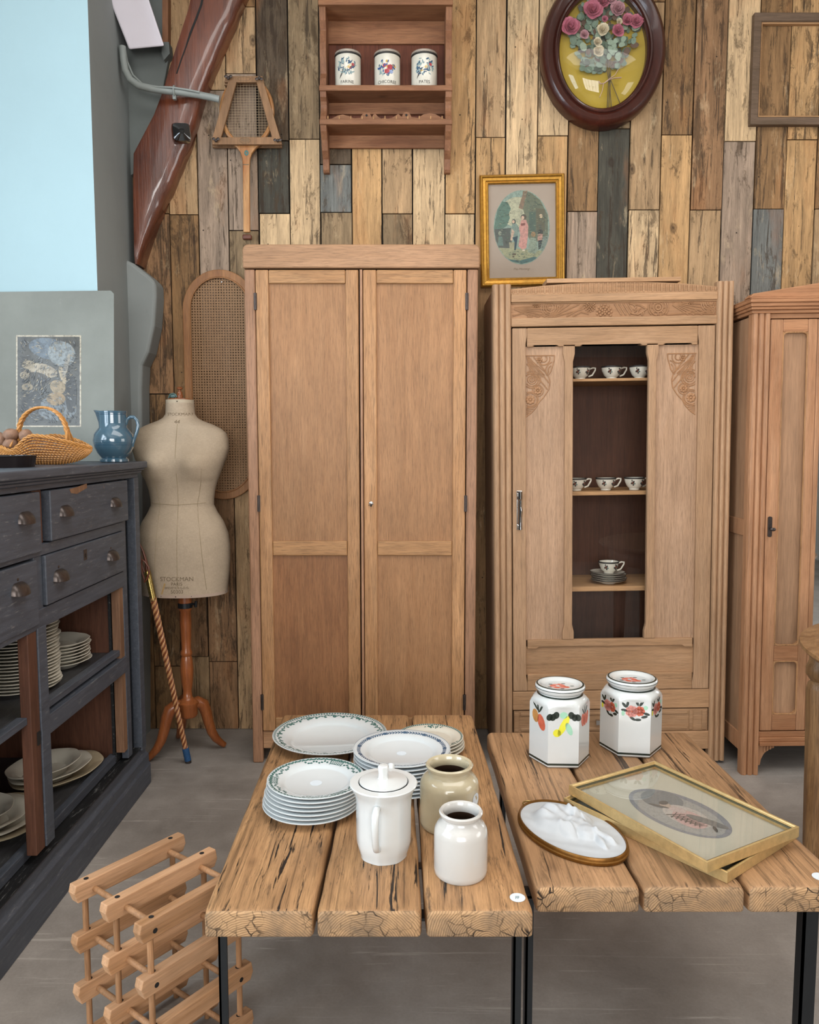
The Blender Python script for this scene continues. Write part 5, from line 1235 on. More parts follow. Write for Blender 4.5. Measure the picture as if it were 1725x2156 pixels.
def pull(parent, px, py, kind):
    c = P(px, py, X=XF+.004); mb = MB(); n = 14; vs = []; r = .038
    for j in range(7):
        el = pi/2*j/6
        for i in range(n+1): a = pi*i/n; vs.append((c.x+.026*cos(el)*sin(a)**.6 if i not in (0, n) else c.x, c.y+r*cos(a)*cos(el)**.5, c.z+.030*sin(el)-.012-(.004*sin(a)*cos(el))))
    mb.add(vs, [(j*(n+1)+i, j*(n+1)+i+1, (j+1)*(n+1)+i+1, (j+1)*(n+1)+i) for j in range(6) for i in range(n)])
    mb.box(c.x-.002, c.x+.001, c.y-.040, c.y+.040, c.z-.016, c.z+.004); mb.ball((c.x, c.y, c.z+.024), .003, .008, .007, 8, 5)
    return build('cup_pull', mb, M['iron'], parent, world=W, smooth=True)
def drawer(y0, y1, z0, z1, pulls, tilt=0, out=0):
    mb = MB(); x0, x1 = XF-.02, XF+.006+out
    q = [(x0, y0), (x1, y0), (x1, y1), (x0, y1)]
    a = [(x, y, z0+tilt*((y-y0)/(y1-y0)-.5)) for x, y in q]; b = [(x, y, z1+tilt*((y-y0)/(y1-y0)-.5)) for x, y in q]
    mb.hexa(a, b); d = build('drawer', mb, M['paint'], ct, world=W, bevel=.003)
    for p in pulls: pull(d, *p, 0)
    return d
dA = drawer(2.168, 2.765, 1.025, 1.166, [(133, 1075), (238, 1057)], out=.004)
dB = drawer(2.133, 2.732, .852, .990, [(123, 1211), (233, 1169)])
drawer(Y0+.052, 2.108, 1.005, 1.166, [(48, 1090)], out=.004); drawer(Y0+.052, 2.083, .81, .986, [(37, 1240)])
mb = MB(); c = P(180, 1168, X=XF+.007); mb.box(c.x-.002, c.x, c.y-.012, c.y+.012, c.z-.016, c.z+.016, 0); mb.box(c.x-.001, c.x+.0006, c.y-.002, c.y+.002, c.z-.008, c.z+.004, 1); build('keyhole_plate', mb, [M['iron'], M['dark']], dB, world=W)
mb = MB(); c0, c1 = P(146, 1030, X=XF+.0105), P(183, 1022, X=XF+.0105)
mb.poly([(XF+.0106, c0.y, c0.z), (XF+.0106, c0.y+.01, c0.z-.012), (XF+.0106, c0.y+.05, c0.z-.017), (XF+.0106, c1.y, c1.z-.008), (XF+.0106, c1.y, c1.z+.006), (XF+.0106, c0.y+.06, c0.z+.004)]); build('bare_patch', mb, M['brownwood2'], dA, world=W)

# ------------------------------------------------------------ china inside the counter
def ordw(k): return ['first', 'second', 'third', 'fourth', 'fifth', 'sixth', 'seventh', 'eighth', 'ninth', 'tenth', 'eleventh', 'twelfth', 'thirteenth', 'fourteenth', 'fifteenth', 'sixteenth', 'seventeenth', 'eighteenth', 'nineteenth', 'twentieth', 'twenty-first', 'twenty-second', 'twenty-third', 'twenty-fourth', 'twenty-fifth', 'twenty-sixth'][k]
def plate_prof(r, h=.018, foot=.55, t=.004):
    return [(0, .002), (r*foot-.003, .002), (r*foot, 0), (r*foot+.003, .001), (r*.64, .003), (r*.72, h*.48), (r, h-.002), (r+.001, h), (r-.001, h+.001), (r*.72, h*.62), (r*.67, h*.42), (r*.63, .0062), (0, .0055)]
def plate_mb(r, h=.018, scal=0, m=0, n=56, **k):
    mb = MB(); mb.lathe(plate_prof(r, h, **k), n, cap=False, m=m, fn=(lambda a, z: 1+scal*max(0, z/h)*cos(6*a)*.5+scal*max(0, z/h)*abs(sin(6*a))*.5) if scal else None); return mb
def stack(name, cx, cy, z, r, n, step, mats, label, group, cat, h=.018, scal=0, jit=.003, mbf=None, sy=1):
    me = None
    for i in range(n):
        if me is None: o = build(name, mbf() if mbf else plate_mb(r, h, scal), mats, smooth=True); me = o
        else: o = me.copy(); COL.objects.link(o)
        o.location = (cx+random.uniform(-jit, jit), cy+random.uniform(-jit, jit), z+.0003+step*i); o.rotation_euler = (0, 0, random.uniform(0, 6.28) if sy == 1 else random.uniform(-.1, .1)); o.scale = (1, sy, 1)
        tag(o, label(i), cat, group)
    return me
zS, zB = .562, .182
def lab(i, n, s): return s
o = P(36, 1440, Z=zS)
stack('dinner_plate', -1.175, 2.31, zS, .118, 26, .0098, [M['cream']], lambda i: 'cream scalloped plate, %s from the top of the tall counter stack' % ordw(25-i) if i < 25 else 'topmost cream scalloped plate of the tall stack in the counter', 'tall plate stack in the counter', 'plate', h=.017, scal=.03)
stack('soup_plate', -1.165, 2.545, zS, .105, 7, .0105, [M['cream']], lambda i: 'cream soup plate, %s from the top of the low stack in the counter' % ordw(6-i) if i < 6 else 'topmost cream soup plate of the low stack in the counter', 'low plate stack in the counter', 'plate', h=.026, scal=.03)
# nested serving dishes, bottom shelf
def dish(r, h, sy, m, loc, label, rot=(0, 0, 0), group=None, name='serving_dish'):
    mb = MB(); mb.lathe([(0, .002), (r*.55, .002), (r*.58, 0), (r*.62, .002), (r*.78, h*.7), (r, h-.002), (r+.001, h), (r-.001, h+.001), (r*.78, h*.75+.003), (r*.6, .006), (0, .0055)], 64, cap=False, sy=sy, fn=lambda a, z: 1+.012*(z/h)*cos(8*a))
    o = build(name, mb, m, smooth=True); o.location = loc; o.rotation_euler = rot; return tag(o, label, 'dish', group)
dish(.165, .03, .72, M['cream_d'], (-1.175, 2.545, zB+.0005), 'largest yellowed oval serving dish, lowest of three on counter bottom shelf', rot=(0, 0, 1.2))
dish(.145, .032, .72, M['cream'], (-1.19, 2.53, zB+.013), 'yellowed oval serving dish in the middle of three on bottom shelf', rot=(0, 0, 1.2))
dish(.13, .038, .72, M['cream'], (-1.205, 2.515, zB+.026), 'cream oval serving dish, topmost of three on bottom shelf', rot=(0, 0, 1.2))
for k, (r, x, y, z, h) in enumerate(((.165, -1.218, 2.20, .0005, .03), (.148, -1.222, 2.175, .013, .034), (.13, -1.225, 2.15, .028, .038), (.112, -1.23, 2.12, .045, .05))):
    dish(r, h, 1, M['cream'] if k else M['cream_d'], (x, y, zB+z), ('largest round cream dish, lowest of the near group on bottom shelf', 'second round cream dish of the near group on bottom shelf', 'third round cream dish of the near group on bottom shelf', 'deep white bowl topmost of the near group on bottom shelf')[k], name='round_dish')
pm = [M['cream'], None]
t = MT('black_transfer', .2, .4, 0, .4); v = t.coord(rnd=False); f = t.noise(v, 60, 5, .75, .6); t.base(t.mix(hx('#1f1a18'), hx('#b5aa98'), t.ramp(f, [(.52, 0), (.56, .9)]))); pm[1] = t.mat
stack('dark_patterned_plate', -1.17, 1.83, zB, .10, 5, .0085, [M['cream']], lambda i: 'white plate, %s below the black patterned plate in the counter' % ordw(4-i), 'near plate stack in the counter', 'plate', h=.017)
def dp():
    m = plate_mb(.10, .017); b = MB(); b.lathe([(.098, .0176), (.076, .0155), (.064, .0072), (0, .0068)], 48, cap=False, m=1); m.sub(b); return m
o = build('dark_patterned_plate', dp(), pm, smooth=True); o.location = (-1.17, 1.83, zB+.0003+.0085*5); tag(o, 'plate with black leafy pattern on top of the near stack', 'plate')

# ------------------------------------------------------------ on top of the counter
# print on grey card
ba, bb_ = Vector((-1.60, 2.905, zT+.0005)), Vector((P(240, 962, Y=2.905).x, 2.905, zT+.0005))
ptp = P(240, 612, Y=2.985); ztp = ptp.z; lean = atan2(2.985-2.905, ztp-zT); Hc = math.hypot(2.985-2.905, ztp-zT); sk_ = ptp.x-bb_.x; Wc = bb_.x-ba.x
po = thing('mounted_print', 'dark faded portrait print on large worn grey card leaning on blue wall', 'print', bb_, rot=(-lean, 0, 0))
cardm = plaster('grey_card', '#7e827d', .22, '#9b9d98', .75)
mb = MB(); mb.prism([(0, 0), (sk_, Hc-.012), (sk_-.012, Hc), (-Wc, Hc-.006), (-Wc, 0)], 'y', 0, .004); card = build('card', mb, cardm, po)
def cc(px, py):
    # pixel on the leaning card -> card coordinates
    o_ = Vector((0, 0, H)); x = (px-862.5)/F; u_ = -(py-1078)/F; d = Vector((x, cos(TH)+u_*sin(TH), -sin(TH)+u_*cos(TH)))
    nrm = Vector((0, -cos(lean), sin(lean))); t_ = (bb_-o_).dot(nrm)/d.dot(nrm); p = o_+d*t_-bb_
    return p.x, p.y*sin(lean)+p.z*cos(lean)
def rectc(x0, x1, y0, y1): return [cc(x0, y0), cc(x1, y0), cc(x1, y1), cc(x0, y1)]
mb = MB(); mb.cc = hx('#b5ad9a'); D = [-.0006]
def ik(pts, col): mb.cc = hx(col); mb.poly([(x, D[0], z) for x, z in pts]); D[0] -= .00006
ik(rectc(34, 171, 706, 899), '#b3aa97'); ik(rectc(37, 168, 709, 896), '#4b4b47')
def pe(cx, cy, rx, ry, ang=0, n=22): return [cc(cx+rot2(rx*cos(2*pi*i/n), ry*sin(2*pi*i/n), ang)[0], cy+rot2(rx*cos(2*pi*i/n), ry*sin(2*pi*i/n), ang)[1]) for i in range(n)]
ik(pe(105, 735, 45, 22, .2), '#5e6a74'); ik(pe(130, 745, 30, 26, .4), '#7d8587'); ik(pe(120, 860, 42, 26, 0), '#6a7175'); ik(pe(90, 780, 32, 14, .25), '#9a907d'); ik(pe(83, 796, 24, 11, .3), '#4b463e'); ik(pe(60, 768, 14, 9), '#8d836e'); ik(pe(52, 790, 10, 8), '#8d836e'); ik(pe(58, 815, 12, 8), '#857a64')
ik(pe(88, 806, 7, 10, .5), '#2f2f30'); ik(pe(122, 815, 17, 14, .5), '#8f7f63'); ik(pe(118, 840, 20, 14), '#8a7657'); ik(pe(132, 790, 6, 20, -.3), '#a2957c'); ik(pe(140, 770, 5, 26, .25), '#8f8c82'); ik(pe(66, 850, 20, 30, .2), '#3c3c3a'); ik(pe(150, 830, 12, 40), '#3a3b3a')
rq = random.Random(11); cols_ = ('#26282a', '#3b3c3c', '#55585a', '#767b7d', '#958b76', '#2f3133')
for k in range(900):
    x, y = rq.uniform(40, 165), rq.uniform(712, 893)
    lightz = (x-105)**2/2600+(y-735)**2/900 < 1 or (x-122)**2/400+(y-818)**2/900 < 1 or (x-90)**2/900+(y-778)**2/260 < 1
    if lightz and rq.random() < .6: continue
    an = .6*sin(x/17)+.8*cos(y/23)+rq.uniform(-.4, .4); ln_ = rq.uniform(2, 5.5)
    if not (40+ln_ < x < 165-ln_ and 712+ln_ < y < 893-ln_): continue
    dx_, dy_ = ln_*cos(an), ln_*sin(an); ww = rq.uniform(.4, 1.1)
    mb.cc = hx(rq.choice(cols_[3:5] if lightz else cols_)); D[0] -= .000001
    mb.poly([(p[0], D[0]-.0003, p[1]) for p in (cc(x-dx_, y-dy_), cc(x+dy_*.2, y-ww), cc(x+dx_, y+dy_), cc(x-dy_*.2, y+ww))])
build('print', mb, attr_mat('engraving', .45, .92, 55, '#232424', .2), card, cols=True)
# blue jug
jc = P(241, 966, Y=2.79); jx = jc.x
jg = thing('ceramic_jug', 'glossy blue ceramic jug with banded round belly and spout', 'jug', (jx, 2.79, zT+.0004))
r = lambda px: px*2.79/F
def jz(py): return (963-py)*2.79/F
pts = [(0, .002), (r(26), 0), (r(29), .002), (r(29), jz(957)), (r(25), jz(954)), (r(33), jz(944)), (r(39), jz(932)), (r(41.5), jz(918)), (r(39), jz(905)), (r(33), jz(896)), (r(28.5), jz(891)), (r(28), jz(880)), (r(28), jz(862)), (r(28.5), jz(857)), (r(27), jz(856.5)), (r(26), jz(860)), (r(26), jz(888)), (r(36), jz(915)), (r(20), jz(950)), (0, jz(951))]
mb = MB(); b = MB(); b.lathe(pts, 56, cap=False)
def spout(x, y, z):
    t = max(0, (z-jz(893))/(jz(857)-jz(893))); a = atan2(y, x); d = abs(((a-pi+pi) % (2*pi))-pi); w_ = exp(-(d/.42)**2)
    k = 1+.42*w_*t**1.6; return x*k, y*(1-.1*w_*t), z+.004*w_*t
b.xf(spout); mb.sub(b)
for py in (918.5, 922.5, 926.5, 893, 861, 864, 954):
    z = jz(py); rr = {893: 29.5, 861: 28.3, 864: 28.2, 954: 25.6}.get(py, 41.2-.06*abs(py-918)**1.3); b = MB(); b.lathe([(r(rr)-.0003, z-.0008), (r(rr)+.0005, z), (r(rr)-.0003, z+.0008)], 56, cap=False, m=1); b.xf(spout); mb.sub(b)
build('body', mb, [M['bluejug'], M['bluejug_d']], jg, smooth=True)
mb = MB(); mb.tube([(r(x-241), 0, jz(y)) for x, y in ((266, 884), (270, 874), (277, 869), (285, 869), (291, 876), (293, 886), (290, 900), (285, 912), (280, 924), (278, 930))], [.006, .005, .0045, .0045, .0045, .0045, .0045, .0045, .005, .006], 10, flat=1.3); build('handle', mb, M['bluejug'], jg, smooth=True)
# dark fluted tin
tr = (70-0)*2.24/F
tn = MB(); tx = P(70, 960, Y=2.24).x-.105
tn.lathe([(0, 0), (.098, 0), (.103, .031), (.105, .032), (.102, .033), (.095, .003), (0, .0028)], 120, cap=False, fn=lambda a, z: 1+.012*cos(44*a)*(z > 0)); o = build('tart_tin', tn, M['tin'], smooth=True); o.location = (tx, 2.24, zT+.0004); tag(o, 'dark fluted tart tin at the counter edge in front of the basket', 'tin')
# wicker trug: boat-shaped shell with pinched ends
by = 2.50; bxc = P(92, 945, Y=by).x; bk = thing('wicker_basket', 'golden wicker boat-shaped basket with tall arched handle holding nuts', 'basket', (bxc, by, zT+.0006))
Lh = .152; Wh = .088; Hb = .078
def shell(u, v):
    """u -1..1 along, v -1..1 across rim to rim through the keel"""
    wd = Wh*(1-abs(u)**2.2); keel = .016*abs(u)**2+.028*abs(u)**5; rim = .050+.040*(1-abs(u)**1.5)-.034*exp(-((u+.45)/.28)**2)*(v < 0)
    y = wd*sin(v*pi/2)*(1+.12*cos(v*pi)); z = keel+(rim-keel)*(1-cos(v*pi/2))**.85; return Vector((u*Lh, y, z))
mb = MB(); NU = 34
for i in range(NU*2+1):
    u = -1+i/NU
    if abs(u) > .98: continue
    mb.tube([shell(u, -1+2*j/16) for j in range(17)], .0013, 5, m=1)
NV = 26
for j in range(NV+1):
    v = -1+2*j/NV; pts = []
    for i in range(4*NU+1):
        u = -1+i/(2*NU); p = shell(u, v); q = shell(u*.98, v*.98); off = .0018*sin(pi*i/2*1.0+j*pi); n_ = Vector((0, sin(v*pi/2), -cos(v*pi/2))); pts.append(p+n_*off)
    mb.tube(pts, .0021, 5, m=0)
build('woven_shell', mb, [M['wicker'], M['wickerd']], bk, smooth=True)
for s_ in (-1, 1):
    mb = MB()
    for st in range(3):
        pts = []
        for i in range(81): u = -1+2*i/80; p = shell(u, s_); a = i*.55+st*2*pi/3; pts.append(p+Vector((0, .0035*cos(a), .0035*sin(a)+.002)))
        mb.tube(pts, .0026, 6)
    build('braided_rim', mb, M['wicker'], bk, smooth=True)
for dy in (-.006, .006):
    mb = MB(); pts = []
    for i in range(41): a = pi*i/40; pts.append(Vector((-.0+.078*cos(a)*-1, dy+(.03 if dy > 0 else -.03)*0+cos(a)*0, .074+.105*sin(a)**.8)))
    for st in range(2): mb.tube([p+Vector((.003*cos(i*1.3+st*pi), .003*sin(i*1.3+st*pi), 0)) for i, p in enumerate(pts)], .004, 6)
    build('handle', mb, M['wicker'], bk, smooth=True)
mb = MB()
for sx_ in (-1, 1):
    for k in (-1, 0, 1): mb.tube([Vector((sx_*.078, .004*k, .11)), Vector((sx_*.082, .02*k, .085)), Vector((sx_*(.086), .04*k, .055))], .0032, 6)
build('handle_splay', mb, M['wicker'], bk, smooth=True)
nutl = ['brown walnut at the left edge of the basket near the tin', 'wrinkled walnut in the basket left of the handle foot', 'pale walnut lowest in the basket beside the tart tin', 'dark walnut deep in the basket behind the others']
for k, (px, py, r_) in enumerate(((22, 915, .021), (55, 918, .022), (22, 934, .020), (0, 925, .022))):
    p = P(px, py, Y=by-.02+.02*(k == 3)); mb = MB(); mb.ball((0, 0, 0), r_*1.15, r_, r_*.9, 20, 14); rnd = random.Random(k)
    mb.xf(lambda x, y, z: tuple(c*(1+.05*sin(300*x+k)*cos(260*z)+.04*sin(220*y)) for c in (x, y, z)))
    o = build('walnut', mb, M['nut'], smooth=True); o.location = p; o.rotation_euler = (k, .3*k, k*2); tag(o, nutl[k], 'nut', 'walnuts in the basket')
#NEXT
# ------------------------------------------------------------ plank-topped low tables
ZT = .45
def table(label, yf, fx, yb, bx_, mats, legs, rings):
    t = thing('coffee_table', label, 'table', (P(sum(fx)/len(fx), yf, Z=ZT).x, (P(900, yf, Z=ZT).y+P(900, yb, Z=ZT).y)/2, 0)); W = t.location
    th_ = .053
    for i in range(3):
        a0, a1 = P(fx[2*i], yf, Z=ZT), P(fx[2*i+1], yf, Z=ZT); b0, b1 = P(bx_[2*i], yb, Z=ZT), P(bx_[2*i+1], yb, Z=ZT)
        eg = endgrain('end_grain', *rings[i], '#b08d68', '#7a5f44'); cx = (a0.x+a1.x)/2; org = Vector((cx, (a0.y+b0.y)/2, ZT))
        NX, NZ = 12, 5; n = 24
        # outline of the board end with softened corners, slightly uneven
        def sect(p0, p1, sd):
            rr = random.Random(sd); w_ = p1.x-p0.x; r = .013; o_ = []
            for ccx, ccz, st, q in ((w_-r, -r, 0, r), (r, -r, 90, r), (.006, -th_+.006, 180, .006), (w_-.006, -th_+.006, 270, .006)):
                for k in range(5): a = R(st+90*k/4); o_.append((ccx+q*cos(a), ccz+q*sin(a)))
            return [(p0.x+x, z) for x, z in o_]
        rows = []; m_ = 14
        for k in range(m_+1):
            f = k/m_; p0 = a0.lerp(b0, f); p1 = a1.lerp(b1, f); wob = random.uniform(-.0012, .0012); rows.append([(x+wob, p0.y+0*z, ZT+z) for x, z in sect(p0, p1, 1)])
        L_ = len(rows[0])
        def shrink(row, dy, s):
            mx_ = sum(p[0] for p in row)/L_; mz_ = ZT-th_/2
            return [(mx_+(p[0]-mx_)*(1-s), p[1]+dy, mz_+(p[2]-mz_)*(1-s*3.2)) for p in row]
        allr = [shrink(rows[0], 0, .07), shrink(rows[0], .001, .045), shrink(rows[0], .004, .022), shrink(rows[0], .010, .008), shrink(rows[0], .020, 0)]+rows[1:-1]+[shrink(rows[-1], -.008, 0), shrink(rows[-1], 0, .03)]
        mb = MB(); mb.add([p for r_ in allr for p in r_], [])
        fs, ms = [], []
        for k in range(len(allr)-1):
            for j in range(L_): mb.f.append((k*L_+j, k*L_+(j+1) % L_, (k+1)*L_+(j+1) % L_, (k+1)*L_+j)); mb.m.append(0 if k > 1 else 1); mb.c.append(mb.cc); mb.o.append(mb.co)
        for q in (tuple(range(L_)), tuple(range((len(allr)-1)*L_, len(allr)*L_))): mb.f.append(q); mb.m.append(1); mb.c.append(mb.cc); mb.o.append(mb.co)
        o = build('board', mb, [mats[i], eg], t, world=org); o.location = org-W
        for p in o.data.polygons: p.use_smooth = True
        o.data.set_sharp_from_angle(angle=R(50))
    for (x0, x1), yy in legs:
        mb = MB(); mb.box(x0, x1, yy, yy+.006, .006, ZT-th_-.0005); mb.box(x0, x0+.004, yy, yy+.03, .006, ZT-th_-.0005); build('leg', mb, M['steel'], t, world=W)
    for yy in sorted({l[1] for l in legs}):
        xs = [l[0][0] for l in legs if l[1] == yy]+[l[0][1] for l in legs if l[1] == yy]
        mb = MB(); mb.box(min(xs), max(xs), yy, yy+.03, 0, .006); build('foot_bar', mb, M['steel'], t, world=W)
        mb = MB(); mb.box(min(xs), max(xs), yy, yy+.03, ZT-th_-.006, ZT-th_-.0002); build('top_bar', mb, M['steel'], t, world=W)
    return t
def lx(px): return P(px, 2060, Y=1.425).x
t1 = table('low table of three thick cracked boards holding stacked plates and stoneware jars', 1919, (428, 660, 667, 889, 897, 1124), 1504, (596, 752, 760, 861, 868, 996), [M['top']]*3,
           [((lx(461), lx(479)), 1.425), ((lx(1081), lx(1098)), 1.425), ((-.36, -.345), 2.30), ((.175, .19), 2.30)], [(-.0, -.11), (.0, -.075), (.02, -.055)])
t2 = table('low table of three smoother thick boards holding floral jars and gilt frames', 1869, (1129, 1349, 1356, 1571, 1578, 1796), 1541, (1026, 1160, 1166, 1305, 1311, 1446), [M['top2']]*3,
           [((P(1107, 2060, Y=1.5).x, P(1122, 2060, Y=1.5).x), 1.5), ((P(1692, 1980, Y=1.5).x, P(1722, 1980, Y=1.5).x), 1.5), ((.26, .275), 2.17), ((.78, .795), 2.17)], [(.01, -.05), (-.01, -.085), (.03, -.1)])
def sticker(nm, px, py, par, Z=ZT, r=.0145):
    c = P(px, py, Z=Z+.0006); mb = MB(); mb.lathe([(0, 0), (r, 0), (r, .0005), (0, .0005)], 28, cap=False); o = build(nm, mb, M['paper']); o.location = c; return tag(o, par, 'sticker')
s1 = sticker('price_sticker', 1090, 1890, 'round pale price sticker on front right corner of the cracked-board table'); s2 = sticker('price_sticker', 1727, 1846, 'round price sticker cut by right edge of photo on the smoother table')
mb = MB()
for k in range(4): mb.tube([(-.004+.002*k, -.005+.003*(k % 2), .0008), (-.003+.002*k, .004, .0008)], .0004, 4)
build('pen_mark', mb, M['green'], s1)

# ------------------------------------------------------------ plates
def rimz(rr, r, h): # height of the upper surface at radius rr
    a, b = r*.72, r; za, zb2 = h*.62, h+.001; t = max(0, min(1, (rr-a)/(b-a))); return za+(zb2-za)*t+.0004
def leafp(mb, r, h, rr, a, ln, wd, ang, m):
    pts = []; ln *= 1.25; wd *= 1.4
    for k in range(6):
        q = 2*pi*k/6; u, v = rot2(ln*cos(q), wd*sin(q), ang); r2 = rr+v; pts.append((r2*cos(a+u/rr), r2*sin(a+u/rr), rimz(r2, r, h)))
    mb.poly(pts, m)
def edge(mb, r, h, m, w_=.0022):
    mb.lathe([(r-w_, h+.0012), (r-.0009, h+.0016)], 56, cap=False, m=m)
def plate_A():   # garland and dotted edge
    r, h = .161, .026; mb = plate_mb(r, h, 0, 0, 72); rd = random.Random(1)
    for i in range(120): leafp(mb, r, h, r*.965, 2*pi*i/120, .0022, .0028, 0, 1)
    for i in range(96):
        a = 2*pi*i/96; leafp(mb, r, h, r*(.90+.012*sin(i*.8)), a, .0048, .0018, (-1)**i*.6, 1)
        if i % 3 == 0: leafp(mb, r, h, r*.86, a, .004, .0028, rd.uniform(0, 3), 1)
        if i % 8 == 0:
            for q in range(5): leafp(mb, r, h, r*(.885+.018*cos(q*1.26)), a+.03*sin(q*1.26), .003, .002, q, 1)
    edge(mb, r, h, 1, .0012); return mb
def plate_B():   # geometric corner cartouches with ivy
    r, h = .1125, .018; mb = plate_mb(r, h); rd = random.Random(2)
    for i in range(70):
        a = 2*pi*i/70; leafp(mb, r, h, r*.945, a, .0036, .0020, (-1)**i*.7, 1); leafp(mb, r, h, r*.93, a+.04, .002, .002, 0, 1)
    for c0 in (1.15, 1.15+2.1, 1.15+4.2):
        for k in range(-3, 4):
            for rr in (.82, .86, .90): leafp(mb, r, h, r*rr, c0+k*.05, .0022, .0010, 0.8 if (k+int(rr*100)) % 2 else -.8, 1)
        for rr in (.80, .92): leafp(mb, r, h, r*rr, c0, .019, .0006, 0, 1)
        for s_ in (-1, 1):
            leafp(mb, r, h, r*.86, c0+s_*.17, .0007, .009, 0, 1)
            for k in range(9): leafp(mb, r, h, r*(.84+.03*sin(k*1.7)), c0+s_*(.25+.07*k), .0030, .0021, rd.uniform(0, 3), 1)
    edge(mb, r, h, 1, .0008); return mb
def plate_C():
    r, h = .12, .019; mb = plate_mb(r, h)
    for i in range(88):
        a = 2*pi*i/88; leafp(mb, r, h, r*.905, a, .0042, .0013, .6, 1); leafp(mb, r, h, r*.875, a, .0042, .0013, -.6, 1)
        if i % 7 == 0:
            for q in range(5): leafp(mb, r, h, r*(.89+.02*cos(q*1.26)), a+.025*sin(q*1.26), .0028, .0022, q, 1)
    edge(mb, r, h, 1, .0012); return mb
def plate_D():
    r, h = .092, .015; mb = plate_mb(r, h); rd = random.Random(4)
    for i in range(90): leafp(mb, r, h, r*.955, 2*pi*i/90, .0022, .0020, .5, 1)
    for c0 in (1.4, 1.4+2.1, 1.4+4.2):
        for k in range(22): leafp(mb, r, h, r*rd.uniform(.78, .9), c0+rd.gauss(0, .16), .0026, .0013, rd.uniform(0, 3), 1)
    edge(mb, r, h, 1, .001); return mb
def plain_edge(r, h):
    mb = plate_mb(r, h); edge(mb, r, h, 1, .0010); return mb
ORD = ['top', 'second', 'third', 'fourth', 'fifth', 'sixth', 'seventh', 'eighth', 'ninth', 'tenth', 'eleventh', 'twelfth', 'thirteenth']
def dinner_stack(px, py, z_top, n, step, topf, r, h, mats, kind, place, dx=0, dy=0, name='dinner_plate', desc=''):
    c = P(px, py, Z=z_top); me = None
    for k in range(n):      # k = 0 is the lowest
        last = k == n-1; z = ZT+.0004+step*k
        if last: o = build(name, topf(), mats, smooth=True)
        elif me is None: o = me = build(name, plain_edge(r, h), [mats[0], mats[1]], smooth=True)
        else: o = me.copy(); COL.objects.link(o)
        f = (n-1-k)/max(1, n-1); o.location = (c.x+dx*f+random.uniform(-.0012, .0012), c.y+dy*f+random.uniform(-.0012, .0012), z); o.rotation_euler = (0, 0, 0 if last else random.uniform(0, 6))
        tag(o, ('%s, topmost of the %s' % (kind, place)) if last else ('white dark-edged plate, %s from the top of the %s' % (ORD[n-1-k], place)) if k else 'lowest white plate of the %s' % place, 'plate', desc)
    return o
G, Bl = M['green'], M['blue']
pl1 = build('serving_platter', plate_A(), [M['white'], G], smooth=True); c = P(695, 1543, Z=.475); pl1.location = (c.x, c.y, ZT+.0004); tag(pl1, 'large white platter with green garland rim, alone at the back left of the table', 'platter')
pB = dinner_stack(667, 1638, .522, 7, .0092, plate_B, .1125, .018, [M['white'], G], 'white plate with green ivy and geometric corners', 'front left plate stack', -.012, -.004, desc='front left plate stack')
pC = dinner_stack(846, 1570, .548, 9, .0092, plate_C, .12, .019, [M['white'], Bl], 'white plate with blue laurel wreath rim', 'middle plate stack behind the pot', .004, -.004, desc='middle plate stack')
pD = dinner_stack(905, 1546, .495, 4, .0085, plate_D, .092, .015, [M['cream'], G], 'small cream plate with green flower sprigs', 'back right plate stack', .004, -.003, desc='back right plate stack')
pD.location.y += .0
for o, rr in ((pB, .014), (pC, .012)):
    mb = MB(); mb.lathe([(0, .0058), (rr, .0058), (rr, .0062), (0, .0062)], 24, (0, -.004, 0), cap=False); build('price_label', mb, M['paper'], o)

# ------------------------------------------------------------ lidded pot
c = P(808, 1797, Z=ZT); pot = thing('lidded_pot', 'tall white ironstone jug with flat knobbed lid and side handle', 'pot', (c.x, c.y, ZT+.0003), rot=(0, 0, R(-100)))
r_ = lambda px: px*1.615/F
hz_ = .150
def oct_(a, z): 
    k = 8; t = (a+pi/8) % (2*pi/k)-pi/k; w_ = max(0, 1-z/.03) if z < .03 else 0
    return 1-.03*abs(sin(4*a))*(1 if z < hz_*.86 else 0)*.8-.012*w_
mb = MB(); mb.lathe([(0, .004), (.043, .004), (.045, 0), (.0495, .0), (.0500, .006), (.0535, .016), (.0570, .032), (.0575, .05), (.0575, .10), (.0585, .122), (.062, .138), (.069, .149), (.0700, .152), (.0685, .154), (.052, .1545), (.050, .150), (.048, .146)], 96, cap=False, fn=oct_)
body = build('body', mb, M['white_g'], pot, smooth=True)
mb = MB(); mb.lathe([(.0488, .1545), (.0495, .1552), (.0490, .157), (.030, .1605), (.014, .1625), (0, .163)], 56, cap=False); lid = build('lid', mb, M['white_g'], pot, smooth=True)
mb = MB(); mb.lathe([(.0135, .1615), (.0115, .165), (.0105, .172), (.0120, .183), (.0125, .186), (.011, .189), (0, .190)], 6, cap=False); build('knob', mb, M['white_g'], lid, bevel=.0015, smooth=True)
mb = MB(); mb.tube([(.052, 0, .122), (.066, 0, .126), (.080, 0, .118), (.084, 0, .10), (.081, 0, .075), (.076, 0, .055), (.068, 0, .042), (.058, 0, .036), (.054, 0, .045)], [.007, .007, .0075, .0075, .0072, .007, .0068, .0065, .006], 12, flat=.8); build('handle', mb, M['white_g'], pot, smooth=True)
mb = MB(); mb.tube([(-.055, 0, .125), (-.072, 0, .143), (-.084, 0, .156)], [.012, .010, .007], 10); build('spout', mb, M['white_g'], pot, smooth=True)

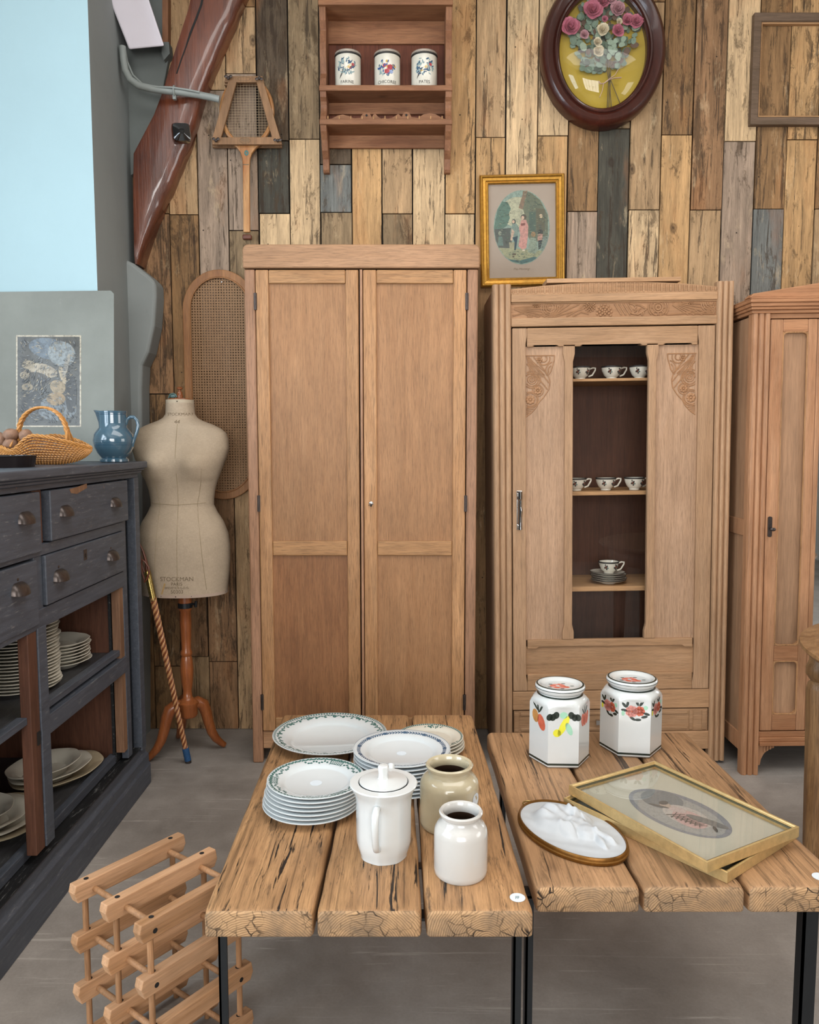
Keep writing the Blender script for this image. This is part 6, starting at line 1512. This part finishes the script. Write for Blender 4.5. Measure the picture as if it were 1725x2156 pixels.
# ------------------------------------------------------------ stoneware jars
def jar(name, px, py, R_, rim, h, mat, label, neck):
    c = P(px, py, Z=ZT); t = thing(name, label, 'jar', (c.x, c.y, ZT+.0003))
    n1 = h-neck
    mb = MB(); mb.lathe([(0, 0), (R_*.93, 0), (R_*.985, .004), (R_, .012), (R_, n1-.022), (R_*.97, n1-.012), (R_*.86, n1-.002), (rim*.96, n1+.004), (rim*.93, n1+.010), (rim*.96, h-.012), (rim*1.06, h-.008), (rim*1.08, h-.003), (rim*1.02, h), (rim*.90, h-.002), (rim*.84, h-.008), (rim*.82, n1+.004), (R_*.9, n1-.02), (R_*.92, .012), (0, .010)], 64, cap=False)
    mb.m = [0]*len(mb.f)
    for i, f in enumerate(mb.f):
        if i//64 >= 15: mb.m[i] = 1
    build('body', mb, [mat, M['jarin']], t, smooth=True)
    mb = MB(); mb.lathe([(0, h*.62), (R_*.88, h*.62)], 40, cap=False); mb.lathe([(R_*.88, h*.62), (R_*.88, h*.62-.002)], 40, cap=False); build('contents', mb, M['jarin'], t); return t
j1 = jar('stoneware_jar', 946, 1734, .0655, .049, .140, M['beige'], 'large crackled beige stoneware jar with dark inside, behind the small white jar', .026)
mb = MB(); pts = [(-.0+x, z) for x, z in ((-.004, .132), (-.002, .118), (-.006, .1), (-.003, .08), (-.008, .06), (-.007, .04))]
def on(R0, x, z): a = atan2(-sqrt(max(0, R0*R0-x*x)), x); return (R0*cos(a), R0*sin(a), z)
mb.tube([on(.0660 if z < .098 else (.0475 if z > .12 else .058), x, z) for x, z in pts[2:]], .0004, 4); build('glaze_crack', mb, M['fadeink'], j1)
mb = MB(); mb.poly([on(.0662, .056+.012*cos(2*pi*i/20)*.6, .072+.014*sin(2*pi*i/20)) for i in range(20)]); build('price_label', mb, M['paper'], j1)
jar('stoneware_jar', 970, 1836, .0530, .040, .128, M['stonew'], 'smaller white stoneware jar at the front of the cracked-board table', .024)

# ------------------------------------------------------------ hexagonal floral canisters
cor = plain('coral_paint', '#c9634a', .25, .25, scale=90); pk = plain('pink_paint', '#d18a80', .25, .25, scale=90); ye = plain('yellow_paint', '#dbd63f', .25, .1); ye2 = plain('ochre_paint', '#b98347', .25, .3, scale=70); lg = plain('pale_green_paint', '#9ccab0', .25, .1); dg = plain('dark_green_paint', '#26302a', .25, .2)
def hexjar(px, py, R_, h, rot, label, kind):
    c = P(px, py, Z=ZT); t = thing('floral_canister', label, 'canister', (c.x, c.y, ZT+.0003), rot=(0, 0, rot))
    def fn(a, z):
        t_ = (a % (pi/3))-pi/6; hexr = cos(pi/6)/cos(t_); k = min(1, max(0, (h*.83-z)/(.016))); return hexr*k+(1-k)*.93
    prof = [(0, 0), (R_*.94, 0), (R_, .004)]+[(R_, .004+(h*.755-.004)*i/3) for i in range(1, 4)]+[(R_, h*.775), (R_*.995, h*.795), (R_*.95, h*.825), (R_*.88, h*.85), (R_*.80, h*.868), (R_*.755, h*.88), (R_*.75, h*.90)]
    mb = MB(); mb.lathe(prof, 96, cap=False, fn=fn)
    mb.lathe([(R_*1.002, .0075), (R_*1.004, .009), (R_*1.004, .0115), (R_*1.002, .013)], 96, cap=False, m=1, fn=fn)
    mb.lathe([(R_*.815, h*.868), (R_*.79, h*.8745), (R_*.765, h*.8815)], 96, cap=False, m=1, fn=lambda a, z: fn(a, z)*1.006)
    # painting on the flats
    def onflat(k, u, v):  # k face index, u across, v height
        a = pi/6+k*pi/3; d = R_*cos(pi/6)*1.0035; return (d*cos(a)-u*sin(a), d*sin(a)+u*cos(a), v)
    rd = random.Random(int(px))
    def st(k, u, v, ru, rv, ang, m):
        u *= 1.4; v = (v-h*.63)*1.4+h*.63; ru *= 1.5; rv *= 1.5; mb.poly([onflat(k, u+rot2(ru*cos(2*pi*i/12), rv*sin(2*pi*i/12), ang)[0], v+rot2(ru*cos(2*pi*i/12), rv*sin(2*pi*i/12), ang)[1]) for i in range(12)], m)
    for k in range(6):
        v0 = h*.63
        if kind == 'fruit':
            q = (k+rdk[kind]) % 3
            if q == 0:
                st(k, -.010, v0-.004, .009, .012, .3, 5); st(k, .008, v0-.012, .010, .015, .5, 2)
                for a in (-.9, -.2, .6): st(k, .012*sin(a), v0+.014, .0022, .010, -a, 1)
            elif q == 1:
                st(k, 0, v0-.012, .006, .020, -.45, 4); st(k, .010, v0-.018, .005, .012, .4, 6); st(k, -.012, v0-.026, .007, .007, 0, 4); st(k, 0, v0+.008, .007, .006, 0, 6)
                for a in (-.020, -.014, -.026, .014, .020, .026): st(k, a, v0+.004+.004*(abs(a) < .018), .0055, .0065, a*20, 1)
            else:
                st(k, -.009, v0-.006, .008, .012, .2, 2); st(k, .002, v0-.007, .007, .012, 0, 2); st(k, .013, v0-.006, .006, .012, -.2, 2)
                for a in (-.7, 0, .7): st(k, .012*sin(a), v0+.010, .0018, .008, -a, 1)
        else:
            for cx, cz, rr, m in ((-.006, v0, .012, 3), (.009, v0+.001, .010, 2)):
                for i in range(7): aa = 2*pi*i/7; st(k, cx+rr*.55*cos(aa), cz+rr*.55*sin(aa), rr*.42, rr*.42, 0, m)
                st(k, cx, cz, rr*.25, rr*.25, 0, 2 if m == 3 else 3)
            for u, v, a in ((-.020, .012, .7), (-.014, .014, -.2), (.012, .016, -.6), (.004, .017, .4), (.022, -.004, 1.3), (.018, -.010, 1.8), (-.004, -.014, 1.0), (.006, -.016, 1.6), (-.020, .002, 1.4)): st(k, u, v0+v, .0025, .006, a, 1)
            st(k, .020, v0+.008, .004, .004, 0, 6); st(k, -.022, v0-.004, .003, .005, 0, 4 if k % 2 else 6)
    b = build('body', mb, [M['white_g'], dg, cor, pk, ye, ye2, lg], t, smooth=True)
    mb = MB(); q = R_; mb.lathe([(q*.70, h*.895), (q*.74, h*.90), (q*.80, h*.925), (q*.825, h*.945), (q*.83, h*.965), (q*.81, h*.985), (q*.76, h*.995), (q*.66, h*.99), (q*.58, h*.965), (q*.50, h*.955), (0, h*.955)], 64, cap=False)
    mb.lathe([(q*.79, h*.9905), (q*.765, h*.9965), (q*.735, h*.9965)], 64, cap=False, m=1); mb.lathe([(q*.832, h*.958), (q*.835, h*.962), (q*.832, h*.966)], 64, cap=False, m=1)
    for i in range(9): a = .7*i; mb.ball((.022*cos(a)*(.3 if i < 3 else .9), .014*sin(a), h*.9555), .009, .007, .0009, 10, 4, m=2+(i % 2))
    for i in range(5): a = 1.2*i; mb.ball((.032*cos(a), .022*sin(a), h*.9555), .006, .002, .0009, 8, 4, m=1)
    build('lid', mb, [M['white_g'], dg, cor, pk], t, smooth=True)
rdk = {'fruit': 0}
hexjar(1177, 1596, .080, .208, R(-2), 'hexagonal white canister painted with fruit and vegetables, at left on smoother table', 'fruit')
hexjar(1327, 1574, .0835, .203, R(-8), 'hexagonal white canister painted with coral flowers, at right behind gilt frames', 'flower')

# ------------------------------------------------------------ plaster relief in oval frame
cr = P(1203, 1745, Z=.462); rl = thing('plaster_relief', 'white plaster portrait relief in thin gilt oval frame lying on table', 'relief', (cr.x, cr.y, ZT+.0003), rot=(0, 0, R(29)))
ea, eb = .092, .142
def ring(prof, rx, ry, n=64, m=None):
    mb = MB(); k = len(prof); vs = [((rx+o_)*cos(2*pi*i/n), (ry+o_)*sin(2*pi*i/n), z) for i in range(n) for o_, z in prof]
    mb.add(vs, [(i*k+j, i*k+(j+1) % k, ((i+1) % n)*k+(j+1) % k, ((i+1) % n)*k+j) for i in range(n) for j in range(k)]); return mb
build('frame', ring([(-.004, .001), (-.004, .013), (-.003, .016), (-.001, .0165), (.001, .014), (.001, .009), (.003, .007), (.003, .003), (.001, 0)], ea, eb), M['gold_d'], rl, smooth=True)
mb = MB(); NR, NA = 62, 150
SEG = []
def gs(x, y, cx, cy, sx_, sy_, a=0): u, v = rot2(x-cx, y-cy, -a); return exp(-(u/sx_)**2-(v/sy_)**2)
def plateau(x, y, cx, cy, rx, ry, a=0, s=.18):
    u, v = rot2(x-cx, y-cy, -a); d = sqrt((u/rx)**2+(v/ry)**2); return 1/(1+exp((d-1)/s*2))
def hgt(x, y):
    z = .0
    # head in profile lying along the oval, cap at the upper left, chin towards the right
    h1 = .020*plateau(x, y, -.006, .030, .046, .060, .15); h2 = .016*plateau(x, y, .012, -.030, .024, .030, -.2)
    z = max(z, h1*1.0, h2)
    z += .008*gs(x, y, -.004, .060, .030, .022); z += .010*plateau(x, y, .040, .030, .016, .022, .5, .15)+.006*plateau(x, y, .052, .012, .012, .02, -.4, .15)
    z += .005*gs(x, y, .022, .028, .006, .012, .3)-.006*gs(x, y, .014, .018, .006, .007)-.004*gs(x, y, -.004, .004, .016, .004, .3)+.005*gs(x, y, -.026, .004, .012, .006, .4)
    z += .006*plateau(x, y, -.024, -.020, .013, .020, .3, .2)-.004*gs(x, y, -.010, -.016, .004, .02)+.0035*sin(230*x+40*y)*gs(x, y, -.01, .06, .045, .03)+.003*sin(260*y-120*x)*gs(x, y, .03, .02, .03, .03)
    z += .013*plateau(x, y, .030, -.072, .008, .024, .25, .25)+.010*plateau(x, y, .012, -.080, .006, .022, -.25, .25)+.002*sin(150*x)*sin(140*y)*gs(x, y, 0, 0, .07, .1)
    return z
vs = [(0, 0, .012+hgt(0, 0))]
for j in range(1, NR+1):
    for i in range(NA): a = 2*pi*i/NA; q = j/NR; x, y = (ea-.0035)*q*cos(a), (eb-.0035)*q*sin(a); vs.append((x, y, .012+1.05*hgt(x, y)*min(1, (1-q)*14)))
mb.add(vs, [(0, 1+i, 1+(i+1) % NA) for i in range(NA)]+[(1+(j-1)*NA+i, 1+j*NA+i, 1+j*NA+(i+1) % NA, 1+(j-1)*NA+(i+1) % NA) for j in range(1, NR) for i in range(NA)])
build('plaster_portrait', mb, plain('plaster_white', '#b4b7ba', .7, .05, scale=30), rl, smooth=True)
mb = MB(); mb.lathe([(1, 0), (1, .002)], 64, sx=ea-.004, sy=eb-.004); build('backing', mb, M['gold_d'], rl)
mb = MB(); mb.tube([(.012*cos(2*pi*i/16), eb+.013+.008*sin(2*pi*i/16), .006) for i in range(16)], .0018, 6, closed=True); build('hanging_ring', mb, M['brass'], rl, smooth=True)

# ------------------------------------------------------------ two gilt frames lying on the table
def lying_frame(corner, dirv, L_, Wd_, z, th_, label, detail, tilt=(0, 0)):
    """corner: nearest-left corner; dirv: unit vector along the long side"""
    n_ = Vector((-dirv.y, dirv.x, 0)); c = corner+dirv*L_/2+n_*Wd_/2; ang = atan2(dirv.y, dirv.x)
    t = thing('gilt_frame', label, 'picture', (c.x, c.y, z), rot=(tilt[0], tilt[1], ang)); hw_, hh_ = L_/2, Wd_/2
    f = frame_mb(-hw_, hw_, -hh_, hh_, [(0, 0), (0, -th_), (.003, -th_-.001), (.005, -th_), (.0065, -th_+.003), (.009, -th_+.003), (.0095, -th_+.006), (.0095, 0)]); f.xf(lambda x, y, q: (x, q, -y))
    build('frame', f, M['gold_p'], t, bevel=.0006)
    f = frame_mb(-hw_+.0095, hw_-.0095, -hh_+.0095, hh_-.0095, [(0, -th_+.008), (0, -th_+.004), (.0025, -th_+.005), (.0035, -th_+.008)]); f.xf(lambda x, y, q: (x, q, -y))
    mb = f; build('slip', mb, plain('dark_slip', '#4f4a33', .4, .4, .3, scale=200), t)
    mb = MB(); mb.box(-hw_+.009, hw_-.009, -hh_+.009, hh_-.009, .003, .006); pap = build('paper', mb, plain('cream_paper', '#a8a493', .7, .05), t)
    mb = MB(); mb.box(-hw_+.0095, hw_-.0095, -hh_+.0095, hh_-.0095, th_-.0075, th_-.0065); build('glass_pane', mb, M['glass'], t)
    if detail:
        mb = MB(); zz = [.0062]
        def ik2(pts, col): mb.cc = hx(col); mb.poly([(x*1.3, y*1.3, zz[0]) for x, y in pts]); zz[0] += .00008
        def e2(cx, cy, rx, ry, ang=0, n=28): return [(cx+rot2(rx*cos(2*pi*i/n), ry*sin(2*pi*i/n), ang)[0], cy+rot2(rx*cos(2*pi*i/n), ry*sin(2*pi*i/n), ang)[1]) for i in range(n)]
        SC_ = 1.3
        ik2(e2(.002, 0, .098, .060, 0, 48), '#77787a'); ik2(e2(.002, -.002, .090, .050), '#8c8b85'); ik2(e2(-.045, .012, .038, .034), '#6f716f')
        ik2(e2(.020, .000, .045, .030), '#a39c93')
        ik2(e2(.030, -.004, .034, .024, -.2), '#ab8f88'); ik2(e2(.050, .014, .036, .010, .3), '#6b6964'); ik2(e2(-.006, .004, .018, .010, .3), '#a89890'); ik2(e2(-.026, .000, .010, .009), '#9e8f80'); ik2(e2(-.034, .004, .007, .009), '#55524d'); ik2(e2(-.03, -.012, .018, .003, .5), '#5c5a55'); ik2(e2(.075, .004, .010, .003, -.6), '#3f3e3b')
        for k in range(7):
            ik2([(-.002+.008*k, -.026+.002*k), (.0005+.008*k, -.026+.002*k), (.016+.008*k, .002), (.0145+.008*k, .002)], '#55524c'); ik2([(.002+.008*k, -.004), (.0035+.008*k, -.004), (.012+.008*k, -.026+.002*k), (.0105+.008*k, -.027+.002*k)], '#55524c')
        build('oval_engraving', mb, attr_mat('soft_engraving', .7, .45, 150, '#4b4b49'), pap, cols=True)
    return t
c1 = P(1187, 1682, Z=.47); c2_ = P(1532, 1840, Z=.47); d_ = (c2_-c1).normalized()
lying_frame(c1, d_, (c2_-c1).length, .285, ZT+.0004, .022, 'lower gilt frame mostly hidden beneath the crinoline print', False)
c1 = P(1198, 1655, Z=.494); c2_ = P(1490, 1819, Z=.494); d_ = (c2_-c1).normalized()
lying_frame(c1, d_, (c2_-c1).length, .283, ZT+.0250, .022, 'gilt glazed print of woman in wide skirt, lying on another frame', True)

# ------------------------------------------------------------ wine rack
n0 = P(150, 1885, Z=.37); f0 = P(385, 1770, Z=.37); d1 = Vector((f0.x-n0.x, f0.y-n0.y, 0)); Lb = d1.length; d1.normalize(); d2 = Vector((d1.y, -d1.x, 0))
wr_ = thing('wine_rack', 'pine and dowel wine rack tilted away under the low table, on floor', 'wine rack', (n0.x, n0.y, 0), rot=(0, 0, atan2(d1.y, d1.x)))
SP, SZ = .112, .1105; zr = [.371-SZ*k for k in range(4)]
for r0 in range(4):
    for c0 in range(3):
        y = -c0*SP; z = zr[r0]; mb = MB(); hw_, hh_ = .0115, .0195; ch = .010
        mb.prism([(0.008, z-hh_), (Lb-.008, z-hh_), (Lb, z-hh_+ch*1.6), (Lb-.004, z+hh_), (.004, z+hh_), (0, z+hh_-ch*1.6)], 'y', y-hw_, y+hw_)
        bar = build('rail', mb, M['wine_x'] if 'wine_x' in M else wood('rack_rail', '#bf9673', '#a2764f', 'x', .6, 1.1, pore=.15), wr_, bevel=.002)
        M['wine_x'] = bar.data.materials[0]
        for x in (.034, Lb-.034):
            if c0 in (0, 2):
                mb = MB(); s_ = 1 if c0 == 0 else -1; mb.tube([(x, y+s_*(hw_+.0004), z-.004), (x, y+s_*(hw_-.004), z-.004)], .0052, 12); build('hole', mb, M['dark'], bar)
            mb = MB(); mb.tube([(x, y-.0, z+hh_-.003), (x, y, z+hh_+.0005)], .0052, 12); build('hole', mb, M['dark'], bar)
for r0 in range(4):
    for c0 in range(2):
        for x in (.046, Lb-.046): mb = MB(); mb.tube([(x, -c0*SP-.010, zr[r0]-.004), (x, -(c0+1)*SP+.010, zr[r0]-.004)], .0062, 12); build('dowel', mb, M['dowel'], wr_, smooth=True)
for c0 in range(3):
    for r0 in range(4):
        for x in (.030, Lb-.030):
            z1_, z0_ = zr[r0]-.018, (zr[r0+1]+.018 if r0 < 3 else .0)
            mb = MB(); mb.tube([(x, -c0*SP, z0_), (x, -c0*SP, z1_)], .0062, 12); build('dowel', mb, M['dowel'], wr_, smooth=True)

# ------------------------------------------------------------ old round table at the right edge
rtx, rty, rr_ = 1.545, 1.96, .5
ot = thing('round_table', 'old round oak table with carved apron at the right edge', 'table', (rtx, rty, 0))
mb = MB(); mb.lathe([(0, .722), (.44, .722), (.475, .724), (.488, .730), (.494, .737), (.5, .742), (.498, .750), (.488, .753), (.47, .754), (.465, .7575), (.45, .759), (0, .759)], 72, cap=False); build('tabletop', mb, M['oldtable'], ot, smooth=True)
mb = MB(); mb.lathe([(.435, .722), (.445, .71), (.445, .66), (.437, .652), (.425, .645), (.41, .645), (.41, .722)], 64, cap=False); build('apron', mb, M['oldtable'], ot, smooth=True)
for k, a in enumerate([R(137.8)+pi/2*i for i in range(4)]):
    x, y = .452*cos(a), .452*sin(a); mb = MB()
    mb.lathe([(.020, 0), (.026, .02), (.024, .05), (.030, .10), (.038, .50), (.040, .575), (.036, .59), (.028, .60), (.036, .61), (.042, .62), (.042, .64), (.034, .66), (.034, .721)], 40, (x, y, 0), fn=lambda a_, z: 1-.06*(.5+.5*cos(10*a_)) if .09 < z < .58 else 1)
    build('leg', mb, M['oldtable'], ot, smooth=True)

# ------------------------------------------------------------ cupboard behind the camera, seen mirrored in the armoire glass
cb_ = thing('kitchen_cupboard', 'brown oak cupboard with drawers seen reflected in the armoire glass', 'cupboard', (2.35, -2.45, 0)); W = cb_.location
mb = MB(); mb.box(1.65, 3.05, -2.8, -2.2, .08, .82); mb.box(1.7, 3.0, -2.8, -2.35, .82, 2.15); mb.box(1.63, 3.07, -2.82, -2.18, .82, .85); mb.box(1.66, 3.04, -2.82, -2.31, 2.15, 2.2); mb.box(1.65, 3.05, -2.75, -2.25, 0, .08); build('body', mb, M['rack_v'], cb_, world=W, bevel=.004)
for k in range(3):
    x0 = 1.72+k*.43; mb = MB(); mb.box(x0, x0+.41, -2.35, -2.33, 1.16, 2.12); d = build('door', mb, M['rack'], cb_, world=W, bevel=.004); mb = MB(); mb.box(x0+.06, x0+.35, -2.331, -2.326, 1.24, 2.05); build('panel', mb, M['rack_v'], d, world=W)
    mb = MB(); mb.box(x0+.02, x0+.04, -2.33, -2.31, 1.5, 1.62); build('handle', mb, M['iron'], d, world=W)
    for z in (.87, 1.01):
        mb = MB(); mb.box(x0, x0+.41, -2.35, -2.33, z, z+.12); d = build('drawer', mb, M['rack'], cb_, world=W, bevel=.004); mb = MB(); mb.tube([(x0+.16, -2.33, z+.06), (x0+.18, -2.312, z+.05), (x0+.23, -2.312, z+.05), (x0+.25, -2.33, z+.06)], .006, 8); build('handle', mb, M['iron'], d, world=W)
    mb = MB(); mb.box(x0, x0+.41, -2.2, -2.18, .12, .78); d = build('door', mb, M['rack'], cb_, world=W, bevel=.004)
